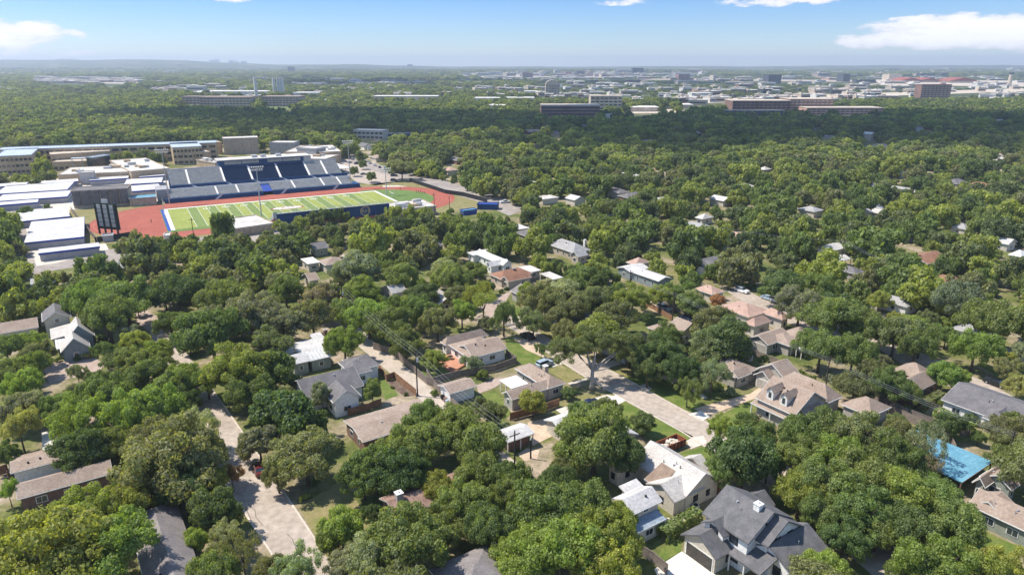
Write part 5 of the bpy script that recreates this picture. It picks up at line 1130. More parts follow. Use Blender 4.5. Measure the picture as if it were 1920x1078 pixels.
# deck
t = thing('deck', at(*q3(380, 560)), 'red wooden deck with two steps behind the red deck house', 'deck')
m = MB(); m.poly([tuple(at(*q, .5))[:2] for q in (q3(280, 530), q3(420, 490), q3(560, 610), q3(470, 665), q3(380, 660))], .03, .5); m.build('deck_floor', 'deck', t)
m = MB(); m.poly([tuple(at(*q, .2))[:2] for q in (q3(270, 560), q3(380, 665), q3(480, 670), q3(440, 700), q3(350, 680), q3(240, 570))], .02, .25); m.build('step', 'deck', t)
def furn(uv, z, label, kind):
    p = at(*uv, z)
    t = thing('patio_table' if kind == 't' else 'patio_chair', (p.x, p.y, z), label, 'table' if kind == 't' else 'chair')
    if kind == 't':
        m = MB(); m.tube([(p.x, p.y, z+.68), (p.x, p.y, z+.74)], .7, 12); m.build('table_top', 'dark', t); m = MB(); m.tube([(p.x, p.y, z), (p.x, p.y, z+.68)], .08, 6); m.build('pedestal', 'dark', t)
    else:
        m = MB(); m.box(p, E1, E2, -.3, .3, -.3, .3, z+.38, z+.5); m.build('seat', 'membrane', t); m = MB(); m.box(p, E1, E2, -.3, .3, .24, .34, z+.5, z+1.0); m.build('backrest', 'membrane', t)
        for sx in (-.26, .26):
            for sy in (-.26, .26): m = MB(); m.box(p, E1, E2, sx-.03, sx+.03, sy-.03, sy+.03, z, z+.38); m.build('leg', 'dark', t)
furn(q3(385, 555), .5, 'dark round table on the red deck', 't'); furn(q3(300, 510), .5, 'pale patio chair at the upper corner of the red deck', 'c'); furn(q3(345, 480), .5, 'pale patio chair under the eave of the red deck house', 'c'); furn(q3(250, 550), .5, 'pale patio chair beside the bright shrub at the deck', 'c')
furn(r8(710, 585), 0, 'dark garden table with blue chairs between dense trees', 't')
# parasol
p = at(*qc(1350, 870)); t = thing('parasol', p, 'blue parasol on the pale patio of the charcoal roofed house', 'parasol')
m = MB(); m.tube([p, (p.x, p.y, 2.2)], .04, 6); m.build('pole', 'galv', t); m = MB(); m.tube([(p.x, p.y, 1.9), (p.x, p.y, 2.45)], [1.5, .05], 8); m.build('canopy', 'trim_blue', t)
# air conditioner, bins, tarp cone
for uv, lb in ((q5(1100, 810), 'grey air conditioner against the cream house wall'), (q2(1110, 980), 'pale blue air conditioner below the white gabled wing'), (q3(505, 620), 'grey air conditioner beside the red deck house')):
    p = at(*uv); t = thing('air_conditioner', p, lb, 'air conditioner'); m = MB(); m.box(p, E1, E2, -.5, .5, -.5, .5, .05, 1.0); m.build('case', 'galv', t); m = MB(); m.tube([(p.x, p.y, 1.0), (p.x, p.y, 1.05)], .4, 12); m.build('fan_grille', 'dark', t)
for uv, mt, lb in ((q3(300, 1010), 'rubber', 'black wheeled bin at the alley fence'), (q3(330, 1040), 'wall_brick', 'brown wheeled bin at the alley fence'), (q3(350, 1065), 'paint_paleblue', 'teal wheeled bin at the alley fence'), (qe(515, 660), 'trim_white', 'white bin in the court behind the retaining fence')):
    p = at(*uv); t = thing('wheeled_bin', p, lb, 'bin'); m = MB(); m.box(p, E1, E2, -.3, .3, -.35, .35, .1, 1.0); m.build('body', mt, t); m = MB(); m.box(p, E1, E2, -.34, .34, -.4, .38, 1.0, 1.08); m.build('lid', mt, t)
p = at(*q8(625, 805)); m = MB(); m.tube([(p.x, p.y, 0), (p.x, p.y, 1.1), (p.x, p.y, 1.35)], [1.0, .9, .3], 14); solo('hot_tub', m, 'membrane', 'round white tub behind the house on the curving drive', 'tub')
# people on the field: one small body, copied
me = bpy.data.meshes.new('person'); vs = [(0, 0, .95), (0, 0, 1.2), (0, 0, 1.42), (0, 0, 1.52), (0, 0, 1.66), (-.1, 0, .9), (-.12, .08, .5), (-.13, 0, .06), (.1, 0, .9), (.13, -.1, .5), (.14, -.14, .06), (-.19, 0, 1.4), (-.27, .03, 1.12), (-.25, .16, .9), (.19, 0, 1.4), (.28, -.02, 1.12), (.26, .1, .9)]
me.from_pydata(vs, [(0, 1), (1, 2), (2, 3), (3, 4), (0, 5), (5, 6), (6, 7), (0, 8), (8, 9), (9, 10), (2, 11), (11, 12), (12, 13), (2, 14), (14, 15), (15, 16)], [])
po = bpy.data.objects.new('person', me); COL.objects.link(po); po.modifiers.new('skin', 'SKIN'); po.modifiers.new('sub', 'SUBSURF').levels = 1
rad = [.16, .17, .15, .06, .11, .1, .075, .05, .1, .075, .05, .06, .045, .035, .06, .045, .035]
for i, v in enumerate(me.skin_vertices[0].data): v.radius = (rad[i], rad[i]*.75); v.use_root = (i == 0)
me.materials.append(M['skin'])
dg = bpy.context.evaluated_depsgraph_get(); me2 = bpy.data.meshes.new_from_object(po.evaluated_get(dg)); bpy.data.objects.remove(po)
me2.materials.clear(); [me2.materials.append(M[k]) for k in ('paint_navyc', 'skin', 'paint_grey')]
for f in me2.polygons:
    z = f.center.z; f.material_index = 2 if z < .95 else (1 if (z > 1.5 or (abs(f.center.x) > .2 and z < 1.2)) else 0)
pl = [(781, 361.5, 'standing at the left of the group'), (785, 362.6, 'second from the left of the group'), (789, 363, 'in the middle of the group, dark shirt'), (792, 364, 'third from the right of the group'), (795.5, 364.5, 'second from the right of the group'), (798, 366, 'at the right end of the group'), (750.5, 357, 'alone on the red track bend'), (284, 418, 'alone on the red area below the field corner')]
for u, v, s in pl:
    p = at(u, v, .1); o = bpy.data.objects.new('person', me2); COL.objects.link(o); o.location = (p.x, p.y, .12); o.rotation_euler.z = random.random()*6; o.scale = (1.05,)*3
    tag(o, 'person in dark clothes '+s+(' on the turf' if 'group' in s else ''), 'person', 'people on the field')
# ---------------------------------------------------------------- tree meshes
def crown_mesh(name, seed, lobes, puffs, per, leaf, flat=.8, spread=1.0, mt='leaf', lift=.0, gap=0.0):
    """a crown of leaf sprays: big boughs carry rounded clusters, clusters carry leaves; unit radius"""
    g = np.random.default_rng(seed); L_ = []
    for i in range(lobes):
        a = 2*math.pi*(i+g.random()*.7)/lobes if i else 0; d = (.30+.34*g.random())*spread if i else .0
        L_.append((math.cos(a)*d, math.sin(a)*d, (.15+.5*g.random())*flat if i else .55*flat, .34+.2*g.random()))
    V = []; tot = 0
    for k in range(puffs):
        lx, ly, lz, lr = L_[k % lobes]
        while True:
            d = g.normal(size=3); d /= np.linalg.norm(d)
            if d[2] > -.45: break
        c = np.array([lx, ly, lz])+d*lr*np.array([1, 1, .8*flat])*(.64+.5*g.random()); pr = (.13+.11*g.random())
        n = max(6, int(per*(pr/.18)**2))
        dd = g.normal(size=(n, 3)); dd[:, 2] = dd[:, 2]*.9+.18; dd /= np.linalg.norm(dd, axis=1)[:, None]
        pos = c+dd*pr*(.55+.55*g.random((n, 1)))*np.array([1, 1, .78])
        nrm = dd+g.normal(size=(n, 3))*.42; nrm /= np.linalg.norm(nrm, axis=1)[:, None]
        t1 = np.cross(nrm, g.normal(size=(n, 3))); t1 /= np.linalg.norm(t1, axis=1)[:, None]; t2 = np.cross(nrm, t1)
        s = leaf*(.6+.8*g.random((n, 1)))
        k1 = .55+.3*g.random((n, 1))
        q = np.stack([pos-t1*s, pos+t2*s*k1-nrm*s*.15, pos+t1*s*(.7+.5*g.random((n, 1))), pos-t2*s*k1-nrm*s*.15], axis=1)
        V.append(q); tot += n
    V = np.concatenate(V).reshape(-1, 3)
    V[:, 2] -= V[:, 2].min()
    zr = V[:, 2].max(); V[:, 2] /= zr; rr = np.percentile(np.hypot(V[:, 0], V[:, 1]), 97); V[:, :2] /= rr
    me = bpy.data.meshes.new(name); nf = tot
    me.vertices.add(len(V)); me.vertices.foreach_set('co', V.astype(np.float32).ravel())
    me.loops.add(nf*4); me.polygons.add(nf)
    me.loops.foreach_set('vertex_index', np.arange(nf*4, dtype=np.int32)); me.polygons.foreach_set('loop_start', np.arange(0, nf*4, 4, dtype=np.int32))
    me.update(calc_edges=True); me.materials.append(M[mt]); return me
def trunk_mesh(name, seed, fork=.35, n=5, thick=.05, reach=.55, mt='bark', sub=0):
    """unit height trunk with limbs, crown radius 1"""
    g = random.Random(seed); m = MB(); m.tube([(0, 0, -.02), (.01, .01, fork*.5), (.02, 0, fork)], [thick*1.5, thick, thick*.9], 8)
    for i in range(n):
        a = 2*math.pi*(i+g.random()*.5)/n; r = reach*(.6+.5*g.random()); z = .72+.18*g.random()
        mid = (math.cos(a)*r*.45, math.sin(a)*r*.45, fork+(z-fork)*.5); end = (math.cos(a)*r, math.sin(a)*r, z)
        m.tube([(.02, 0, fork*.93), mid, end], [thick*.6, thick*.38, thick*.12], 6)
        for j in range(sub):
            b = a+(g.random()-.5)*1.6; rr = r*.45; m.tube([mid, (mid[0]+math.cos(b)*rr, mid[1]+math.sin(b)*rr, mid[2]+.2+g.random()*.1)], [thick*.3, thick*.06], 5)
    me = bpy.data.meshes.new(name); me.from_pydata(m.v, [], m.f); me.materials.append(M[mt]); me.polygons.foreach_set('use_smooth', [True]*len(m.f)); return me
BROAD = [crown_mesh('crown', 100+i, 7+i % 4, 100+6*i, 260, .029, .85, 1.05) for i in range(6)]
ROUND = [crown_mesh('crown', 200+i, 6, 95, 250, .031, 1.25, .62) for i in range(3)]
LOOSE = [crown_mesh('crown', 300+i, 9, 72, 190, .029, .95, 1.35) for i in range(3)]
THIN = [crown_mesh('crown', 400+i, 10, 50, 80, .030, .9, 1.5) for i in range(2)]
GLOSS = [crown_mesh('crown', 500+i, 5, 95, 190, .042, 1.15, .7) for i in range(2)]
SHRUB = [crown_mesh('crown', 600+i, 4, 30, 90, .085, .9, .8) for i in range(3)]
TRUNK = [trunk_mesh('trunk', 10+i, .3+.05*i, 5+i % 2) for i in range(4)]
TALLT = [trunk_mesh('trunk', 30+i, .45, 4, .035, .4, 'bark', 1) for i in range(2)]
KIND = {'oak': (BROAD, TRUNK, 'spreading oak', .30), 'round': (ROUND, TRUNK, 'round headed tree', .25), 'loose': (LOOSE, TALLT, 'loose branched tree', .32), 'thin': (THIN, TALLT, 'thin open tree', .34), 'gloss': (GLOSS, TRUNK, 'glossy dense tree', .15)}
TINT = {'yg': ((0.274, 0.308, 0.082), 'yellow green'), 'mid': ((0.181, 0.228, 0.078), 'mid green'), 'dk': ((0.126, 0.174, 0.067), 'dark green'), 'ol': ((0.198, 0.216, 0.103), 'olive green'), 'gr': ((0.209, 0.232, 0.154), 'grey green'), 'br': ((0.225, 0.292, 0.075), 'bright green'), 'lt': ((0.285, 0.319, 0.193), 'pale green'), 'or': ((.30, .17, .085), 'rust orange'), 'fl': ((0.395, 0.368, 0.145), 'yellow flowering'), 'bn': ((0.247, 0.223, 0.156), 'brownish')}
TREES = []      # (dist, x, y, R, H, kind, tint)
def inpoly(p, poly):
    c = False; j = len(poly)-1
    for i in range(len(poly)):
        if (poly[i][1] > p[1]) != (poly[j][1] > p[1]) and p[0] < (poly[j][0]-poly[i][0])*(p[1]-poly[i][1])/(poly[j][1]-poly[i][1]+1e-9)+poly[i][0]: c = not c
        j = i
    return c
def add_tree(u, v, rpx, kind='oak', tint='mid', asp=None):
    """crown centre and half width as measured in the photograph"""
    hz = 7
    for _ in range(3):
        p = at(u, v, hz); R = rpx*math.sqrt(p.x**2+p.y**2+(CH-hz)**2)/F*.97
        Hh = max(2.5, min(15, R*(asp or {'oak': 1.7, 'round': 2.0, 'loose': 1.9, 'thin': 2.0, 'gloss': 1.8}[kind])+1.5)); hz = Hh*.6
    TREES.append((math.hypot(p.x, p.y), p.x, p.y, R, Hh, kind, tint, 1))
for a in [
 (95, 1035, 92, 'oak', 'yg'), (200, 1030, 75, 'oak', 'br'), (20, 1060, 70, 'oak', 'yg'), (28, 1005, 40, 'oak', 'br'), (160, 965, 52, 'oak', 'yg'), (228, 950, 46, 'oak', 'yg'),
 (325, 855, 88, 'oak', 'ol'), (345, 905, 50, 'oak', 'dk'), (365, 800, 40, 'loose', 'lt'), (290, 880, 45, 'oak', 'mid'), (434, 890, 22, 'loose', 'or'), (388, 712, 30, 'oak', 'mid'), (345, 705, 30, 'oak', 'br'), (352, 752, 22, 'oak', 'dk'), (392, 838, 24, 'oak', 'ol'), (405, 950, 40, 'round', 'dk'), (400, 905, 28, 'loose', 'yg'), (363, 1012, 21, 'round', 'br'),
 (420, 1005, 32, 'loose', 'lt'), (455, 1040, 38, 'thin', 'ol'), (400, 1065, 40, 'oak', 'mid'), (560, 1065, 46, 'loose', 'lt'), (500, 1075, 35, 'oak', 'ol'), (640, 985, 38, 'round', 'br'), (615, 1010, 22, 'round', 'mid'),
 (572, 850, 62, 'oak', 'ol', 1.5), (520, 890, 28, 'oak', 'ol'), (530, 778, 58, 'gloss', 'dk'), (590, 790, 28, 'gloss', 'dk'), (485, 825, 34, 'gloss', 'gr'), (603, 738, 19, 'round', 'gr', 2.6), (698, 730, 16, 'round', 'mid', 2.6), (645, 640, 36, 'oak', 'br'),
 (768, 838, 58, 'oak', 'mid'), (705, 872, 50, 'oak', 'mid'), (790, 820, 52, 'oak', 'mid'), (745, 880, 55, 'oak', 'dk'), (680, 890, 42, 'oak', 'mid'), (800, 775, 30, 'round', 'mid'), (900, 835, 46, 'round', 'mid'), (890, 880, 44, 'oak', 'mid'), (915, 770, 33, 'oak', 'ol'), (825, 910, 36, 'oak', 'yg'),
 (770, 1000, 75, 'oak', 'mid'), (720, 1040, 60, 'oak', 'lt'), (655, 1055, 40, 'oak', 'gr'), (830, 985, 45, 'oak', 'mid'), (870, 940, 50, 'oak', 'mid'), (920, 985, 50, 'oak', 'dk'), (960, 900, 42, 'oak', 'mid'), (1040, 905, 42, 'oak', 'dk'),
 (1020, 960, 72, 'oak', 'mid'), (1080, 950, 66, 'oak', 'mid'), (1050, 1020, 78, 'oak', 'br'), (1130, 1010, 66, 'oak', 'yg'), (980, 1040, 60, 'oak', 'br'), (1160, 965, 34, 'oak', 'yg'), (1130, 1060, 60, 'oak', 'yg'), (950, 930, 40, 'oak', 'mid'),
 (1115, 815, 72, 'oak', 'mid'), (1160, 840, 50, 'oak', 'dk'), (1080, 850, 42, 'oak', 'mid'), (1140, 770, 30, 'round', 'mid'), (1060, 880, 30, 'oak', 'ol'), (1090, 775, 28, 'round', 'mid'), (1000, 752, 26, 'round', 'yg', 1.7), (1205, 790, 24, 'round', 'dk', 1.6), (1065, 735, 14, 'round', 'dk', 1.1),
 (1395, 850, 56, 'round', 'dk'), (1410, 810, 40, 'oak', 'mid'), (1352, 805, 25, 'loose', 'br'), (1360, 880, 36, 'oak', 'mid'), (1440, 870, 30, 'oak', 'dk'), (1500, 812, 45, 'oak', 'mid'), (1550, 800, 48, 'oak', 'mid'), (1610, 815, 50, 'oak', 'ol'), (1560, 850, 50, 'oak', 'br'), (1500, 860, 44, 'oak', 'mid'), (1650, 840, 46, 'oak', 'mid'),
 (1730, 840, 42, 'thin', 'gr'), (1742, 872, 30, 'thin', 'bn'), (1700, 870, 42, 'oak', 'mid'), (1630, 890, 56, 'oak', 'mid'), (1560, 910, 56, 'oak', 'mid'), (1500, 920, 44, 'oak', 'yg'), (1690, 930, 56, 'oak', 'br'), (1748, 938, 50, 'oak', 'mid'), (1620, 960, 54, 'oak', 'mid'), (1550, 965, 42, 'oak', 'mid'), (1710, 985, 46, 'oak', 'dk'), (1780, 980, 50, 'oak', 'mid'), (1590, 1010, 40, 'oak', 'dk'), (1650, 990, 36, 'oak', 'mid'),
 (528, 424, 17, 'oak', 'mid'), (560, 416, 17, 'oak', 'br'), (588, 407, 17, 'oak', 'mid'), (614, 401, 17, 'oak', 'ol'), (640, 398, 14, 'oak', 'mid'), (738, 396, 16, 'oak', 'ol'), (714, 410, 13, 'oak', 'mid'), (1690, 812, 30, 'oak', 'ol'), (1540, 1066, 42, 'oak', 'br'), (1750, 1065, 62, 'oak', 'br'), (1830, 1070, 44, 'oak', 'yg'), (1890, 1060, 35, 'oak', 'yg'), (1700, 1075, 30, 'oak', 'mid'), (1895, 835, 24, 'oak', 'ol'), (1905, 860, 36, 'oak', 'mid'), (1900, 810, 36, 'oak', 'ol'), (1895, 790, 18, 'oak', 'mid'), (77, 308, 14, 'round', 'dk'), (72, 297, 12, 'round', 'ol'), (223, 294, 12, 'oak', 'ol'), (245, 292, 13, 'oak', 'ol'), (273, 290, 15, 'oak', 'mid'), (297, 293, 13, 'oak', 'yg'), (212, 298, 10, 'oak', 'ol'), (40, 396, 8, 'round', 'mid'), (52, 394, 8, 'round', 'dk'),
 (1240, 660, 42, 'oak', 'dk'), (1275, 690, 36, 'oak', 'dk'), (1215, 690, 32, 'oak', 'dk'), (1180, 650, 36, 'oak', 'ol'), (1250, 630, 32, 'oak', 'mid'), (1340, 606, 40, 'round', 'ol'), (1360, 635, 44, 'round', 'dk'), (1330, 650, 34, 'round', 'ol'), (1335, 700, 34, 'loose', 'lt'), (1310, 690, 22, 'loose', 'ol'),
 (600, 560, 36, 'oak', 'bn'), (585, 590, 40, 'oak', 'ol'), (470, 590, 54, 'oak', 'gr'), (530, 600, 42, 'oak', 'gr'), (420, 560, 48, 'oak', 'mid'), (395, 620, 58, 'oak', 'mid'), (445, 690, 58, 'oak', 'yg'), (505, 690, 46, 'gloss', 'mid'), (510, 640, 36, 'oak', 'ol'), (470, 735, 42, 'oak', 'mid'),
 (235, 560, 50, 'oak', 'mid'), (165, 560, 44, 'oak', 'br'), (200, 590, 44, 'oak', 'mid'), (330, 545, 44, 'oak', 'dk'), (730, 605, 44, 'oak', 'mid'), (760, 640, 36, 'oak', 'mid'), (690, 590, 42, 'oak', 'br'), (680, 545, 40, 'oak', 'br'), (812, 672, 26, 'oak', 'yg', 1.3), (885, 680, 23, 'loose', 'gr', 1.3), (905, 700, 10, 'round', 'br', 1.0),
 (885, 555, 26, 'thin', 'yg', 2.6), (945, 590, 26, 'loose', 'dk', 2.6), (905, 540, 18, 'loose', 'yg'), (820, 600, 38, 'oak', 'ol'), (785, 580, 36, 'oak', 'mid'), (1010, 560, 42, 'oak', 'ol'), (1060, 580, 42, 'oak', 'ol'), (1110, 560, 40, 'oak', 'ol'), (1160, 590, 38, 'oak', 'ol'), (1000, 600, 32, 'oak', 'ol'), (1060, 620, 28, 'oak', 'ol'), (1015, 655, 14, 'loose', 'dk', 1.6),
 (670, 500, 42, 'round', 'gr'), (645, 515, 32, 'loose', 'gr'), (757, 500, 27, 'round', 'dk', 1.8), (420, 420, 24, 'loose', 'dk', 2.6), (270, 470, 44, 'oak', 'dk'), (330, 455, 26, 'oak', 'mid'), (255, 450, 26, 'oak', 'mid'), (560, 455, 24, 'round', 'br', 1.6), (88, 520, 18, 'round', 'dk', 1.5), (180, 500, 36, 'oak', 'gr'),
 (1640, 450, 46, 'oak', 'ol', 1.5), (1610, 540, 24, 'oak', 'yg'), (1650, 560, 20, 'oak', 'yg'), (1705, 562, 14, 'loose', 'or', 1.3), (1345, 562, 15, 'round', 'or', 1.4), (1550, 500, 42, 'oak', 'ol'), (1745, 535, 42, 'oak', 'mid'), (1790, 560, 42, 'oak', 'gr'), (1870, 600, 48, 'oak', 'mid'), (1830, 650, 36, 'oak', 'br'), (1720, 640, 36, 'oak', 'mid'), (1680, 620, 42, 'oak', 'ol'), (1620, 610, 42, 'oak', 'mid'), (1560, 590, 52, 'oak', 'mid'), (1500, 570, 42, 'oak', 'gr'), (1540, 650, 42, 'oak', 'mid'), (1600, 660, 40, 'oak', 'mid'), (1770, 700, 24, 'round', 'br'), (1800, 708, 16, 'round', 'br'), (1665, 720, 34, 'oak', 'mid'), (1640, 700, 28, 'oak', 'ol'), (1700, 735, 24, 'oak', 'mid'), (1890, 690, 22, 'oak', 'ol'), (1910, 720, 20, 'oak', 'fl'),
 (35, 800, 34, 'loose', 'fl'), (40, 760, 34, 'oak', 'gr'), (12, 850, 22, 'oak', 'mid'), (150, 780, 46, 'loose', 'br'), (200, 740, 46, 'oak', 'mid'), (250, 770, 52, 'oak', 'br'), (300, 760, 46, 'oak', 'br'), (155, 840, 42, 'oak', 'dk'), (210, 830, 34, 'oak', 'mid'), (110, 760, 28, 'oak', 'mid'), (330, 720, 36, 'oak', 'mid'), (270, 700, 36, 'oak', 'mid'), (290, 660, 30, 'oak', 'br'), (250, 640, 24, 'oak', 'yg'), (55, 640, 24, 'oak', 'br', 1.2), (65, 680, 24, 'oak', 'br'), (20, 700, 30, 'oak', 'mid'), (10, 650, 24, 'oak', 'mid'), (40, 720, 30, 'oak', 'br'), (145, 700, 17, 'loose', 'gr', 2.2), (15, 920, 18, 'loose', 'br'),
 (190, 250 + 72, 9, 'round', 'mid', 1.4) if False else (33, 400 + 106, 12, 'loose', 'gr', 1.8), (75, 545, 26, 'oak', 'mid'), (10, 540, 26, 'oak', 'br'), (800, 400, 14, 'round', 'dk', 2.6), (770, 395, 16, 'loose', 'mid', 2.0),
]: add_tree(*a)
# shrubs and hedges
SHR = [(560, 720, 8, 'mid'), (735, 722, 5, 'mid'), (760, 735, 6, 'dk'), (1075, 735, 8, 'dk'), (1415, 783, 13, 'bn'), (1405, 792, 10, 'dk'), (1430, 800, 9, 'mid'), (865, 695, 7, 'gr'), (852, 700, 6, 'dk'), (164, 667, 9, 'fl'), (145, 670, 8, 'dk'), (180, 655, 7, 'yg'), (110, 672, 7, 'mid'), (192, 635, 10, 'dk'), (205, 662, 11, 'br'), (118, 630, 9, 'ol'), (815, 735, 10, 'mid'), (832, 740, 7, 'gr'), (880, 775, 6, 'yg'), (1770, 760, 17, 'mid'), (1785, 785, 12, 'dk'), (1825, 790, 17, 'dk'), (960, 738, 6, 'mid'), (1650, 705, 14, 'mid'), (570, 930, 12, 'yg'), (590, 900, 10, 'mid'), (670, 735, 8, 'mid'), (900, 700, 8, 'br'), (940, 545, 7, 'dk'), (950, 540, 6, 'dk'), (1890, 775, 10, 'mid'), (1370, 735, 14, 'lt'), (1345, 725, 12, 'mid'), (1390, 540, 10, 'yg'), (1405, 538, 9, 'mid'), (1440, 700, 10, 'br'), (1425, 690, 10, 'br'), (1475, 690, 12, 'mid'), (1500, 700, 12, 'mid'), (1520, 712, 12, 'mid'), (655, 800, 6, 'yg'), (1195, 905, 5, 'dk'), (1680, 760, 10, 'mid'), (1700, 765, 10, 'mid'), (1180, 530, 8, 'mid'), (1285, 585, 9, 'mid'), (1190, 580, 6, 'mid'), (1040, 497, 7, 'dk'), (1350, 690, 14, 'lt')]
# ---- more houses under the canopy, set along the same street grid
rh = random.Random(23); nh = 0
TAKEN = [(f[0][0], f[0][1], f[1]) for f in FOOT]
HC = []
for i in range(-14, 26):
    for j in range(0, 26):
        ox = E1[0]*i*24+E2[0]*j*19-20+rh.uniform(-3, 3); oy = E1[1]*i*24+E2[1]*j*19+60+rh.uniform(-3, 3)
        if i % 3 == 2 or not (120 < oy < 470) or abs(ox) > oy*.74: continue
        if any(math.hypot(ox-a, oy-b) < c+9 for a, b, c in TAKEN): continue
        pu, pv_ = px((ox, oy, 0))
        if any(inpoly((pu+du, pv_+dv), c) for c in CLEAR for du, dv in ((0, 0), (-22, 0), (22, 0), (0, -12), (0, 12))): continue
        if any(inpoly((ox+E1[0]*p_+E2[0]*q_, oy+E1[1]*p_+E2[1]*q_), rp) for rp in ROADP for p_, q_ in ((-3, -3), (6, 0), (12, 8), (0, 14), (12, 18), (18, 0), (6, 8))): continue
        HC.append((oy, ox, rh.random()))
HC.sort(key=lambda q: q[2]); 
HF = []
for k in range(600):
    oy = rh.uniform(480, 900); ox = rh.uniform(-oy*.3, oy*.72); u_, v_ = px((ox, oy, 3))
    if len(HF) > 18 or any(math.hypot(a[1]-ox, a[0]-oy) < 38 for a in HF) or any(inpoly((u_+du, v_), c) for c in CLEAR for du in (-18, 0, 18)): continue
    HF.append((oy, ox, 0))
for oy, ox, _ in HC[:44]+HF:
    wd_, ln_ = rh.uniform(8, 10), rh.uniform(12, 18); rf_ = rh.choice(['roof_tan', 'roof_tan', 'roof_grey', 'roof_slate', 'roof_pale', 'roof_mauve', 'roof_pink', 'roof_brown']); kd = rh.choice(['hip', 'gable', 'hip']); ax_ = rh.choice([1, 2])
    u_, v_ = px((ox, oy, 3.1)); cn_ = {'roof_tan': 'tan', 'roof_grey': 'grey', 'roof_slate': 'slate grey', 'roof_pale': 'pale beige', 'roof_mauve': 'mauve grey', 'roof_pink': 'pinkish', 'roof_brown': 'brown'}[rf_]
    ws = [D(N=(u_, v_), R=wd_ if ax_ == 2 else ln_, L=ln_ if ax_ == 2 else wd_, ze=3.1, rise=rh.uniform(1.3, 2.2), kind=kd, ax=ax_, clear=oy > 478)]
    if rh.random() < .6: q_ = px((ox+E1[0]*2-E2[0]*3, oy+E1[1]*2-E2[1]*3, 3.0)); ws.append(D(N=q_, R=5.5, L=7, ze=3.0, rise=1.4, kind='gable', ax=2, clear=False))
    H.append(house('house', 'tmp%d' % nh, 'house', '', ws, wall=rh.choice(['wall_cream', 'wall_white', 'wall_greige', 'wall_tan', 'wall_brick']), roof=rf_, vents=1 if oy < 250 else 0, win=oy < 300, lm=False)); nh += 1
    H[-1]['desc'] = cn_+' '+kd
    q = [(ox-E1[0]*7+E2[0]*a, oy-E1[1]*7+E2[1]*a) for a in (1, 4)]; mb = MB(); mb.face([(q[0][0], q[0][1], .022), (q[0][0]+E1[0]*7, q[0][1]+E1[1]*7, .022), (q[1][0]+E1[0]*7, q[1][1]+E1[1]*7, .022), (q[1][0], q[1][1], .022)]); dv_ = mb.build('driveway', 'path', recalc=False)
    if dv_.data.polygons[0].normal.z < 0: dv_.data.flip_normals()
    tag(dv_, 'pale concrete driveway in front of a half hidden house', 'driveway', None, 'structure')
    m_ = random.Random(nh); pp_ = [(ox+E1[0]*a+E2[0]*b, oy+E1[1]*a+E2[1]*b) for a, b in ((-9, -4), (ln_*.5, -6), (ln_*.4, 0), (-2, 0), (-1, ln_*.6), (-9, ln_*.7))]
    lw_ = sheet('lawn', pp_, .016, m_.choice(['lawn', 'lawn_dry', 'lawn']), 'front lawn of a half hidden house', 'lawn')
# ---- random remainder of the neighbourhood woodland
rnd = random.Random(11)
def crown_hits(u, v, rx, ry, polys, lim):
    n = 0; tot = 0
    for (a, r) in [(0, 0)]+[(k*math.pi/4, 1) for k in range(8)]+[(k*math.pi/2+.4, .55) for k in range(4)]:
        q = (u+math.cos(a)*rx*r, v+math.sin(a)*ry*r); tot += 1
        for pl_ in polys:
            if inpoly(q, pl_): n += 1; break
        if n > lim: return True
    return False
BB = [(min(q[0] for q in c), max(q[0] for q in c), min(q[1] for q in c), max(q[1] for q in c)) for c in CLEAR]
grid = {}
def gkey(x, y): return (int(x//12), int(y//12))
for tr in TREES: grid.setdefault(gkey(tr[1], tr[2]), []).append(tr)
def toonear(x, y, R):
    gx, gy = gkey(x, y)
    for i in (-1, 0, 1):
        for j in (-1, 0, 1):
            for tr in grid.get((gx+i, gy+j), ()):
                if math.hypot(tr[1]-x, tr[2]-y) < (tr[3]+R)*.74: return True
    return False
cand = []
y = 74.0
while y < 470:
    x = -y*.80-12
    st = 5.0 if y < 250 else 6.2
    while x < y*.80+12: cand.append((x+rnd.uniform(-2.4, 2.4), y+rnd.uniform(-2.4, 2.4))); x += st
    y += st
rnd.shuffle(cand); cand.sort(key=lambda c: int(c[1]//60))
tnames = ['mid', 'mid', 'mid', 'dk', 'dk', 'br', 'ol', 'ol', 'yg', 'gr', 'lt', 'mid']
for x, y in cand:
    R = rnd.choice((rnd.uniform(2.2, 4), rnd.uniform(4, 6.2), rnd.uniform(5.5, 8.4))); Hh = R*rnd.uniform(1.3, 1.8)+1.8
    if toonear(x, y, R): continue
    u, v = px((x, y, Hh*.58)); sl = math.sqrt(x*x+y*y+CH*CH); rx = R*F/sl; ry = rx*.78
    polys = [c for c, b in zip(CLEAR, BB) if b[0]-rx < u < b[1]+rx and b[2]-ry < v < b[3]+ry]
    if polys and crown_hits(u, v, rx*.95, ry*.95, polys, 1): 
        R *= .55; Hh = R*1.6+1; rx *= .55; ry *= .55; u, v = px((x, y, Hh*.58))
        if crown_hits(u, v, rx*.95, ry*.95, polys, 0): continue
    if any(math.hypot(f[0][0]-x, f[0][1]-y) < f[1]+2 and inpoly((x, y), f[2]) for f in FOOT): continue
    k = rnd.choices(['oak', 'round', 'loose', 'gloss'], [6, 2, 1.4, .6])[0]
    tr = (math.hypot(x, y), x, y, R, Hh, k, rnd.choice(tnames), 0); TREES.append(tr); grid.setdefault(gkey(x, y), []).append(tr)
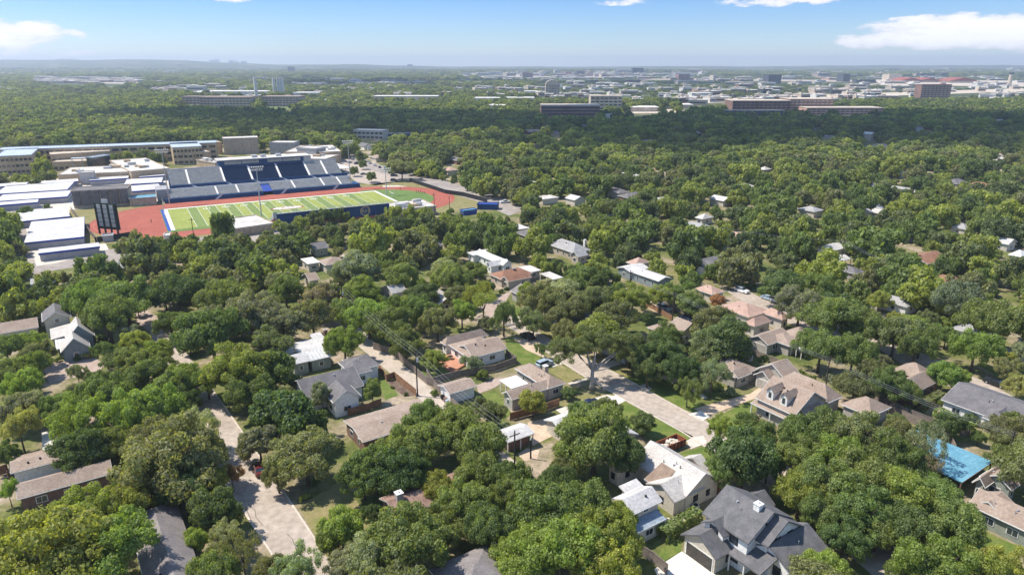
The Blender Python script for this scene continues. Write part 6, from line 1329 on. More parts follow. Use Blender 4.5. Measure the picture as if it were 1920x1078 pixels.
# ---- describe where a plant stands
USED = set()
def side(du, dv):
    if abs(du) > abs(dv)*1.6: return 'right of' if du > 0 else 'left of'
    return 'in front of' if dv > 0 else 'behind'
LMP = [(ph, *px((x, y, 3)), x, y) for ph, x, y in LM]
SZ = lambda R: 'small' if R < 3.6 else ('medium' if R < 5.2 else ('big' if R < 7 else 'very large'))
def describe(col, size, what, x, y):
    u, v = px((x, y, 4)); ds = sorted(LMP, key=lambda l: math.hypot(l[3]-x, l[4]-y))
    cands_ = []
    for i in range(6):
        l = ds[i]; s = side(u-l[1], v-l[2])
        for adv in ('', 'just ', 'well '):
            dd = math.hypot(l[3]-x, l[4]-y)
            if (adv == 'just ' and dd > 18) or (adv == 'well ' and dd < 25): continue
            cands_.append('%s %s %s %s%s %s' % (size, col, what, adv, s, l[0]))
    for c in cands_[:2]:
        if c not in USED: USED.add(c); return c
    for i in range(1, 6):
        l, k = ds[0], ds[i]; c = '%s %s, %s %s, nearer %s' % (col, what.split()[-1], side(u-l[1], v-l[2]), l[0].replace('the ', '', 1), k[0].replace('the ', '', 1))
        if c not in USED and len(c.split()) <= 16: USED.add(c); return c
    for od in ('second', 'third', 'fourth', 'fifth', 'sixth', 'seventh', 'eighth', 'ninth'):
        l = ds[0]; c = '%s %s %s %s, %s closest' % (col, what.split()[-1], side(u-l[1], v-l[2]), l[0], od)
        if c not in USED: USED.add(c); return c
    return cands_[0]
HU = set()
for h_ in H:
    if 'desc' in h_:
        l_ = sorted(LMP, key=lambda l: math.hypot(l[3]-h_.location.x, l[4]-h_.location.y)); u, v = px(h_.location); b_ = h_['desc']; del h_['desc']
        for i_, j_ in [(0, None), (1, None), (0, 1), (0, 2), (1, 2), (2, 3), (0, 3), (0, 4), (1, 3)]:
            c_ = 'half hidden %s roofed house %s %s' % (b_, side(u-l_[i_][1], v-l_[i_][2]), l_[i_][0])
            if j_ is not None: c_ = 'half hidden %s roof %s %s, near %s' % (b_, side(u-l_[i_][1], v-l_[i_][2]), l_[i_][0].replace('the ', '', 1), l_[j_][0].replace('the ', '', 1))
            if c_ not in HU and len(c_.split()) <= 16: break
        HU.add(c_); h_['label'] = ' '.join(c_.split()[:16])
vis = []
for tr in sorted(TREES, key=lambda t: t[0]):
    u, v = px((tr[1], tr[2], tr[4]*.6)); rx = tr[3]*F/max(60, tr[0])
    if -rx < u < 1920+rx and v-rx < 1078: vis.append(tr)
near = vis[:300]; rest = vis[300:]
for d, x, y, R, Hh, kind, tint, ex_ in near:
    crowns, trunks, what, cb = KIND[kind]; col, cn = TINT[tint]
    t = thing('tree', (x, y, 0), describe(cn, SZ(R), what, x, y), 'tree', 'neighbourhood trees')
    t.rotation_euler.z = rnd.uniform(0, 6.28)
    tk = bpy.data.objects.new('trunk', rnd.choice(trunks)); COL.objects.link(tk); tk.parent = t; tk.scale = (R, R, Hh)
    c = bpy.data.objects.new('crown', rnd.choice(crowns)); COL.objects.link(c); c.parent = t; c.scale = (R, R, Hh*(1-cb)); c.location = (0, 0, Hh*cb)
    j = rnd.uniform(.85, 1.18); c.color = (col[0]*j*rnd.uniform(.92, 1.1), col[1]*j, col[2]*j, 1)
# the old tree with bare pale limbs beside the street
p = at(1109, 731); t = thing('tree', p, 'old tree with pale bare forked limbs and high thin crown beside the street', 'tree', 'neighbourhood trees'); landmark('the pale limbed tree', p)
m = MB(); base = Vector((p.x, p.y, 0)); f = base+Vector((.1, 0, 5.2))
m.tube([base, base+Vector((0, 0, 1.2)), f], [.62, .45, .42], 10)
limbs = [((-2.6, 1, 7.6), (-4.0, 2.5, 9.4)), ((.6, .8, 7.6), (1.2, 3, 9.6)), ((3.0, .3, 6.6), (5.6, 2.2, 8.2)), ((2.1, -1.0, 5.6), (3.8, -1.4, 6.3)), ((-1.0, 2, 7.5), (-.5, 4.5, 9.5)), ((3.4, 2, 7), (6.5, 3.4, 8.6))]
for a, b in limbs: m.tube([f+Vector((0, 0, -.3)), base+Vector(a), base+Vector(b)], [.34, .22, .07], 8)
m.build('trunk', 'bark_pale', t, smooth=True)
for i, (dx, dy, z, R) in enumerate([(-6.0, 3.5, 6.6, 5.0), (0.5, 5.5, 8.2, 5.4), (6.5, 5.5, 7.6, 5.0), (9.0, 3.8, 6.4, 3.8)]):
    c = bpy.data.objects.new('crown', (LOOSE+THIN)[i]); COL.objects.link(c); c.parent = t; c.scale = (R, R, R*1.0); c.location = (dx, dy, z); c.rotation_euler.z = i*1.3; c.color = (.165, .19, .08, 1)
def trunked(uv, h, R, label, tint, mt='bark'):
    p = at(*uv); t = thing('tree', p, label, 'tree', 'neighbourhood trees'); tk = bpy.data.objects.new('trunk', TALLT[0]); COL.objects.link(tk); tk.parent = t; tk.scale = (R*1.5, R*1.5, h)
    c = bpy.data.objects.new('crown', THIN[0]); COL.objects.link(c); c.parent = t; c.scale = (R, R, h*.5); c.location = (0, 0, h*.52); c.color = (*TINT[tint][0], 1)
trunked((906, 612), 11, 4.2, 'slender forked tree with yellow green top at the street bend', 'yg')
trunked((944, 630), 9, 3.4, 'dark slender tree at the upper edge of the bright lawn', 'dk')
trunked((1720, 672), 11, 4.6, 'forked dark trunk tree behind the L shaped tan house', 'mid')
# lone tree in the parking lot
p = at(754, 338); t = thing('tree', p, 'lone wide tree with visible limbs at the stadium car park', 'tree', 'neighbourhood trees'); tk = bpy.data.objects.new('trunk', TRUNK[0]); COL.objects.link(tk); tk.parent = t; tk.scale = (8, 8, 12)
c = bpy.data.objects.new('crown', BROAD[1]); COL.objects.link(c); c.parent = t; c.scale = (9.5, 9.5, 7); c.location = (0, 0, 5.5); c.color = (*TINT['ol'][0], 1)
for (u, v, R, lb) in ((665, 331, 3, 'small round tree in the stadium car park, left one'), (697, 342, 3.2, 'small round tree in the stadium car park, right one'), (681, 318, 3, 'small thin tree at the car park entrance')):
    p = at(u, v); t = thing('tree', p, lb, 'tree', 'neighbourhood trees'); tk = bpy.data.objects.new('trunk', TRUNK[1]); COL.objects.link(tk); tk.parent = t; tk.scale = (2.4, 2.4, 6)
    c = bpy.data.objects.new('crown', ROUND[0]); COL.objects.link(c); c.parent = t; c.scale = (R, R, 5.5); c.location = (0, 0, 1.3); c.color = (*TINT['mid'][0], 1)
for i, (u, v, r_, tn) in enumerate(SHR):
    p = at(u, v, .8); R = r_*p.length/F; o = bpy.data.objects.new('shrub', SHRUB[i % 3]); COL.objects.link(o); o.location = (p.x, p.y, -.05); o.scale = (R, R, R*1.35); o.rotation_euler.z = i; o.color = (*TINT[tn][0], 1)
    tag(o, describe(TINT[tn][1], 'low' if R < 1.2 else 'rounded', 'shrub', p.x, p.y), 'shrub', 'garden shrubs')
def hedge(pts, h, wd, tint, label):
    P = [at(*p) for p in pts]; g = np.random.default_rng(len(USED)); V = []
    for a, b in zip(P[:-1], P[1:]):
        d = b-a; n = int(d.length*wd*h*30); t = g.random((n, 1)); nx = Vector((-d.y, d.x, 0)).normalized()
        s = g.choice([0, 1, 2], n); off = np.where(s == 0, -wd/2, np.where(s == 1, wd/2, g.uniform(-wd/2, wd/2, n))); z = np.where(s == 2, h, g.uniform(0, h, n))+g.normal(0, .08, n)
        pos = np.array(a)[None]+t*np.array(d)[None]+np.array(nx)[None]*(off+g.normal(0, .08, n))[:, None]; pos[:, 2] = z
        nr = np.array(nx)[None]*np.where(s == 0, -1, np.where(s == 1, 1, 0))[:, None]; nr[:, 2] += np.where(s == 2, 1, .2); nr = nr+g.normal(0, .4, (n, 3)); nr /= np.linalg.norm(nr, axis=1)[:, None]
        t1 = np.cross(nr, g.normal(size=(n, 3))); t1 /= np.linalg.norm(t1, axis=1)[:, None]; t2 = np.cross(nr, t1); q = .17+.12*g.random((n, 1))
        V.append(np.stack([pos-t1*q, pos+t2*q, pos+t1*q, pos-t2*q], axis=1))
    V = np.concatenate(V).reshape(-1, 3); mm = MB(); mm.v = [tuple(v) for v in V]; mm.f = [tuple(range(i, i+4)) for i in range(0, len(V), 4)]; mm.m = [0]*len(mm.f)
    o = solo('hedge', mm, 'leaf', label, 'hedge', None, None, recalc=False); o.color = (*TINT[tint][0], 1)
hedge([q6(0, 690), q6(200, 560), q6(400, 450)], 2.2, 1.8, 'mid', 'tall clipped hedge between the cream house and the white farmhouse')
hedge([qc(930, 830), qc(1120, 930), qc(1340, 1030)], 1.8, 2.0, 'br', 'bright green clipped hedge below the pale patio')
hedge([qc(720, 780), qc(980, 640)], 1.8, 1.8, 'ol', 'olive hedge running up to the round bush near the awning')
hedge([qc(-600, 560) if False else r6(800, 930), r6(930, 1000), r6(1010, 1040)], 2.0, 2.0, 'gr', 'grey green flowering hedge behind the dormer house')
hedge([(1325, 690), (1290, 660)], 1.5, 1.5, 'dk', 'dark hedge in the shade of the middle street trees')
# ---------------------------------------------------------------- far city
FARB = []
def far(name, label, cat, u0, u1, vb, vt, mt, roof=None, dep=None, bands=0, cols_=0, lm=None, group=None, clear=True, bm='glass'):
    """u0,u1 = left and right of the front, vb = base row, vt = top row"""
    a = at(u0, vb); b = at(u1, vb); D_ = a.y; z = zv(vt, D_); w_ = (b-a).x; dep = dep or max(14, w_*.5); z0 = 0
    if vb < 134: z0 = -60
    root = thing(name, ((a.x+b.x)/2, D_+dep/2, 0), label, cat, group)
    if lm: landmark(lm, root.location)
    m = MB(); ex, ey = (1, 0), (0, 1); m.box(a, ex, ey, 0, w_, 0, dep, z0, z); m.build('wall', mt, root)
    m = MB(); m.box(a, ex, ey, -.5, w_+.5, -.5, dep+.5, z, z+z*.03+.3); m.build('roof', roof or mt, root)
    for k in range(bands):
        for c in range(max(1, cols_)):
            m = MB(); zz = z*(k+.35)/(bands+.1); hh = z/(bands+.1)*.34; cw = w_/max(1, cols_)
            m.box(a, ex, ey, c*cw+cw*.14 if cols_ else .6, (c+1)*cw-cw*.14 if cols_ else w_-.6, -.25, 0, zz, zz+hh); m.build('window_band' if not cols_ else 'window', bm, root)
    if clear: CLEAR.append([(u0, vt), (u1, vt), (u1, vb-(vb-vt)*.38), (u0, vb-(vb-vt)*.38)])
    FARB.append(root); return root
far('office_building', 'wide brown brick office block with faceted front and dark top band', 'office building', 1015, 1124, 224, 199, 'brick_far', 'beige_far', 40, 4, 0, 'the brown brick office block')
far('office_building', 'dark cornered beige office building behind the brown brick block', 'office building', 1107, 1166, 207, 181, 'beige_far', 'beige_far', 30, 4, 7, 'the dark cornered office')
far('apartment_tower', 'round topped beige tower standing alone in the middle distance', 'tower', 1023, 1049, 184, 159, 'beige_far', 'beige_far', 26, 8, 5, 'the round topped tower')
p = at(1036, 184); zt_ = zv(159, p.y); rr = 17; m = MB(); m.poly([(p.x-rr+.0, p.y-2), (p.x+rr, p.y-2), (p.x+rr, p.y+20), (p.x-rr, p.y+20)], zt_, zt_+.5)
m2 = MB(); pts_ = [(math.cos(math.pi*i/10), math.sin(math.pi*i/10)) for i in range(11)]; i0 = 0
m2.v = [(p.x+c*15, p.y+.5, zt_+.5+s*9) for c, s in pts_]+[(p.x+c*15, p.y+22, zt_+.5+s*9) for c, s in pts_]; k_ = 11
m2.f = [tuple(range(k_)), tuple(reversed(range(k_, 2*k_)))]+[(j, k_+j, k_+(j+1) % k_, (j+1) % k_) for j in range(k_)]; m2.m = [0]*len(m2.f); m2.build('arched_top', 'beige_far', FARB[-1])
far('apartment_tower', 'brown ten storey apartment tower at the right above the trees', 'tower', 1724, 1779, 192, 160, 'brick_far', 'brick_far', 24, 9, 8, 'the brown apartment tower', bm='beige_far')
far('apartment_block', 'long brown six storey apartment block, left and taller part', 'apartment building', 1372, 1480, 215, 190, 'brick_far', 'beige_far', 40, 5, 13, 'the long brown apartment block')
far('apartment_block', 'brown apartment block with pale framed balconies, right part', 'apartment building', 1480, 1560, 213, 187, 'brick_far', 'beige_far', 46, 5, 10, bm='beige_far')
far('apartment_block', 'low pink and grey apartment row in front of the brown block', 'apartment building', 1512, 1655, 216, 203, 'pink_far', 'beige_far', 36, 3, 16)
far('parking_deck', 'dark glazed base in front of the long brown apartment block', 'car park', 1360, 1470, 219, 208, 'dark_far', 'beige_far', 12, 0)
far('apartment_block', 'beige four storey apartment block left of the four chimneys', 'apartment building', 376, 470, 202, 183, 'tan_far', 'roof_tan', 40, 4, 14, 'the beige apartment block')
far('apartment_block', 'beige apartment block at the foot of the four chimneys', 'apartment building', 492, 562, 200, 182, 'tan_far', 'roof_tan', 40, 4, 11)
far('apartment_block', 'grey brown apartment block with low roof at far left of the chimneys', 'apartment building', 342, 376, 196, 182, 'tan_far', 'roof_tan', 30, 3, 5)
far('warehouse', 'long white roofed hall behind the single chimney', 'warehouse', 398, 500, 178.5, 172, 'white_far', 'white_far', 60, 0)
far('warehouse', 'long white roofed hall right of the four chimneys', 'warehouse', 548, 597, 182, 174.5, 'white_far', 'white_far', 50, 0)
far('warehouse', 'white roofed hall left part with dark windows near the chimneys', 'warehouse', 360, 398, 178.5, 172.5, 'white_far', 'white_far', 60, 1, 0)
def stack(u, vb, vt, label, r0=3.2):
    p = at(u, vb); z = zv(vt, p.y); t = thing('chimney_stack', p, label, 'chimney', 'tall pale chimney stacks'); m = MB(); m.tube([p, (p.x, p.y, z)], [r0, r0*.75], 12); m.build('shaft', 'white_far', t); m = MB(); m.tube([(p.x, p.y, z), (p.x, p.y, z+1)], r0*.8, 12); m.build('rim', 'white_far', t)
stack(482, 190, 147, 'single tall square chimney left of the group of four', 3.8)
for u, s in ((515.5, 'leftmost'), (523, 'second from left'), (527.5, 'third from left'), (532, 'rightmost')): stack(u, 182, 146.5, s+' of the four slim chimneys', 3.4)
landmark('the four chimneys', at(525, 182))
for a in [('white roofed supermarket in the middle distance left of the round topped tower', 886, 938, 192, 184.5, 'white_far'), ('white and dark long shed beside the white supermarket', 945, 1002, 189.5, 184, 'white_far'), ('white arched roof building in front of the supermarket', 917, 957, 204, 198, 'white_far'),
          ('tan bare construction ground strip with low sheds', 700, 820, 188, 181, 'dirt_far'), ('white roofed house cluster at the far woodland edge', 641, 674, 196, 190, 'white_far'), ('white shop left of the bare construction ground', 680, 706, 184, 180, 'white_far'),
          ('white shopping centre left part behind the apartment block', 1246, 1300, 203, 197, 'beige_far'), ('white low shop in front of the brick office block', 1136, 1172, 225, 216, 'white_far'), ('beige store right of the dark cornered office', 1180, 1236, 210, 202, 'beige_far'),
          ('white store beneath the round topped tower', 984, 1024, 180, 172, 'white_far'), ('white office at the left of the far highway', 1297, 1336, 183, 175, 'white_far')]:
    far('store', a[0], 'store', a[1], a[2], a[3], a[4], a[5], 'white_far', 40, 0)
for lb, u0, u1, vb, vt, mt in [('blocky blue green office tower near the horizon centre', 1186, 1206, 142, 128.5, 'dark_far'), ('dark slab building left of the far pyramid', 1082, 1096, 143, 134, 'dark_far'), ('reddish dark slab in the far centre', 980, 999, 147, 137, 'brick_far'), ('dark building second from far pyramid', 1060, 1072, 143, 135, 'brick_far'), ('wide dark office near the right horizon', 1440, 1464, 158, 141, 'dark_far'), ('brown low office right of the horizon centre', 1272, 1293, 151, 140, 'brick_far'), ('beige slim building beside the brown low office', 1337, 1347, 152, 142, 'beige_far'), ('grey office by the airport', 1580, 1593, 154, 139.5, 'dark_far'), ('beige office with white roof by the airport', 1666, 1690, 151, 140, 'beige_far'), ('dark lone tower on the left plain', 540, 549, 137, 126, 'dark_far'),
                              ('first dark tower on the left ridge skyline', 394, 402, 126, 113.5, 'dark_far'), ('second dark tower on the left ridge skyline', 403, 411, 126, 112.5, 'dark_far'), ('third dark tower on the left ridge skyline', 430, 438, 127, 114, 'dark_far'), ('fourth pale tower on the left ridge skyline', 438, 446, 127, 115, 'tan_far'), ('fifth dark tower on the left ridge skyline', 453, 461, 127, 115.5, 'dark_far'), ('small dark building on the low middle skyline', 764, 773, 130, 121.5, 'dark_far'), ('low buildings on the highest left ridge', 262, 292, 120, 110, 'tan_far'), ('flat block on the highest left ridge', 236, 262, 120, 111, 'dark_far')]:
    far('office_tower' if vb > 130 else 'tower_block', lb, 'tower', u0, u1, vb, vt, mt, None, 60, 0, clear=False)
p = at(1108, 143); t = thing('pyramid_building', p, 'brown stepped pyramid shaped building near the horizon', 'building'); z = zv(133, p.y); w_ = 13*p.y/F
for k in range(4): m = MB(); q = w_*(1-k*.22); m.box(p, (1, 0), (0, 1), -q, q, -q, q, z*k/4, z*(k+1)/4); m.build('tier', 'tan_far', t)
for u0, u1, vb, vt, lb in ((1690, 1728, 155, 146, 'left red and white peaked airport hangar roof'), (1725, 1762, 155, 146.5, 'middle red and white peaked airport hangar roof'), (1780, 1832, 156, 146, 'right red peaked airport hangar roof')):
    a = at(u0, vb); b = at(u1, vb); z = zv(vt, a.y); t = thing('hangar', ((a.x+b.x)/2, a.y, 0), lb, 'hangar', 'peaked airport hangars')
    m = MB(); m.box(a, (1, 0), (0, 1), 0, (b-a).x, 0, 90, 0, z*.35); m.build('wall', 'beige_far', t)
    xm = (a.x+b.x)/2; m = MB(); m.face([(a.x-4, a.y-2, z*.36), (xm, a.y-2, z), (xm, a.y+92, z), (a.x-4, a.y+92, z*.36)]); m.face([(xm, a.y-2, z), (b.x+4, a.y-2, z*.36), (b.x+4, a.y+92, z*.36), (xm, a.y+92, z)]); m.face([(a.x-4, a.y-1, z*.36), (b.x+4, a.y-1, z*.36), (xm, a.y-1, z)]); m.build('roof', 'red_far', t, recalc=False)
    m = MB(); m.face([(xm, a.y-2.5, z+.5), (b.x-4, a.y-2.5, z*.5), (b.x+2, a.y+60, z*.5), (xm+4, a.y+80, z+.5)]); m.build('roof_panel', 'white_far', t, recalc=False)
p = at(1892, 160); z = zv(136, p.y); t = thing('control_tower', p, 'pale airport control tower at the right edge', 'tower'); m = MB(); m.tube([p, (p.x, p.y, z*.85)], [7, 5], 10); m.build('shaft', 'beige_far', t); m = MB(); m.tube([(p.x, p.y, z*.85), (p.x, p.y, z*.95), (p.x, p.y, z)], [6, 9, 8], 10); m.build('cab', 'dark_far', t)
# scattered low buildings of the distant districts
rf = random.Random(5); zones = [(1000, 1920, 146, 190, 210), (860, 1300, 138, 147, 60), (1130, 1620, 186, 200, 40), (60, 270, 146, 158, 70), (270, 1000, 147, 176, 130), (0, 60, 140, 175, 12), (300, 640, 165, 200, 20), (640, 1000, 168, 186, 16), (640, 900, 141, 150, 10), (0, 500, 118, 140, 16), (1300, 1920, 134, 148, 50)]
ZN = ['in the commercial district below the right horizon', 'in the pale strip near the horizon centre', 'between the office block and the apartment block', 'in the pale district at the far left', 'on the wooded plain behind the chimneys', 'at the left edge of the far plain', 'near the four chimneys', 'in the middle distance woodland', 'on the plain left of the horizon centre', 'on the wooded left ridge', 'near the airport horizon']
LOWB = []
for zi, (u0, u1, v0, v1, n) in enumerate(zones):
    for k in range(n):
        u, v = rf.uniform(u0, u1), rf.uniform(v0, v1); p = at(u, v); wd_ = rf.uniform(5, 34)*p.y/F; h = rf.uniform(5, 11) if v > 146 else rf.uniform(7, 20); dp = rf.uniform(.3, .8)*wd_+10
        mt = rf.choices(['white_far', 'beige_far', 'tan_far', 'pink_far', 'dark_far', 'brick_far'], [5, 5, 2, 1.4, .8, .8])[0]
        LOWB.append((-wd_*F/p.y*(h*F/p.y+3), zi, p, wd_, dp, h, mt, rf.uniform(-.5, .5)))
LOWB.sort(key=lambda q: q[0])
protob = {}; rest_b = MB()
def lowbox(mm, mt, o, ex, ey, sx, sy, sz):
    q = lambda a, b, c: (o[0]+ex[0]*a*sx+ey[0]*b*sy, o[1]+ex[1]*a*sx+ey[1]*b*sy, o[2]+c*sz)
    def bx(x0, x1, y0, y1, z0, z1, m_): mm.hexa([q(x0, y0, z0), q(x1, y0, z0), q(x1, y1, z0), q(x0, y1, z0), q(x0, y0, z1), q(x1, y0, z1), q(x1, y1, z1), q(x0, y1, z1)], m_)
    bx(-.5, .5, 0, 1, -.2, 1, mt); bx(-.52, .52, -.02, 1.02, 1, 1.06, 'white_far' if mt != 'dark_far' else mt); bx(-.3, -.1, .3, .6, 1.06, 1.35, 'beige_far')
    bx(-.42, .42, -.012, -.002, .35, .6, 'glass')
for i, (_, zi, p, wd_, dp, h, mt, rz) in enumerate(LOWB):
    z0 = terrain(p.x, p.y)
    if i >= 285: lowbox(rest_b, mt, (p.x, p.y, z0), ang(math.degrees(rz)), ang(math.degrees(rz)+90), wd_, dp, h); continue
    if mt not in protob: mm = MB(); lowbox(mm, mt, (0, 0, 0), (1, 0), (0, 1), 1, 1, 1); o = mm.build('low_building', mt); protob[mt] = o
    else: o = protob[mt].copy(); COL.objects.link(o)
    o.location = (p.x, p.y, z0); o.scale = (wd_, dp, h); o.rotation_euler.z = rz
    c = {'white_far': 'white', 'beige_far': 'beige', 'tan_far': 'tan', 'pink_far': 'pinkish', 'dark_far': 'dark', 'brick_far': 'reddish'}[mt]
    tag(o, '%s low building %s' % (c, ZN[zi]), 'building', '%s low buildings %s' % (c, ZN[zi]))
tag(rest_b.build('low_building_mass', 'white_far'), 'countless tiny pale low buildings scattered over the distant districts', 'building', None, 'stuff')
# pale open ground strips far out
def strip(uv, mt, lb):
    CLEAR.append(list(uv)); sheet('cleared_ground', [tuple(at(*p))[:2] for p in uv], .3, mt, lb, 'ground')
strip([(700, 187), (830, 187), (835, 183), (705, 181)], 'dirt_far', 'bare tan construction ground')
strip([(1290, 196), (1500, 186), (1920, 172), (1920, 166), (1480, 180), (1250, 190)], 'beige_far', 'pale paved district ground at the right')
strip([(1490, 180), (1540, 170), (1640, 157), (1655, 157), (1560, 172), (1520, 181)], 'tan_far', 'curving far highway')
strip([(1200, 150), (1640, 155), (1640, 151), (1200, 148)], 'tan_far', 'pale strip of ground before the far offices')
strip([(1650, 160), (1920, 163), (1920, 152), (1640, 150)], 'beige_far', 'airport apron near the right horizon')
strip([(860, 145), (1180, 146), (1180, 143.5), (870, 143)], 'tan_far', 'pale ground strip near the horizon centre')
strip([(300, 200), (560, 206), (560, 202), (300, 197)], 'turf_green', 'green playing field by the apartment blocks')
strip([(1172, 214), (1290, 212), (1290, 206), (1172, 205)], 'beige_far', 'pale car park between offices and apartments')
strip([(90, 156), (260, 158), (260, 151), (60, 150)], 'beige_far', 'pale district ground at the far left')
# ---------------------------------------------------------------- the woodland beyond: one mass
coll = bpy.data.collections.new('woodland_kinds')
protos_w = []
def wproto(me):
    o = bpy.data.objects.new('woodland_tree_%02d' % len(protos_w), me); coll.objects.link(o); protos_w.append(o)
for i in range(5): wproto(crown_mesh('crown', 700+i, 5+i % 3, 66, 70, .055, .95, .72, 'leaf_far'))       # 0-4 mid distance
for i in range(2): wproto(crown_mesh('crown', 720+i, 6, 55, 60, .062, 1.1, .65, 'leaf_far'))              # 5-6
for i in range(5): wproto(crown_mesh('crown', 750+i, 5, 36, 30, .10, .9, .7, 'leaf_far'))               # 7-11 far
pts = []
for d, x, y, R, Hh, kind, tint, e_ in rest: pts.append((x, y, -.3, R*1.03, Hh*1.0, rnd.choice([0, 1, 2, 3, 4]) if kind != 'round' else rnd.choice([5, 6])))
BB = [(min(q[0] for q in c), max(q[0] for q in c), min(q[1] for q in c), max(q[1] for q in c)) for c in CLEAR]
y = 468.0
while y < 6500:
    sc = max(1, y/1050); st = 11.2*sc**.9; x = -y*.79-20
    while x < y*.79+20:
        xx, yy = x+rnd.uniform(-.42, .42)*st, y+rnd.uniform(-.42, .42)*st; x += st
        R = rnd.choice((rnd.uniform(4.5, 6.5), rnd.uniform(6.5, 8.5), rnd.uniform(7.5, 10.5)))*min(2.8, sc**.85); Hh = min(15, 5+R*rnd.uniform(.75, 1.15)) if sc < 1.3 else rnd.uniform(8, 14)*min(1.5, sc**.3)
        g_ = math.sin(xx*.006+1.3)*math.sin(yy*.0043)+.5*math.sin(xx*.017+yy*.011)
        if yy > 1500 and g_ > .55 and rnd.random() < .8: continue
        vv = px((xx, yy, 0)); urb = yy > 1250 and ((vv[0] > 1000 and 144 < vv[1] < 196) or (60 < vv[0] < 270 and 146 < vv[1] < 160) or (270 < vv[0] < 1000 and 146 < vv[1] < 178 and g_ > -.1) or (860 < vv[0] < 1320 and 138 < vv[1] < 147))
        if urb: R *= .6; Hh = rnd.uniform(4, 7)
        if urb and rnd.random() < .55: continue
        u, v = px((xx, yy, Hh*.6)); rx = R*F/yy; ry = rx*.7
        if u < -40 or u > 1960: continue
        hit = False
        for c, b in zip(CLEAR, BB):
            if b[0]-rx < u < b[1]+rx and b[2]-ry < v < b[3]+ry and (inpoly((u, v), c) or inpoly((u-rx*.7, v), c) or inpoly((u+rx*.7, v), c) or inpoly((u, v-ry), c) or inpoly((u, v+ry*.6), c)): hit = True; break
        if hit: continue
        pts.append((xx, yy, terrain(xx, yy)-.5, R, Hh, rnd.randint(0, 6) if yy < 800 else rnd.randint(7, 11)))
    y += st
print('WOODLAND', len(pts), 'near', len(near), 'trees', len(TREES))
me = bpy.data.meshes.new('woodland'); me.vertices.add(len(pts)); A = np.array(pts, dtype=np.float32)
me.vertices.foreach_set('co', A[:, :3].ravel())
at_s = me.attributes.new('sz', 'FLOAT_VECTOR', 'POINT'); S_ = np.stack([A[:, 3], A[:, 3], A[:, 4]], axis=1); at_s.data.foreach_set('vector', S_.ravel())
at_i = me.attributes.new('which', 'INT', 'POINT'); at_i.data.foreach_set('value', A[:, 5].astype(np.int32))
at_r = me.attributes.new('turn', 'FLOAT_VECTOR', 'POINT'); Rr = np.zeros((len(pts), 3), np.float32); Rr[:, 2] = rng.random(len(pts))*6.28; at_r.data.foreach_set('vector', Rr.ravel())
wo = bpy.data.objects.new('woodland', me); COL.objects.link(wo)
tag(wo, 'wide dense woodland of green crowns stretching to the horizon', 'woodland', None, 'stuff')
ng = bpy.data.node_groups.new('grow', 'GeometryNodeTree'); ng.interface.new_socket('Geometry', in_out='INPUT', socket_type='NodeSocketGeometry'); ng.interface.new_socket('Geometry', in_out='OUTPUT', socket_type='NodeSocketGeometry')
gi = ng.nodes.new('NodeGroupInput'); go = ng.nodes.new('NodeGroupOutput'); ci = ng.nodes.new('GeometryNodeCollectionInfo'); ci.inputs['Collection'].default_value = coll; ci.inputs['Separate Children'].default_value = True; ci.inputs['Reset Children'].default_value = True
mp = ng.nodes.new('GeometryNodeMeshToPoints'); ip = ng.nodes.new('GeometryNodeInstanceOnPoints'); ip.inputs['Pick Instance'].default_value = True
def na(nm, ty):
    q = ng.nodes.new('GeometryNodeInputNamedAttribute'); q.data_type = ty; q.inputs['Name'].default_value = nm; return q.outputs['Attribute']
er = ng.nodes.new('FunctionNodeEulerToRotation'); ng.links.new(na('turn', 'FLOAT_VECTOR'), er.inputs[0])
ng.links.new(gi.outputs[0], mp.inputs[0]); ng.links.new(mp.outputs[0], ip.inputs['Points']); ng.links.new(ci.outputs[0], ip.inputs['Instance']); ng.links.new(na('which', 'INT'), ip.inputs['Instance Index']); ng.links.new(na('sz', 'FLOAT_VECTOR'), ip.inputs['Scale']); ng.links.new(er.outputs[0], ip.inputs['Rotation']); ng.links.new(ip.outputs[0], go.inputs[0])
md = wo.modifiers.new('grow', 'NODES'); md.node_group = ng
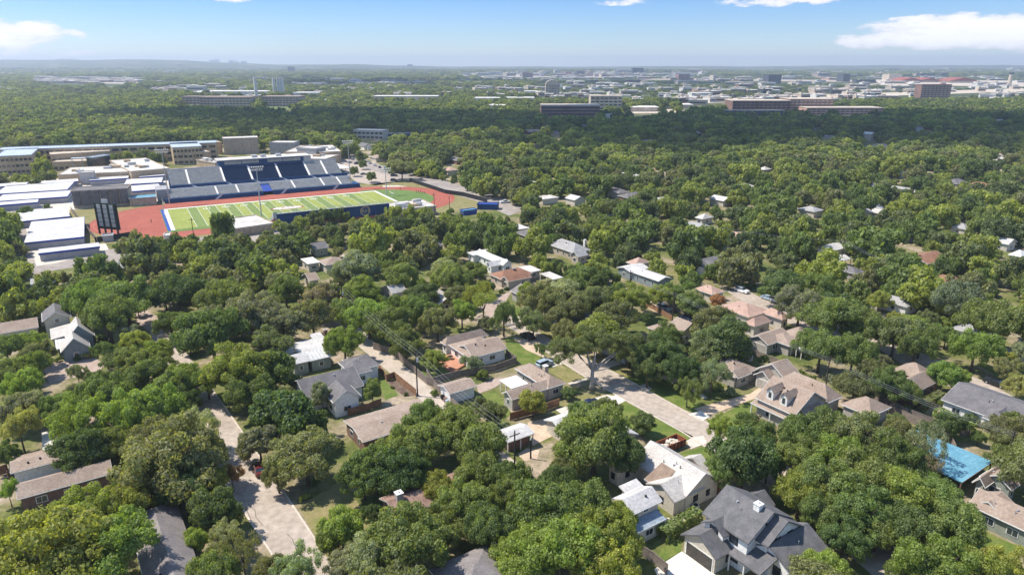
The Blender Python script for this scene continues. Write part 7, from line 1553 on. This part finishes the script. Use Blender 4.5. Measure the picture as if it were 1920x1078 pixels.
# ---------------------------------------------------------------- clouds above the view that shade the middle distance, and the air
cm = bpy.data.materials.new('cloud'); cm.use_nodes = True; n = cm.node_tree.nodes; n.remove(n['Principled BSDF']); d = n.new('ShaderNodeBsdfDiffuse'); d.inputs[0].default_value = (.9, .9, .9, 1); tp = n.new('ShaderNodeBsdfTransparent'); x = n.new('ShaderNodeMixShader'); x.inputs[0].default_value = .58
cm.node_tree.links.new(tp.outputs[0], x.inputs[1]); cm.node_tree.links.new(d.outputs[0], x.inputs[2]); cm.node_tree.links.new(x.outputs[0], n['Material Output'].inputs[0]); M['cloud'] = cm
def cloud(cx, cy, wx, wy, label, seed, zc=1500):
    g = random.Random(seed); k = zc/tosun.z; ox, oy = cx+tosun.x*k, cy+tosun.y*k
    bm = bmesh.new()
    for i in range(26):
        s = g.uniform(.16, .36); mx_ = Matrix.Translation((ox+g.uniform(-1, 1)*wx*(1-s), oy+g.uniform(-1, 1)*wy*(1-s), zc+g.uniform(-20, 40))) @ Matrix.Diagonal((wx*s*1.2, wy*s*1.3, 60+50*s, 1))
        bmesh.ops.create_icosphere(bm, subdivisions=3, radius=1, matrix=mx_)
    for v in bm.verts: q = v.co*.011; v.co += Vector((math.sin(q.y*3+q.x), math.sin(q.x*2.3+1), math.sin(q.x*4+q.y*3)*.4))*22
    me = bpy.data.meshes.new('cloud'); bm.to_mesh(me); bm.free(); me.materials.append(cm); o = bpy.data.objects.new('cloud', me); COL.objects.link(o); tag(o, label, 'cloud')
cloud(200, 790, 540, 240, 'broad fair weather cloud shading the woodland right of centre', 1)
cloud(-300, 930, 260, 130, 'long cloud shading the woodland behind the school', 2)
cloud(-20, 2750, 900, 230, 'far cloud shading the plain beyond the office blocks', 3)
hm = bpy.data.materials.new('haze'); hm.use_nodes = True; n = hm.node_tree.nodes; n.remove(n['Principled BSDF']); pv = n.new('ShaderNodeVolumePrincipled'); pv.inputs['Color'].default_value = (.74, .84, 1, 1); pv.inputs['Density'].default_value = 1.15e-4; pv.inputs['Anisotropy'].default_value = .2
hm.node_tree.links.new(pv.outputs[0], n['Material Output'].inputs['Volume']); M['haze'] = hm
mb = MB(); mb.box((0, 0), (1, 0), (0, 1), -15600, 15600, -15600, 15600, -75, 190)
ho = mb.build('haze', 'haze'); tag(ho, 'thin pale blue air haze over the whole valley', 'haze', None, 'stuff')
C.cycles.volume_step_rate = 1
